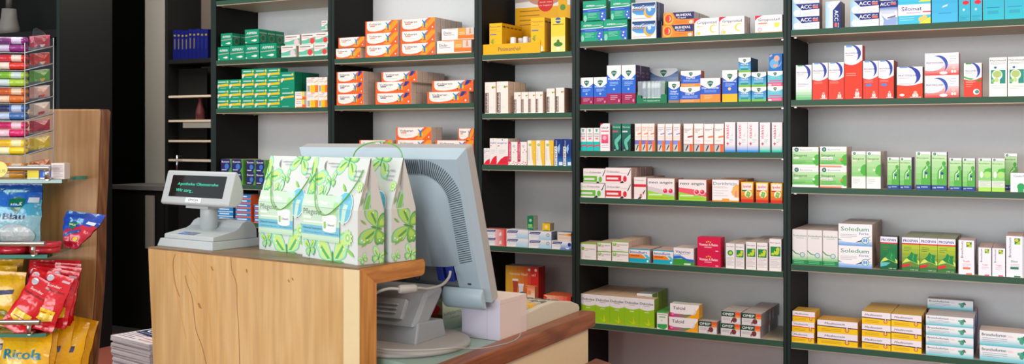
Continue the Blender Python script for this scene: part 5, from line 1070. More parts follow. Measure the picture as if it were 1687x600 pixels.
# ------------------------------------------------------------------ staff counter
sc_ = thing('staff_counter', 'lower staff counter with grey-green worktop and dark wood rail', 'counter', (0, 0, 0))
XE = -1.034; YE = 2.39
g = G(); g.prism([(-1.145, .9), (XE-.045, .9), (XE-.045, YE), (-1.72, YE), (-1.72, 1.74), (-1.26, 1.69), (-1.145, 1.675)], ZL-.03, ZL, 'z'); g.build('worktop', CTOP, sc_)
g = G(); g.box(XE-.045, .9, ZL-.036, XE, YE+.003, ZL+.004); g.build('wooden_rail', RAIL, sc_, bevel=.004)
g = G(); g.box(-1.6, 1.9, 0, XE-.012, YE-.02, ZL-.031); g.box(-1.14, .9, 0, XE-.012, 1.9, ZL-.037); g.build('front_panel', CREAM, sc_)
# lower bag shelf on the customer's side
e = on_z(973, 589.5, .815); 
g = G(); 
P = [(XE-.011, .9), (-.55, .9), (-.55, 2.12), (e.x+.02, e.y), (XE-.011, e.y)]
g.prism(P, .78, .815, 'z'); bs = g.build('bag_shelf', RAIL, sc_, bevel=.003); bs['label'] = 'reddish wooden ledge below the rail'
g = G(); g.box(-.62, 1.0, 0, -.57, 2.0, .78); g.build('shelf_leg', RAIL, sc_)

# ------------------------------------------------------------------ customer display (on the oak counter)
B0 = cp(.49, .03); dsp = thing('customer_display', 'light grey customer display with green text on the oak counter', 'customer display', tuple(B0))
dsp.rotation_euler = (0, 0, math.atan2(VV.y, VV.x)-math.pi/2)
# local x to the right = -UU, local y = depth
WB = .205; x0 = -WB
g = G(); 
def loft(g, a, b, za, zb_):
    P = [(a[0], a[1], za), (a[2], a[1], za), (a[2], a[3], za), (a[0], a[3], za)]; Q = [(b[0], b[1], zb_), (b[2], b[1], zb_), (b[2], b[3], zb_), (b[0], b[3], zb_)]
    g.mesh(P+Q, [(0, 1, 5, 4), (1, 2, 6, 5), (2, 3, 7, 6), (3, 0, 4, 7), (4, 5, 6, 7), (3, 2, 1, 0)])
loft(g, (x0, 0, 0, .152), (x0+.004, .004, -.004, .148), .0, .0005)
loft(g, (x0, 0, 0, .152), (x0+.006, .005, -.006, .147), .0005, .0195)
g.build('base_plinth', PLG, dsp, bevel=.0018)
g = G(); PR = [(.012, .0197), (.013, .030), (.075, .040), (.088, .046), (.098, .057), (.110, .062), (.124, .061), (.137, .052), (.143, .040), (.144, .0197)]
def prismx(g, prof, xa, xb, ins=.004):
    n = len(prof); A = [(xa, y, z) for y, z in prof]; B = [(xb, y, z) for y, z in prof]
    g.mesh(A+B, [tuple(range(n)), tuple(range(2*n-1, n-1, -1))]+[(i, n+i, n+(i+1) % n, (i+1) % n) for i in range(n)])
prismx(g, PR, x0+.012, -.012); g.build('base_housing', PLG, dsp, bevel=.0016)
g = G()                                                   # recess for the post: darker step
g.box(-.125, .108, .0605, -.078, .139, .0622); 
g.build('post_socket', PLS, dsp)
f_ = G(); fc = Face(f_, (x0+.055, .0175, .0312), (.062, 0, 0), (0, .022, .0036)); fc.rect(0, 0, 1, 1, '3A6AB0'); fc.rect(.45, .1, .98, .9, '707880'); fc.text('DM-D', .05, .3, .35, 'E0E8F4', wid=.32); f_.build('badge', PRINT, dsp)
g = G(); g.lathe([(.024, .030), (.0235, .09), (.022, .094)], -.106, .076, n=28, sy=.8); g.build('post', PLG, dsp)
g = G(); g.box(-.148, .04, .092, -.066, .098, .0985); g.build('swivel_plate', PLG, dsp, bevel=.001)
# head
WH = .252; hx0 = -.103-WH/2-.001; hx1 = hx0+WH
HP = [(.028, .104), (.050, .181), (.056, .182), (.066, .165), (.074, .138), (.074, .120), (.066, .107), (.052, .099), (.033, .099)]
g = G(); prismx(g, HP[::1], hx0, hx1); g.build('display_head', PLG, dsp, bevel=.003)
# face plane runs from HP[0] to HP[1]
A = Vector((hx0, HP[0][0], HP[0][1])); Vv = Vector((0, HP[1][0]-HP[0][0], HP[1][1]-HP[0][1])); nn = Vector((1, 0, 0)).cross(Vv).normalized()
sO = A+Vv*.20+Vector((.026, 0, 0)); g = G(); g.face([sO+nn*.0006, sO+nn*.0006+Vector((WH-.052, 0, 0)), sO+nn*.0006+Vector((WH-.052, 0, 0))+Vv*.67, sO+nn*.0006+Vv*.67]); g.build('screen', mat('display_screen', '101416', .12, coat=.6), dsp)
GREEN = mat('green_display_glow', '1F9A78', .5, emit='37D8A8', es=1.1)
g = G(); fc = Face(g, sO+nn*.0008, (WH-.052, 0, 0), Vv*.67); fc.text('Apotheke Obenstrohe', .13, .54, .13, '37D8A8', wid=.75, bold=.0); fc.text('Wir sorg_', .12, .24, .15, '37D8A8', wid=.33); g.build('display_text', GREEN, dsp)['label'] = 'glowing green two-line text'
g = G(); bO = A+Vv*.04+Vector((WH/2-.032, 0, 0)); fc = Face(g, bO+nn*.0005, (.058, 0, 0), Vv*.15); fc.rect(0, 0, 1, 1, 'E8EAEE'); fc.text('EPSON', .2, .28, .5, '26304E', wid=.6, bold=.03); g.build('maker_badge', PRINT, dsp)

# ------------------------------------------------------------------ gift bags
def butterfly(f, cx, cy, s, rot, c1='8FD08A', c2='C3E07E', c3='5FB06A', c4='A2DCD2'):
    k = f.w/f.h; R = math.radians(rot)
    def T_(pts):
        o = []
        for x, y in pts:
            o.append((cx+(x*math.cos(R)-y*math.sin(R))*s, cy+(x*math.sin(R)+y*math.cos(R))*s*k))
        return o
    def sg(p): 
        if len(p) > 5:
            for _ in range(2):
                p = [q for i in range(len(p)) for q in ((p[i][0]*.75+p[(i+1) % len(p)][0]*.25, p[i][1]*.75+p[(i+1) % len(p)][1]*.25), (p[i][0]*.25+p[(i+1) % len(p)][0]*.75, p[i][1]*.25+p[(i+1) % len(p)][1]*.75))]
        a = sum(p[i][0]*p[(i+1) % len(p)][1]-p[(i+1) % len(p)][0]*p[i][1] for i in range(len(p))); return p if a > 0 else p[::-1]
    for m in (1, -1):
        up = [(0, .02), (.1, .45), (.4, .95), (.85, 1.1), (1.15, 1.0), (1.1, .75), (1.12, .5), (.95, .4), (.9, .15), (.6, .05), (.25, -.05)]
        lo = [(0, .02), (.4, .05), (.8, -.05), (.95, -.3), (.8, -.4), (.82, -.65), (.6, -.65), (.5, -.9), (.3, -.75), (.08, -.35)]
        f.poly(sg(T_([(m*x, y) for x, y in up])), c1); f.poly(sg(T_([(m*x*.85+m*.06, y*.85+.05) for x, y in up])), c4)
        f.poly(sg(T_([(m*x*.7+m*.1, y*.7+.08) for x, y in up])), c2); f.poly(sg(T_([(m*.15, .1), (m*.7, .62), (m*.78, .5), (m*.35, .1)])), c3)
        f.poly(sg(T_([(m*x, y) for x, y in lo])), c3); f.poly(sg(T_([(m*x*.8+m*.05, y*.8-.04) for x, y in lo])), c1); f.poly(sg(T_([(m*x*.45+m*.16, y*.45-.12) for x, y in lo])), c2)
        for q in ((.85, .8), (.9, .62), (.75, .45), (.62, -.35), (.45, -.55)):
            f.poly(sg(T_([(m*q[0]+.05*math.cos(a), q[1]+.05*math.sin(a)) for a in (0, 1.2, 2.5, 3.8, 5)])), 'E8F4C8', nextk=False)
        f.k += 1
    f.poly(sg(T_([(-.04, -.35), (.04, -.35), (.05, .3), (0, .42), (-.05, .3)])), '5A8A4A')
def leafs(f, cx, cy, s, rot, c='8ACB5A'):
    k = f.w/f.h; R = math.radians(rot); p = [(-1, 0), (-.4, .25), (.3, .3), (1, .1), (.4, -.12), (-.3, -.15)]
    f.poly([(cx+(x*math.cos(R)-y*math.sin(R))*s, cy+(x*math.sin(R)+y*math.cos(R))*s*k) for x, y in p][::-1], c)
def blossom(f, cx, cy, s, c='BFE39A'):
    k = f.w/f.h; p = []
    for i in range(20): a = 2*math.pi*i/20; r = s*(1 if i % 2 else .72); p.append((cx+r*math.cos(a), cy+r*k*math.sin(a)))
    f.poly(p, c); f.ell(cx, cy, s*.45, None, '9AD07A', 10); f.ell(cx, cy, s*.2, None, 'E8F4C8', 8)
def gift_bag(front_r, front_l, label, handle, show=True):
    fr, fl = cp(*front_r), cp(*front_l); W = (fr-fl); wd = W.length; ex = W.normalized(); ey = Vector((-ex.y, ex.x, 0)); D = .066; HB, HTp = .112, .219
    e = thing('paper_gift_bag', label, 'gift bag', tuple(fl+Vector((0, 0, .0008)))); e.rotation_euler = (0, 0, math.atan2(ex.y, ex.x)); e['group'] = 'green butterfly gift bags on the counter'
    g = G(); wht = 'D2D8D3'; c = 'C8C6C0'
    o_ = .003
    g.face([(0, 0, 0), (wd, 0, 0), (wd, 0, HB), (0, 0, HB)], wht)
    yr = D/2
    g.face([(0, 0, HB), (wd, 0, HB), (wd, yr-.001, HTp), (0, yr-.001, HTp)], wht)
    g.face([(wd, D, 0), (0, D, 0), (0, D, HB), (wd, D, HB)], wht); g.face([(wd, D, HB), (0, D, HB), (0, yr+.001, HTp), (wd, yr+.001, HTp)], wht)
    # right gusset folded inwards
    g.face([(wd, 0, 0), (wd, D, 0), (wd, D, HB), (wd, 0, HB)], c); g.face([(wd, 0, HB), (wd-.0, yr, HB), (wd-.012, yr, HB+.05), (wd, yr-.001, HTp)], c)
    g.face([(wd, yr, HB), (wd, D, HB), (wd, yr+.001, HTp), (wd-.012, yr, HB+.05)], c)
    g.face([(0, D, 0), (0, 0, 0), (0, 0, HB), (0, D, HB)], c); g.face([(0, 0, HB), (0, yr-.001, HTp), (0, yr+.001, HTp), (0, D, HB)], c); g.face([(0, 0, 0), (0, D, 0), (wd, D, 0), (wd, 0, 0)], wht)
    g.face([(0, yr-.001, HTp), (wd, yr-.001, HTp), (wd, yr+.001, HTp), (0, yr+.001, HTp)], wht)
    cz = HB/(HB+math.hypot(HTp-HB, yr)); f = Face(g, (0, 0, 0), (wd, 0, 0), (0, 0, HB), crease=cz, V2=(0, yr-.001, HTp-HB), step=.00002)
    butterfly(f, .06, .78, .2, -35); butterfly(f, .66, .97, .17, 170); butterfly(f, .57, .0, .27, 5); butterfly(f, .42, .76, .09, 20, '8CCB7A', 'BFE3A0'); butterfly(f, .38, .6, .12, -50, '7AC07A', 'C8E8B8'); butterfly(f, .16, .1, .1, 10, '8ACBB0', 'B9D84A')
    blossom(f, .28, .68, .055); blossom(f, .95, .72, .06); blossom(f, .84, .24, .09); leafs(f, .7, .7, .07, 130); leafs(f, .88, .1, .08, -30); leafs(f, .48, .2, .05, 40)
    f.text('medipharma', .30, .93, .018, '6A7280', wid=.2, bold=.015); f.text('cosmetics', .36, .90, .016, '6A7280', wid=.15); f.cres(.3, .92, .06, .02, 120, 260, '6A7280', 8)
    f.text('& FEEL', .80, .86, .02, '6A7280', wid=.14); f.text('A better', .80, .81, .02, '6A7280', wid=.14, it=.3); f.text('skin', .82, .77, .02, '6A7280', wid=.1, it=.3)
    f.poly(ell(.76, .52, .15, .15), 'FFFFFF'); f.poly(ell(.76, .52, .142, .143), '6FC3DC')
    f.rect(.0, .2, .70, .62, 'C4DEC4'); f.rect(.0, .18, .70, .2, 'B8D8B8')
    f.text('Gesunde Haut', .04, .53, .042, 'FFFFFF', wid=.43, bold=.01); f.text('Pflegeset', .04, .43, .055, '565C5C', wid=.34, bold=.0)
    f.lines(.04, .39, .18, 1, .1, 'F4F8EC', .02); f.lines(.04, .35, .4, 1, .1, 'EEF4E8', .014)
    f.rect(.0, .235, .70, .325, '78BED4'); f.text('Olivenöl Intensivcreme', .03, .285, .024, '2A3A44', wid=.44, bold=.03); f.text('+ GRATIS: Körper Balsam 30 ml', .03, .25, .014, '46606E', wid=.36); f.text('+ GRATIS: Handpflegecreme 30 ml', .42, .25, .014, '46606E', wid=.26)
    f.text('GRATIS', .72, .55, .032, 'A8E0F0', wid=.15, bold=.02)
    f.poly([(.56, .34), (.66, .36), (.68, .62), (.60, .62)], 'C4E4D4'); f.poly([(.72, .36), (.78, .36), (.84, .54), (.76, .55)], 'C4E4D4'); f.rect(.585, .44, .66, .56, 'A8D89A')
    f.poly(ell(.52, .4, .125, .02)+[], 'E6ECEC'); f.rect(.40, .29, .64, .385, 'EDF1EE'); f.poly(ell(.52, .29, .12, .02), 'EDF1EE'); f.rect(.395, .385, .645, .42, 'FBFCFC'); f.poly(ell(.52, .42, .125, .018), 'FFFFFF'); f.rect(.42, .305, .46, .37, '8CC46A'); f.text('Olivenöl', .48, .33, .024, '46505A', wid=.13, bold=.02)
    r = Face(g, (wd, 0, 0), (0, D, 0), (0, 0, HB), step=.00002)
    butterfly(r, .72, .66, .58, 75, '7DB558', 'A9CC5E', '5A9A52', '94C8AC'); butterfly(r, .8, .12, .28, -20); butterfly(r, .2, .1, .16, 30); leafs(r, .3, .38, .2, 30, '7AB04A'); leafs(r, .2, .78, .14, -40, '7AB04A')
    t1 = Face(g, (wd+.0002, 0, HB), (0, yr, 0), (-.006, yr*.9, (HTp-HB)*.8), step=.00002)
    for q, cc in (([(.35, .02), (.9, .02), (.8, .5), (.45, .45)], '94C8AC'), ([(.45, .02), (.8, .02), (.72, .38), (.5, .34)], '7DB558'), ([(.15, .1), (.3, .2), (.2, .35)], '7AB04A')): t1.poly(q, cc)
    g.build('bag_body', PAPER, e)
    g = G(); h = []
    if handle == 'front':
        for i in range(25):
            t = i/24; a = math.pi*t; x = wd*.08+wd*.84*t; drop = .098*math.sin(a)**.75; z = HTp-.024-drop
            y = (z-HB)/(HTp-HB)*yr if z > HB else 0
            h.append((x+.006*math.cos(a*2), y-.004-.006*math.sin(a), z))
        g.tube(h, .0014, n=6)
    elif handle == 'up':
        for i in range(25):
            t = i/24; a = math.pi*t; h.append((wd*.5+wd*.5*(-math.cos(a))*.86+.01, yr+.008*math.sin(a), HTp-.012+.046*math.sin(a)**.7))
        g.tube(h, .0014, n=6)
    g.build('cord_handle', CORD, e)
    return e
gift_bag((.034, .031), (.240, .074), 'foremost butterfly gift bag, nearest the counter corner, cord hanging in front', 'front')
gift_bag((.246, .100), (.432, .120), 'left butterfly gift bag beside the grey customer display', 'front')
gift_bag((.010, .107), (.212, .143), 'rear butterfly gift bag by monitor, cord standing up', 'up')

# ------------------------------------------------------------------ monitor
TI = math.radians(18.3); mon = thing('monitor', 'pale grey flat monitor seen from behind, tilted on a round foot', 'monitor', (-1.322, 1.972, 1.034))
MW, MH = .460, .370
M = Matrix.Rotation(TI, 4, 'X')
def mbuild(g, name, m, parent=mon, **k): g.xform(M); return g.build(name, m, parent, **k)
w2 = MW/2
def rr(x0, z0, x1, z1, r, n=5):
    out = []
    for cx, cz, a0 in ((x1-r, z0+r, -90), (x1-r, z1-r, 0), (x0+r, z1-r, 90), (x0+r, z0+r, 180)):
        for i in range(n+1): a = math.radians(a0+90*i/n); out.append((cx+r*math.cos(a), cz+r*math.sin(a)))
    return out
def rt(x0, z0, x1, z1, r, n=8):
    out = [(x0, z0), (x1, z0)]
    for cx, cz, a0 in ((x1-r, z1-r, 0), (x0+r, z1-r, 90)):
        for i in range(n+1): a = math.radians(a0+90*i/n); out.append((cx+r*math.cos(a), cz+r*math.sin(a)))
    return out
def loft2(g, A, ya, B, yb):
    n = len(A); vs = [(x, ya, z) for x, z in A]+[(x, yb, z) for x, z in B]
    g.mesh(vs, [(i, (i+1) % n, n+(i+1) % n, n+i)[::1] for i in range(n)], None, True)
g = G(); A = rr(-w2, 0, w2, MH, .006); g.prism([p for p in A], -.028, 0, 'y'); mbuild(g, 'bezel', mat('grey_bezel_plastic', 'A9A5A2', .45), bevel=.0015)
g = G(); g.face([(w2-.02, .0004, .02), (-w2+.02, .0004, .02), (-w2+.02, .0004, MH-.02), (w2-.02, .0004, MH-.02)]); mbuild(g, 'screen', DARK)
# rear shell with cut-out at the bottom centre
BZ = .098
g = G()
outl = [(-w2, .003), (-w2+.055+.12, .003), (-w2+.13, BZ), (w2-.085, BZ), (w2-.06, .003), (w2, .003), (w2, MH), (-w2, MH)]
inn = [(-w2+.014, .014), (-w2+.055+.11, .014), (-w2+.12, BZ), (w2-.075, BZ), (w2-.05, .014), (w2-.013, .014), (w2-.018, MH-.020), (-w2+.018, MH-.020)]
outl = [(-w2, .003), (-w2+.07, .003), (-w2+.075, BZ), (w2-.075, BZ), (w2-.07, .003), (w2, .003), (w2, MH), (-w2, MH)]
inn = [(-w2+.013, .012), (-w2+.066, .012), (-w2+.074, BZ), (w2-.074, BZ), (w2-.066, .012), (w2-.013, .012), (w2-.018, MH-.020), (-w2+.018, MH-.020)]
n = len(outl); vs = [(x, -.028, z) for x, z in outl]+[(x, -.046, z) for x, z in inn]
g.mesh(vs, [(i, (i+1) % n, n+(i+1) % n, n+i) for i in range(n)])
g.face([(x, -.046, z) for x, z in [inn[7], inn[2], inn[3], inn[6]][::1]]); g.face([(x, -.046, z) for x, z in [inn[6], inn[3], inn[4], inn[5]]]); g.face([(x, -.046, z) for x, z in [inn[0], inn[1], inn[2], inn[7]]])
mbuild(g, 'rear_shell', PLB)
# central bulge
g = G(); rA = rt(-.168, BZ, .170, MH-.058, .06); rB = rt(-.148, BZ+.001, .146, MH-.082, .06); rC = rt(-.12, BZ+.002, .11, MH-.12, .06)
loft2(g, rA, -.046, rB, -.058); loft2(g, rB, -.058, rC, -.064); g.face([(x, -.064, z) for x, z in rC], smooth=False)
mbuild(g, 'rear_bulge', PLB)
# cooling slots: dark strips painting the holes' shade, along a rounded path
g = G(); path = []
Rr = .078; xr_, zt_ = .190, MH-.038
s0 = -.185
x = s0
while x < xr_-Rr: path.append((x, zt_, 0, 1)); x += .0050
k_ = int(Rr*math.pi/2/.0046)
for i in range(1, k_+1): a = math.radians(90-90*i/k_); path.append((xr_-Rr+Rr*math.cos(a), zt_-Rr+Rr*math.sin(a), math.cos(a), math.sin(a)))
z = zt_-Rr-.0055
while z > BZ+.006: path.append((xr_, z, 1, 0)); z -= .0052
for (x, z, nx, nz) in path:
    L_ = .016 if nx < .05 else .0165; tx, tz = -nz, nx; hw = .0008
    c1 = (x-nx*L_, z-nz*L_-(nx*.004)); c2 = (x+nx*L_, z+nz*L_+(nx*.004))
    yy = -.0464
    q = [(c1[0]-tx*hw, c1[1]-tz*hw), (c2[0]-tx*hw, c2[1]-tz*hw), (c2[0]+tx*hw, c2[1]+tz*hw), (c1[0]+tx*hw, c1[1]+tz*hw)]
    ar = sum(q[i][0]*q[(i+1) % 4][1]-q[(i+1) % 4][0]*q[i][1] for i in range(4))
    if ar < 0: q = q[::-1]
    vs = [(a, yy-.0004, b) for a, b in q]+[(a, -.0455, b) for a, b in q]
    g.mesh(vs, [(0, 1, 2, 3), (4, 5, 1, 0), (5, 6, 2, 1), (6, 7, 3, 2), (7, 4, 0, 3)])
mbuild(g, 'cooling_slots', SLOT)
g = G(); g.box(-w2+.072, -.034, .006, w2-.072, -.028, BZ); mbuild(g, 'port_panel', mat('port_panel_plastic', '7C8286', .5))
g = G(); f = Face(g, (-.05, -.0342, .02), (.13, 0, 0), (0, 0, .06)); f.lines(.05, .9, .45, 6, .13, '3A3E44', .04); f.ell(.7, .6, .07, None, '3A3E44'); f.ell(.7, .6, .055, None, '7C8286'); f.text('CE', .62, .2, .14, '3A3E44', wid=.15); mbuild(g, 'rating_label', PRINT)
g = G()
for dx in (.112, .137): g.box(dx, -.054, .060, dx+.018, -.034, .100)
mbuild(g, 'blue_connector', BLUEP, bevel=.002)
g = G(); g.box(w2-.045, -.0468, .052, w2-.036, -.046, .056); mbuild(g, 'lock_slot', SLOT)
for sx in (-1, 1):
    g = G(); c = sx*(w2-.056); hw = .052; P = []
    for i in range(13): a = math.pi*(i/12); P.append((-.048-.020*math.sin(a), .021+.026*math.cos(a)))
    n = len(P); A = [(c-hw, y, z) for y, z in P]; B = [(c+hw, y, z) for y, z in P]
    g.mesh(A+B, [(i, i+1, n+i+1, n+i)[::-1] for i in range(n-1)], None, True); g.mesh(A+B, [tuple(range(n)), tuple(range(2*n-1, n-1, -1)), (0, n, 2*n-1, n-1)[::-1]])
    mbuild(g, 'speaker_bar', PLB, bevel=.004)
# stand
def toL(v): return Vector(v)-Vector(mon.location)
st = Vector((-1.255, 1.828, ZL)); 
g = G(); prof = [(.148, 0), (.151, .004), (.149, .010), (.138, .0145), (.05, .017), (.01, .0172)]
g.lathe(prof, 0, 0, n=48); g.v = [tuple(Vector(p)+toL(st)+Vector((0, 0, .0004))) for p in g.v]; g.build('round_foot', PLS, mon)
g = G(); g.prism([(-.062, .014), (.062, .014), (.05, .055), (-.05, .062)], -.12, .075, 'x'); g.v = [tuple(Vector(p)+toL(st)) for p in g.v]; g.build('foot_block', PLD, mon, bevel=.004)
g = G(); NP = [(-.045, .045), (-.012, .045), (.150, .150), (.120, .168), (.010, .125)]
g.prism([(-.062, .052), (-.012, .040), (.045, .100), (.060, .120), (.046, .131), (-.012, .118)], -.105, .070, 'x'); g.v = [tuple(Vector(p)+toL(st)) for p in g.v]; g.build('neck', PLD, mon, bevel=.008)
g = G(); g.box(-.07, .03, .085, .04, .098, .118); g.v = [tuple(Vector(p)+toL(st)) for p in g.v]; g.build('hinge', PLD, mon, bevel=.006)
g = G(); g.prism([(-.060, .068), (-.048, .0635), (-.026, .102), (-.038, .108)], -.085, .035, 'x')
for i in range(3): g.prism([(-.068+.005*i+.008, .080+.008*i), (-.0635+.005*i+.008, .078+.008*i), (-.062+.005*i+.008, .081+.008*i), (-.0655+.005*i+.008, .083+.008*i)], -.07, .02, 'x')
g.v = [tuple(Vector(p)+toL(st)) for p in g.v]; g.build('cable_cover', mat('cable_cover_plastic', '9A9DA0', .45), mon, bevel=.002)
# signal cable with ferrite
cab = []
def bez(p, n=10):
    out = []
    for i in range(len(p)-1):
        p0 = p[max(i-1, 0)]; p1 = p[i]; p2 = p[i+1]; p3 = p[min(i+2, len(p)-1)]
        for t in range(n):
            t /= n; out.append(tuple(.5*((2*p1[k])+(-p0[k]+p2[k])*t+(2*p0[k]-5*p1[k]+4*p2[k]-p3[k])*t*t+(-p0[k]+3*p1[k]-3*p2[k]+p3[k])*t**3) for k in range(3)))
    out.append(p[-1]); return out
K = [at_d(742, 447, 2.20), at_d(739, 458, 2.19), at_d(727, 470, 2.15), at_d(705, 476, 2.10), at_d(690, 475, 2.07), at_d(668, 477, 2.05), at_d(640, 476, 2.05), at_d(618, 484, 2.05), at_d(602, 500, 2.06)]
g = G(); g.tube([toL(p) for p in bez([tuple(q) for q in K])], .0032, n=8); g.build('signal_cable', CABLE, mon)
g = G(); a, b = at_d(686, 475.5, 2.066), at_d(657, 477, 2.05); g.tube([toL(a), toL(a+(b-a)*.1), toL(a+(b-a)*.9), toL(b)], [.0075, .0092, .0092, .0075], n=14); g.build('ferrite_bead', CABLE, mon)
# power lead lying on the worktop
K = [on_z(858, 549, ZL+.003), on_z(853, 558, ZL+.003), on_z(836, 566, ZL+.003), on_z(800, 574, ZL+.003), on_z(772, 574.5, ZL+.006), on_z(745, 574, ZL+.020), on_z(700, 577, ZL+.020), on_z(650, 577, ZL+.020), on_z(615, 574, ZL+.020)]
g = G(); g.tube(bez([tuple(q) for q in K]), .0022, n=6); tag(g.build('power_cable', CABLE), 'thin beige cable crossing the round monitor foot and worktop', 'cable')

# boxes on the staff counter
g = G(); pz = ZL+.0008
bx = Vector((-1.079, 1.955, pz)); g.box(-.103, 0, 0, 0, .118, .091, cols={'front': 'C9C4D2', 'right': 'D4C0B8', 'left': 'C8C4CC', 'back': 'C8C4CC', 'top': 'E0CCBC', 'bottom': 'C8C4CC'})
f = Face(g, (-.103, 0, 0), (.103, 0, 0), (0, 0, .091)); f.rect(.66, 0, .668, 1, 'A8A0B4')
f = Face(g, (0, 0, 0), (0, .118, 0), (0, 0, .091)); f.rect(0, .9, 1, .905, 'B0988C'); f.rect(.8, 0, .805, 1, 'B8A49C'); f.grad(.8, 0, 1, .9, 'CCB8B0', 'D8C8C0', 2)
g.prism([(-.098, .0), (-.03, .0), (-.075, .03)], .0913, .0925, 'z', 'E8D4C4'); 
o = g.build('paper_box', PAPER); o.location = bx; o.rotation_euler = (0, 0, math.radians(-3)); tag(o, 'white cube-shaped paper box on worktop right of monitor foot', 'box')
g = G(); g.box(-.09, 0, 0, 0, .085, .099, cols={'front': '3A2A1C', 'right': 'C4CCB4', 'left': 'C8C4B0', 'back': 'C8C4B0', 'top': 'B8B08C', 'bottom': 'C8C4B0'})
f = Face(g, (-.09, 0, 0), (.09, 0, 0), (0, 0, .099)); f.grad(0, 0, 1, .4, '2A1C14', '5A4428', 3); f.grad(0, .4, 1, 1, '6A6A50', 'A8AC8C', 4); f.poly([(.35, .45), (.8, .35), (.95, .55), (.7, .7), (.5, .62)], 'B82018'); f.poly([(.55, .6), (.75, .75), (.6, .8)], 'B82018')
f = Face(g, (0, 0, 0), (0, .085, 0), (0, 0, .099)); f.grad(0, 0, 1, 1, 'A8BCAC', 'C8CCA8', 5); f.text('kohlpharma', .08, .36, .09, '3A5A9A', wid=.85, bold=.0); f.text('einfach gut', .38, .26, .04, '4A6A9A', wid=.5)
o = g.build('calendar_box', PRINT); o.location = (-1.250, 1.984, ZL+.0006); o.rotation_euler = (0, 0, math.radians(-2)); tag(o, 'small pale green box with blue lettering behind the monitor foot', 'box')

# keyboard with raised side
kb = thing('cash_keyboard', 'beige till keyboard at the rear end of the worktop', 'keyboard', (-1.08, 2.075, ZL+.0006))
KW, KD = .40, .300
g = G(); KP = [(0, 0), (KD, 0), (KD+.004, .006), (KD, .014), (KD-.04, .024), (.10, .040), (.03, .042), (0, .038)]
g.prism(KP, -KW, 0, 'x'); g.build('housing', PBE, kb, bevel=.003)
g = G(); SP = [(0, .0), (KD+.008, 0), (KD+.012, .010), (KD+.004, .020), (KD-.04, .034), (KD*.55, .049), (.10, .049), (.0, .043)]
g.prism(SP, -.014, .003, 'x'); g.build('side_cheek', PBE, kb, bevel=.003)
g = G(); g.box(-.02, -.0015, .004, -.0, -.0, .036); g.build('rear_seam', PLS, kb)
kc = {'beige': mat('key_beige', 'BFB29A', .5), 'yellow': mat('key_yellow', 'E6B02A', .5), 'red': mat('key_red', 'C8322A', .5), 'blue': mat('key_blue', '2A4A8A', .5), 'dark': mat('key_dark', '6A665E', .5)}
for r_ in range(6):
    y = .045+r_*.034
    zk = .0415-(max(0, y-.1)*.09) + .001
    for c_ in range(14):
        x = -.028-c_*.024
        col = 'beige'
        if r_ == 1: col = ['yellow', 'yellow', 'beige', 'red', 'red', 'blue', 'yellow', 'yellow', 'blue', 'beige', 'beige', 'beige', 'beige', 'beige'][c_]
        if r_ == 3: col = ['dark', 'dark', 'yellow', 'red', 'blue', 'yellow', 'yellow', 'beige', 'beige', 'beige', 'beige', 'beige', 'beige', 'beige'][c_]
        if r_ == 5 and c_ < 5: col = 'dark'
        g = G(); a, b = .0105, .0085
        P = [(-a, -.015), (a, -.015), (a, .015), (-a, .015)]; Q = [(-b, -.012), (b, -.012), (b, .012), (-b, .012)]
        g.mesh([(u, v, 0) for u, v in P]+[(u, v, .009) for u, v in Q], [(0, 1, 5, 4), (1, 2, 6, 5), (2, 3, 7, 6), (3, 0, 4, 7), (4, 5, 6, 7)])
        k_o = g.build('key', kc[col], kb); k_o.location = (x, y, zk)

# ------------------------------------------------------------------ magazines
mz0 = at_d(240, 560, 2.85); zt_m = .826
st_ = thing('magazine_stand', 'small dark stand under the pile of magazines', 'stand', (mz0.x, mz0.y, 0))
g = G(); g.box(-.15, -.17, .60, .15, .17, .625); g.build('stand_top', BLACK, st_)
for sx in (-.13, .13):
    for sy in (-.15, .15): g = G(); g.box(sx-.012, sy-.012, 0, sx+.012, sy+.012, .60); g.build('leg', BLACK, st_)
rz = AX-math.radians(40)
NM = 28; th = (zt_m-.6255)/NM
base_m = None; cen = on_z(184, 552, zt_m)+Matrix.Rotation(rz, 3, 'Z') @ Vector((.105, .148, 0))
for i in range(NM):
    g = G(); last = i == NM-1
    if last or base_m is None or i == 1:
        g.box(-.105, -.148, 0, .105, .148, th*.86, cols={'front': 'E8ECF6', 'right': 'E8ECF6', 'left': 'E8ECF6', 'back': 'E0E4EA', 'top': 'E8E4E6', 'bottom': 'E8E8EC'})
        g.box(-.105, -.148, th*.86, .105, .148, th*.94, cols={'front': 'A8B0C8', 'right': 'A8B0C8', 'left': 'B8C0D4', 'back': 'E0E4EA', 'top': 'E8E4E6', 'bottom': 'E8E8EC'})
        if last:
            f = Face(g, (-.105, -.148, th*.94), (.21, 0, 0), (0, .296, 0)); f.rect(0, 0, 1, 1, 'E6DCDC'); f.poly([(.04, .24), (1, .16), (1, 1), (.04, 1)], '1A2450'); f.text('Gut', .10, .32, .13, 'F0F2FA', wid=.42, bold=.03); f.text('versorgt im Alter', .08, .265, .03, 'D8DCF0', wid=.8); f.lines(.05, .19, .5, 4, .045, '8A6A78', .014); f.lines(.56, .12, .92, 2, .06, 'C88A84', .02)
            o = g.build('magazine', PAPER); tag(o, 'topmost magazine of the pile, dark blue cover with white title', 'magazine', 'magazines in the pile')
        else:
            o = g.build('magazine', PAPER); base_m = o
    else: o = base_m.copy(); COL.objects.link(o)
    o.location = (cen.x+random.uniform(-.003, .003), cen.y+random.uniform(-.003, .003), .6255+i*th); o.rotation_euler = (0, 0, rz+random.uniform(-.015, .015))
    if not last:
        tag(o, 'white-edged magazine in the pile, %d below the top one' % (NM-1-i), 'magazine', 'magazines in the pile')
st_.location = (cen.x, cen.y, 0); st_.rotation_euler = (0, 0, rz)

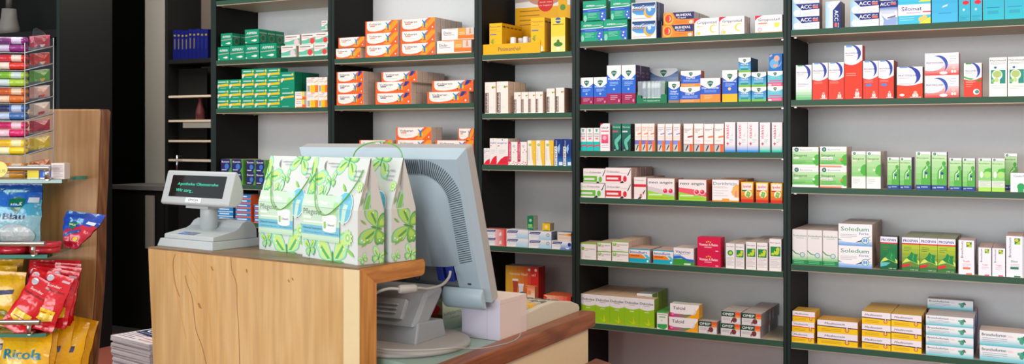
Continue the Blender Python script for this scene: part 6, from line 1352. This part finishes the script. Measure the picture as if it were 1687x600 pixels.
# ------------------------------------------------------------------ far book cabinet
cb = thing('book_cabinet', 'dark open cabinet in the back room with blue books', 'cabinet', (0, 0, 0))
YB = 5.445-.34
ZB = lambda px, py: on_y(px, py, YB).z
xa, xb = on_y(276.5, 0, YB).x, on_y(352, 0, YB).x+.15
g = G(); g.box(xa-.03, YB, 0, xa, YB+.34, 3.0); g.build('side_panel', BLACK, cb)
g = G(); g.box(xb, YB, 0, xb+.03, YB+.34, 3.0); g.build('side_panel', BLACK, cb)
g = G(); g.box(xa, YB+.32, 0, xb, YB+.34, 3.0); g.build('back_panel', mat('dim_brown_panel', '4A4038', .6), cb)
g = G(); g.box(xa, YB+.10, 0, xa+.28, YB+.105, on_y(300, 100, YB).z-.05); g.build('inner_panel', BLACK, cb)
zbk = ZB(310, 97)
g = G(); g.box(xa, YB+.004, zbk-.03, xb, YB+.31, zbk); g.build('shelf', BLACK, cb)
for py in (157, 197.5, 231, 263): z = ZB(315, py); g = G(); g.box(xa+.002, YB+.004, z-.014, xb-.002, YB+.095, z); g.build('shelf', SHELFB, cb)
z = ZB(325, 206); g = G(); g.box(on_y(300, 0, YB).x, YB+.008, z-.02, xb-.03, YB+.09, z+.025); o = g.build('drawer_box', mat('pale_drawer', '8A867A', .5), cb)
x = xa+.03; i = 0
hB = 50*depth_y(315, YB)/F
while x < xb-.24 and i < 12:
    ww = .036; g = G(); hb = hB*random.uniform(.95, 1.0)
    g.box(0, 0, 0, ww, .16, hb, cols={'front': '0D1350', 'right': '0C1040', 'left': '0C1040', 'back': 'D8D0C0', 'top': 'C8C0B0', 'bottom': '14186A'})
    f = Face(g, (0, 0, 0), (ww, 0, 0), (0, 0, hb)); f.rect(.25, .78, .75, .84, '7A6A2A'); f.rect(.35, .35, .65, .7, '5A5238' if i < 6 else '18205C')
    o = g.build('book', PRINT); o.location = (x, YB+.02, zbk+.0005); tag(o, 'blue reference book, %s from the left in the dark cabinet' % ORD[i], 'book', 'blue books in the cabinet'); x += ww+.002; i += 1
g = G(); g.lathe([(.03, 0), (.032, .06), (.02, .1), (.012, .13), (.012, .16)], col='5A2A2A'); o = g.build('bottle', PRINT); o.location = (on_y(330, 0, YB+.05).x, YB+.05, ZB(315, 197.5)+.0005); tag(o, 'small dark red bottle in the back room cabinet', 'bottle')
# low sideboard in front of white wall
zs_ = on_y(255, 307, 5.1).z
sb_ = thing('sideboard', 'low dark sideboard with grey top in the back room', 'sideboard', (0, 0, 0))
g = G(); g.box(-6.14, 5.1, 0, xa-.035, 5.445, zs_-.03); g.build('body', BLACK, sb_)
g = G(); g.box(-6.15, 5.09, zs_-.03, xa-.034, 5.448, zs_); g.build('sideboard_top', mat('sideboard_grey_top', '6A6862', .5), sb_)
g = G(); a = on_y(242, 322, 5.09); b = on_y(255, 410, 5.09); g.box(a.x, 5.075, b.z, b.x, 5.089, a.z); g.build('pale_door', mat('pale_door_panel', '8A8478', .5), sb_)
g = G(); a = on_y(297, 256, YB-.01); b = on_y(300, 278, YB-.01); g.tube([(a.x, a.y-.03, a.z), (a.x, a.y-.03, b.z-.03)], .008, n=10); g.build('handle', STEEL, cb)
g = G()
for zq in (a.z-.01, b.z-.02): g.box(a.x-.004, a.y-.03, zq, a.x+.004, a.y+.012, zq+.008)
g.build('handle_bracket', STEEL, cb)
# dark cabinet to the far left
dc = thing('dark_cabinet', 'tall black cabinet behind the wooden rack', 'cabinet', (0, 0, 0)); YD = 4.2
xr1 = on_y(99, 0, YD).x
g = G(); g.box(xr1-.03, YD, 0, xr1, YD+.4, 3.0); g.build('side_panel', BLACK, dc)
g = G(); g.box(xr1-.031, YD-.003, 0, xr1-.002, YD, 3.0); g.build('edge_strip', EDGEG, dc)
g = G(); g.box(xr1-1.4, YD+.38, 0, xr1-.03, YD+.40, 3.0); g.build('back_panel', BLACK, dc)
zq = on_y(40, 52, YD).z; g = G(); g.box(xr1-1.4, YD+.003, zq-.05, xr1-.031, YD+.38, zq); g.build('shelf', BLACK, dc)
zq2 = zq-.6; g = G(); g.box(xr1-1.4, YD+.003, zq2-.03, xr1-.031, YD+.38, zq2); g.build('shelf', BLACK, dc)
g = G(); g.box(xr1-1.43, YD, 0, xr1-1.4, YD+.4, 3.0); g.build('side_panel', BLACK, dc)
a = on_y(15, 48, YD+.12); e = thing('grey_flask', 'tapered grey flask on the shelf of the black cabinet', 'flask', (a.x, YD+.12, zq+.0005))
g = G(); g.lathe([(.065, 0), (.066, .05), (.05, .12), (.045, .18)], n=28); g.build('flask_body', mat('flask_grey', '7A7670', .5), e)
g = G(); g.lathe([(.02, .18), (.02, .26), (.014, .27)], n=18); g.build('flask_neck', mat('flask_neck_dark', '4A4844', .5), e)

# ------------------------------------------------------------------ left wooden rack with glass shelves
RX = Vector((math.cos(AX), math.sin(AX), 0)); RF = Vector((-math.sin(AX), math.cos(AX), 0))   # rack's own width and depth directions (it stands turned to the entrance)
def rp(l, d, z): return RX*l+RF*d+Vector((0, 0, z))
def lat(px, d): return (px-W0/2)/F*d
def zz(py, d): return CAMZ-(py-HY)/F*d
rk = thing('wooden_rack', 'live-edged wooden display rack with glass shelves at the left', 'rack', (0, 0, 0))
RD = 2.42
g = G(); edge = [(148, 640), (152, 600), (158, 540), (163, 480), (165, 440), (166, 400), (166, 350), (169, 300), (170, 250), (172, 200), (173, 184), (170, 180)]
E = [(lat(px-6, RD), zz(py, RD)) for px, py in edge]; E = [(E[0][0]-.02, 0.0)]+E
L0 = -1.9
g.prism([(L0, 0.0)]+E+[(L0, E[-1][1])], RD, RD+.035, 'y')
def rot(g): g.v = [tuple(rp(p[0], p[1], p[2])) for p in g.v]; return g
rot(g).build('back_board', RACK, rk, bevel=.004)
g = G(); Q = [(x+.001, z) for x, z in E]; n = len(Q)
A = [(x, RD-.0005, z) for x, z in Q]; B = [(x+.010+.003*math.sin(i*2.1), RD+.006, z) for i, (x, z) in enumerate(Q)]; Cc = [(x+.008, RD+.034, z) for x, z in Q]
g.mesh(A+B+Cc, [(i, n+i, n+i+1, i+1) for i in range(n-1)]+[(n+i, 2*n+i, 2*n+i+1, n+i+1) for i in range(n-1)], None, True); rot(g).build('live_edge', BARK, rk)
SH = [(1.306, 296), (zz(420, 2.2), 420), (zz(550, 2.2), 550), (.79, 0)]
SZ = [CAMZ-(py-HY)/F*2.2 if py else .79 for _, py in SH]
for i, z in enumerate(SZ):
    xr_b = lat((141, 131, 127, 124)[i], RD-.01); xr_f = lat((100, 76, 74, 72)[i], 2.2)
    P = [(L0, 2.2), (xr_f-.03, 2.2), (xr_f, 2.205), (xr_b-.01, RD-.035), (xr_b, RD-.012), (xr_b, RD-.001), (L0, RD-.001)]
    g = G(); g.prism(P, z-.008, z, 'z'); s_ = rot(g).build('glass_shelf', GLASS, rk)
    g = G()
    for a, b in zip(P[:5], P[1:6]): g.face([(a[0], a[1]-.0006, z-.008), (b[0]+.0004, b[1]-.0006, z-.008), (b[0]+.0004, b[1]-.0006, z), (a[0], a[1]-.0006, z)])
    rot(g).build('glass_edge', GEDGE, s_)
    zr = z+(.026, .026, .028, .028)[i]; xe = lat((80, 72, 64, 62)[i], 2.18); xp = lat((74, 51, 44, 44)[i], 2.18)
    g = G(); g.tube([(L0, 2.185, zr), (xe, 2.185, zr)], .0055, n=14); r_ = rot(g).build('rail_bar', STEEL, rk)
    for px_ in (xp, xp-.45):
        g = G(); g.tube([(px_, 2.19, z+.001), (px_, 2.19, zr)], .005, n=12); g.tube([(px_, 2.215, z+.0005), (px_, 2.19, z+.002)], .004, n=10); rot(g).build('rail_post', STEEL, r_)
# acrylic dispenser with candy rolls
z1 = SZ[0]
ad = thing('acrylic_dispenser', 'clear acrylic tiered dispenser full of colourful candy rolls', 'dispenser', (0, 0, 0))
# right side face from corner px40 (front) to px88 (rear): turned box
c_f = rp(lat(41, 2.24), 2.24, 0); c_b = rp(lat(88, 2.285), 2.285, 0); c_l = rp(lat(-60, 2.22), 2.22, 0)
du = (c_b-c_f); dl = (c_l-c_f); hA = .32
tiers = [88, 117, 145, 172, 200, 228, 257, 286]
def tz(py): return CAMZ-(py-HY)/F*2.24
g = G(); t = .003
for zq in [tz(py) for py in tiers]:
    P = [c_f, c_b+Vector((0, 0, .0)), c_b+dl, c_l]; rise = .017
    a = [P[0]+Vector((0, 0, zq)), P[1]+Vector((0, 0, zq+rise)), P[2]+Vector((0, 0, zq+rise)), P[3]+Vector((0, 0, zq))]
    g.mesh([tuple(p) for p in a]+[tuple(p+Vector((0, 0, .002))) for p in a], [(3, 2, 1, 0), (4, 5, 6, 7), (0, 1, 5, 4), (1, 2, 6, 5), (2, 3, 7, 6), (3, 0, 4, 7)])
g.build('tier_plate', ACRYL, ad)
g = G(); top = tz(62)
a = [c_f+Vector((0, 0, z1+.001)), c_b+Vector((0, 0, z1+.001)), c_b+Vector((0, 0, top+.004)), c_f+Vector((0, 0, top-.012))]; nrm = du.cross(Vector((0, 0, 1))).normalized()*.0022
g.mesh([tuple(p) for p in a]+[tuple(p-nrm) for p in a], [(0, 1, 2, 3), (7, 6, 5, 4), (0, 4, 5, 1), (1, 5, 6, 2), (2, 6, 7, 3), (3, 7, 4, 0)]); g.build('side_wall', ACRYL, ad)
g = G()
for zq in [tz(py) for py in tiers]: g.tube([tuple(c_f+nrm*.4+Vector((0, 0, zq+.0015))), tuple(c_b+nrm*.4+Vector((0, 0, zq+.0205)))], .0011, n=6)
g.tube([tuple(c_b+Vector((0, 0, z1+.001))), tuple(c_b+Vector((0, 0, top+.004)))], .0012, n=6); g.tube([tuple(c_f+Vector((0, 0, z1+.001))), tuple(c_f+Vector((0, 0, top-.012)))], .001, n=6)
for zq in [tz(py) for py in tiers]: g.tube([tuple(c_f+Vector((0, 0, zq+.001))), tuple(c_l+Vector((0, 0, zq+.001)))], .0009, n=6)
g.build('polished_edges', ACEDGE, ad)
g = G(); a = c_f+du*.25; b = c_f+du*.75; z_ = top
Pp = [(.0, 0), (1, 0), (1, .014), (.8, .022), (.3, .03), (.1, .026)]
g.mesh([tuple(a+(b-a)*u+Vector((0, 0, z_-.006+v))) for u, v in Pp]+[tuple(a+(b-a)*u+Vector((0, 0, z_-.006+v))-nrm) for u, v in Pp], [tuple(range(6)), tuple(range(11, 5, -1))]+[(i, 6+i, 6+(i+1) % 6, (i+1) % 6) for i in range(6)]); g.build('hanging_tab', ACRYL, ad)
cols_r = [('8A2A7A', '6A2A6A', 'C8BCD8', 'purple'), ('D8321E', 'C82A3A', 'F0D8C8', 'red'), ('A8C83A', '7AB82E', 'C8DCD8', 'lime green'), ('D8702A', 'C85A2A', 'E8C8A8', 'orange'), ('3A6AA8', '24305A', 'B8CCE4', 'blue'), ('D8246A', 'C01A5A', 'F0C8D4', 'magenta'), ('F2D020', 'E8B81A', 'F4ECB8', 'yellow'), ('E89A2A', 'D8701E', 'F0D8B0', 'amber')]
ln = dl.normalized(); dn = du.normalized()
zts = [tz(py) for py in tiers]
for ti in range(8):
    zfl = zts[ti]+.004 if ti < 7 else z1+.002
    ca, cb_, cw, nm_ = cols_r[ti]
    for lv in range(2):
        r = .0082
        zc = zfl+r+lv*(2*r+.0006)
        for dd in range(1):
            ps = c_f+dn*(.014+dd*.027)+Vector((0, 0, zc+dd*.004)); 
            g = G(); L_ = .115; n_ = 14
            p0 = ps+ln*.006; p1 = p0+ln*L_
            def P_(t): return tuple(p0+(p1-p0)*t)
            for (ta, tb, cc, rr_) in ((0, .03, ca, (.3, .95)), (.03, .12, ca, (1, 1)), (.12, .30, cw if lv else ca, (1, 1)), (.30, .34, ca, (1, 1)), (.34, .75, (cb_ if lv else cw), (1, 1)), (.75, .97, ca, (1, 1)), (.97, 1, ca, (.95, .3))):
                g.tube([P_(ta), P_(tb)], [r*rr_[0], r*rr_[1]], cc, n=n_)
            g.build('candy_roll', FOIL); o = COL.objects[-1] if False else bpy.context.scene.collection.objects[-1]
            tag(o, '%s candy roll, %s %s tier of the acrylic dispenser, %s' % (nm_, ('lower in', 'upper in')[lv], ORD[ti], ('front', 'behind')[dd]), 'candy', 'candy rolls in the dispenser')
    # sachet seen through the side
    g = G(); cc = [('D84A6A', 'F0E0D8'), ('D8342A', 'F0D8C8'), ('6AB03A', 'E8C83A'), ('E8B8B0', 'D84A3A'), ('E8D0C8', 'C83A4A'), ('C8244A', '8A1A3A'), ('F0D01E', 'F8E88A'), ('E8702A', 'F4C03A')][ti]
    q0 = c_f+dn*.026; q1 = c_f+dn*.061
    for zi in range(1):
        za, zb_ = zfl+.010, zfl+.042
        A = [q0+Vector((0, 0, za)), q1+Vector((0, 0, za+.006)), q1+Vector((0, 0, zb_)), q0+Vector((0, 0, zb_-.006))]
        mid = sum(A, Vector())/4
        vs = [tuple(p+ln*.006) for p in A]+[tuple(mid-nrm*0+ln*.001)]+[tuple(p+ln*.016) for p in A]+[tuple(mid+ln*.024)]
        g.mesh(vs[:5], [(0, 1, 4), (1, 2, 4), (2, 3, 4), (3, 0, 4)], cc[0]); g.mesh(vs, [(0, 5, 6, 1), (1, 6, 7, 2), (2, 7, 8, 3), (3, 8, 5, 0)], cc[0]); g.mesh(vs[5:], [(1, 0, 4), (2, 1, 4), (3, 2, 4), (0, 3, 4)], cc[0])
        ff = Face(g, A[0]+ln*.0035+(A[1]-A[0])*.2, (A[1]-A[0])*.5, (A[3]-A[0])*.5); ff.ell(.5, .5, .35, None, cc[1], 8); ff.ell(.1, .2, .2, None, '3A7AA8' if ti < 4 else cc[1], 6)
    o = g.build('candy_sachet', FOIL); tag(o, 'small %s sachet, %s tier at the dispenser side' % (nm_, ORD[ti]), 'candy sachet', 'sachets behind the dispenser side')
# little cartons and price tag on the first glass shelf
def rbox(nm, l0, l1, d0, d1, z0, z1_, cols, label, cat, fn=None, group=None):
    g = G(); g.box(l0, d0, z0, l1, d1, z1_, cols=cols)
    if fn: fn(Face(g, (l0, d0, z0), (l1-l0, 0, 0), (0, 0, z1_-z0)))
    rot(g); o = g.build(nm, PRINT); tag(o, label, cat, group); return o
cw_ = {'front': 'EDE4E0', 'right': 'C8B8B0', 'left': 'D8C8C0', 'back': 'D8C8C0', 'top': 'E8DCD4', 'bottom': 'D8C8C0'}
rbox('lip_balm_box', lat(46, 2.215), lat(65, 2.215), 2.212, 2.232, z1+.0006, z1+.032, cw_, 'small yellow and white carton beside blue carton, top glass shelf', 'box', lambda f: (f.rect(0, 0, 1, 1, 'E8E8D8'), f.rect(0, .1, 1, .6, 'E8D83A'), f.rect(.1, .65, .9, .8, 'B8C83A')))
rbox('lip_balm_box', lat(66.5, 2.215), lat(84, 2.215), 2.212, 2.232, z1+.0006, z1+.032, cw_, 'small blue and white carton beside yellow carton, top glass shelf', 'box', lambda f: (f.rect(0, 0, 1, 1, 'E8ECF0'), f.rect(0, .1, 1, .7, '2A5AC0'), f.rect(.3, .2, .7, .5, '6AA8E0')))
rbox('lip_balm_box', lat(85.5, 2.215), lat(107, 2.215), 2.212, 2.240, z1+.0006, z1+.036, cw_, 'plain white small-print carton at the right end, top glass shelf', 'box', lambda f: (f.rect(0, 0, 1, 1, 'E4DAD8'), f.lines(.1, .85, .9, 8, .1, 'B0A4A8', .03)))
g = G(); pt = [(lat(0, 2.178)+.017*math.cos(a*math.pi/12), zz(279, 2.178)+.017*math.sin(a*math.pi/12)) for a in range(24)]; g.prism(pt, 2.176, 2.1785, 'y', 'F0E07A')
f = Face(g, (lat(0, 2.178)-.015, 2.176, zz(279, 2.178)-.012), (.03, 0, 0), (0, 0, .024)); f.text('1,95', .52, .2, .3, '6A5A3A', wid=.42); rot(g); o = g.build('price_tag', PRINT); tag(o, 'round yellow price tag hanging on the top chrome rail', 'price tag')

# soft bags
GRID = [(12, 16)]
def pillow(name, w_, h_, d_, seal, basec, art, nu=12, nv=16, curl=0, taper=1):
    """a filled foil bag: flat sealed top and bottom, belly in the middle, wrinkled"""
    g = G(); ph = random.random()*6; GRID[0] = (nu, nv)
    def sh(u, v, s):
        e_ = max(0, math.sin(math.pi*min(max((v-seal)/(1-2*seal), 0), 1)))**.55*(1-abs(2*u-1)**2.6)**.5 if seal < v < 1-seal else 0
        y = s*(d_/2*e_+.0012)
        y += .0012*math.sin(17*u+ph+9*v)*(1 if e_ > 0 else .7)+.0009*math.sin(31*v+ph)
        x = (u-.5)*w_*(1-.07*e_)*(taper+(1-taper)*min(1, v*1.3)); return Vector((x+.001*math.sin(20*v+ph), y+curl*(v-.5)**2, v*h_))
    for s in (-1, 1):
        vs = [sh(i/nu, j/nv, s) for j in range(nv+1) for i in range(nu+1)]
        for j in range(nv):
            for i in range(nu):
                a = j*(nu+1)+i; q = (a, a+1, a+nu+2, a+nu+1); q = q if s < 0 else q[::-1]
                cc = art((i+.5)/nu, (j+.5)/nv) if (s < 0 and art) else basec
                g.mesh([vs[k] for k in q], [(0, 1, 2, 3)], cc, True)
    return g, sh
class BagFace(Face):
    def __init__(s, g, sh): s.g = g; s.sh = sh; s.k = 2; s.w = abs(sh(1, .5, -1).x-sh(0, .5, -1).x); s.h = sh(.5, 1, -1).z; s.V2 = None; s.n = Vector((0, -1, 0)); s.step = .00004
    def poly(s, pts, col, clipit=True, nextk=True):
        for ax, c, kl in ((0, 0, False), (0, 1, True), (1, 0, False), (1, 1, True)):
            if any((p[ax] < 0 if c == 0 else p[ax] > 1) for p in pts): pts = clip(pts, ax, c, kl)
            if len(pts) < 3: return
        P = [pts]
        for ax, N in ((0, GRID[0][0]), (1, GRID[0][1])):                       # cut into cells so that print follows the belly
            R = []
            for q in P:
                lo = int(min(p[ax] for p in q)*N); hi = int(max(p[ax] for p in q)*N-1e-9)
                for c in range(lo, hi+1):
                    r = q
                    if c > lo: r = clip(r, ax, c/N, False)
                    if c < hi and len(r) > 2: r = clip(r, ax, (c+1)/N, True)
                    if len(r) > 2: R.append(r)
            P = R
        for q in P: s.g.face([s.sh(min(max(u, 0), 1), v, -1)+Vector((0, -.0010-s.step*s.k, 0)) for u, v in q], col)
        if nextk: s.k += 1
def place(g, nm, l, d, z, tiltx=0, tilty=0, rz_=0, label='', cat='candy bag', group=None):
    o = g.build(nm, FOIL); p = rp(l, d, z); o.location = p
    o.rotation_euler = (Matrix.Rotation(AX+rz_, 3, 'Z') @ Matrix.Rotation(tilty, 3, 'Y') @ Matrix.Rotation(tiltx, 3, 'X')).to_euler()
    tag(o, label, cat, group); return o
z2, z3, z4 = SZ[1], SZ[2], SZ[3]
# Blau bag
g, sh = pillow('x', .125, .152, .05, .08, '1E78B8', lambda u, v: '1B4FA8' if v > .72 else ('3FA8CC' if v > .5 else '8FBFCC'))
f = BagFace(g, sh); f.poly([(0, .75)]+[(t/8, .75-.12*math.sin(math.pi*t/8)) for t in range(1, 8)]+[(1, .75), (1, .86), (0, .86)], '2A6AC8'); shield(f, .62, .66, .16); f.rect(.82, .7, .98, .78, 'D8E4F0'); f.text('WICK', .2, .9, .03, 'C8D8F0', wid=.1); f.text('Blau', .36, .44, .1, '16245A', wid=.42, bold=.04); f.rect(.02, .4, .3, .53, '5AB0D4')
f.poly(ell(.6, .2, .34, .17), 'C0D0D4'); f.poly(ell(.45, .18, .14, .1), 'DCE4E4'); f.poly(ell(.72, .24, .14, .1), 'D4DCDC'); f.poly(ell(.6, .12, .12, .07), 'E4E8E8'); 
place(g, 'candy_bag', lat(13, 2.3), 2.325, z2+.0005, tiltx=-.10, label='light blue cough sweet bag standing at the left, second glass shelf')
g, sh = pillow('x', .12, .15, .045, .08, '2A86C0', lambda u, v: '1B4FA8' if v > .72 else '4FA8CC'); place(g, 'candy_bag', lat(-40, 2.32), 2.375, z2+.0005, tiltx=-.05, label='second blue cough sweet bag behind the foremost one')
# leaning blue/red bag
g, sh = pillow('x', .098, .095, .034, .09, 'C81E3A', lambda u, v: '1C48B0' if v-.25*(u-.5) > .48 else 'C8203A', taper=.35)
f = BagFace(g, sh); shield(f, .42, .52, .15); f.poly([(.1, .3), (.75, .46), (.75, .36), (.1, .22)], '3A4A9A'); f.rect(.76, .62, .96, .7, 'E0E4F0'); f.poly(ell(.72, .2, .12, .05), 'E8C82A'); f.rect(.3, .93, .6, .95, '2A3A6A')
place(g, 'candy_bag', lat(118, 2.3), 2.29, z2+.0045, tiltx=-.62, tilty=.10, rz_=-.15, label='blue and red sweet bag leaning over the right end of shelf')
# flat red tins
for i, (px, lb) in enumerate(((22, 'left red round tin behind the chrome rail'), (73, 'right red round tin behind the chrome rail'), (-30, 'third red round tin at the picture edge'))):
    e = thing('sweet_tin', lb, 'tin', tuple(rp(lat(px, 2.24), 2.245, z2+.0006)), group='red round tins on the glass shelf')
    g = G(); g.lathe([(.031, 0), (.033, .002), (.033, .013)], col='B81A2E', n=32); g.build('tin_body', FOIL, e)
    g = G(); g.lathe([(.0338, .0132), (.0338, .0221), (.033, .0235), (.005, .024)], col='CC1C34', cols=['D02A40', 'CC1C34', 'CC1C34', 'CC1C34'], n=32); g.build('lid', FOIL, e)
# red liquorice-style bags
def redbag(h_=.128):
    g, sh = pillow('x', .062, h_, .022, .09, 'C01420', lambda u, v: 'D81A26', 8, 14)
    f = BagFace(g, sh); f.poly(ell(.2, .9, .13, .06), 'C8C4CC'); f.rect(.66, .88, .95, .92, 'D8B8C0')
    f.text('Sunder', .2, .76, .05, 'F4E0D8', wid=.55, bold=.03); f.text('kaubonbon', .1, .68, .045, '3A1A1A', wid=.8)
    f.poly([(.12, .22), (.2, .38), (.9, .36), (.88, .2), (.5, .14)], 'ECC52A'); f.lines(.25, .3, .8, 2, .05, 'B83A1A', .015)
    return g
allr = [(64, 2.226, .30, .128, 'front right red sweet bag, third glass shelf'), (20, 2.214, .52, .128, 'front left red sweet bag lying aslant, third glass shelf'),
        (86, 2.254, .16, .130, 'red sweet bag just behind the front right one'), (42, 2.252, .26, .130, 'red sweet bag just behind the front left one'),
        (94, 2.281, .10, .134, 'red sweet bag in third rank, right'), (50, 2.281, .12, .134, 'red sweet bag in third rank, left'),
        (97, 2.308, .06, .138, 'red sweet bag in fourth rank, right'), (54, 2.308, .06, .138, 'red sweet bag in fourth rank, left'),
        (99, 2.335, .02, .142, 'rearmost red sweet bag, right'), (58, 2.335, .02, .142, 'rearmost red sweet bag, left')]
for i, (px, d, ty_, hh_, lb) in enumerate(allr):
    o = place(redbag(hh_), 'candy_bag', lat(px, d), d, z3+.004, tiltx=-.24, tilty=ty_, label=lb, group='red sweet bags on the third glass shelf')
def yb(w_, h_, d_, text=None):
    g, sh = pillow('x', w_, h_, d_, .08, 'E0A414', lambda u, v: 'F0B81C' if v < .86 else 'E8AC18', 10, 14); f = BagFace(g, sh)
    if text: f.text(text, .1, .62, .14, '1E8AA8', wid=.8, bold=.06); f.poly(ell(.5, .3, .3, .14), 'D8901A'); f.poly(ell(.45, .3, .12, .07), '8AA83A')
    else: f.poly([(.2, .55), (.8, .6), (.8, .68), (.2, .64)], '4A4A6A'); f.poly(ell(.5, .25, .2, .07), '9A8A2A')
    return g
for i, (px, d, ti) in enumerate(((3, 2.27, .06), (-8, 2.31, .02), (8, 2.36, -.02))):
    place(yb(.085, .125+.008*i, .03), 'candy_bag', lat(px, d), d, z3+.003, tiltx=-.12+.03*i, tilty=ti, label='yellow sweet bag, %s from the front, left of red bags' % ORD[i], group='yellow bags left of the red bags')
for i, (px, d, tx, ty_, hh_, tt) in enumerate(((30, 2.235, -.25, .03, .165, 'Ricola'), (52, 2.275, -.16, .06, .175, None), (72, 2.31, -.12, .12, .18, None), (92, 2.33, -.08, .18, .178, None), (104, 2.37, -.05, .22, .178, None), (0, 2.34, -.08, 0, .18, None), (40, 2.375, -.04, .05, .185, None))):
    place(yb(.11 if i < 1 else .085, hh_, .035, tt), 'candy_bag', lat(px, d), d, z4+.004, tiltx=tx, tilty=ty_, label=('foremost yellow herb sweet bag with blue lettering, bottom shelf' if i == 0 else 'yellow herb sweet bag, %s of those behind the lettered one' % ORD[i-1]), group='yellow herb sweet bags, bottom glass shelf')
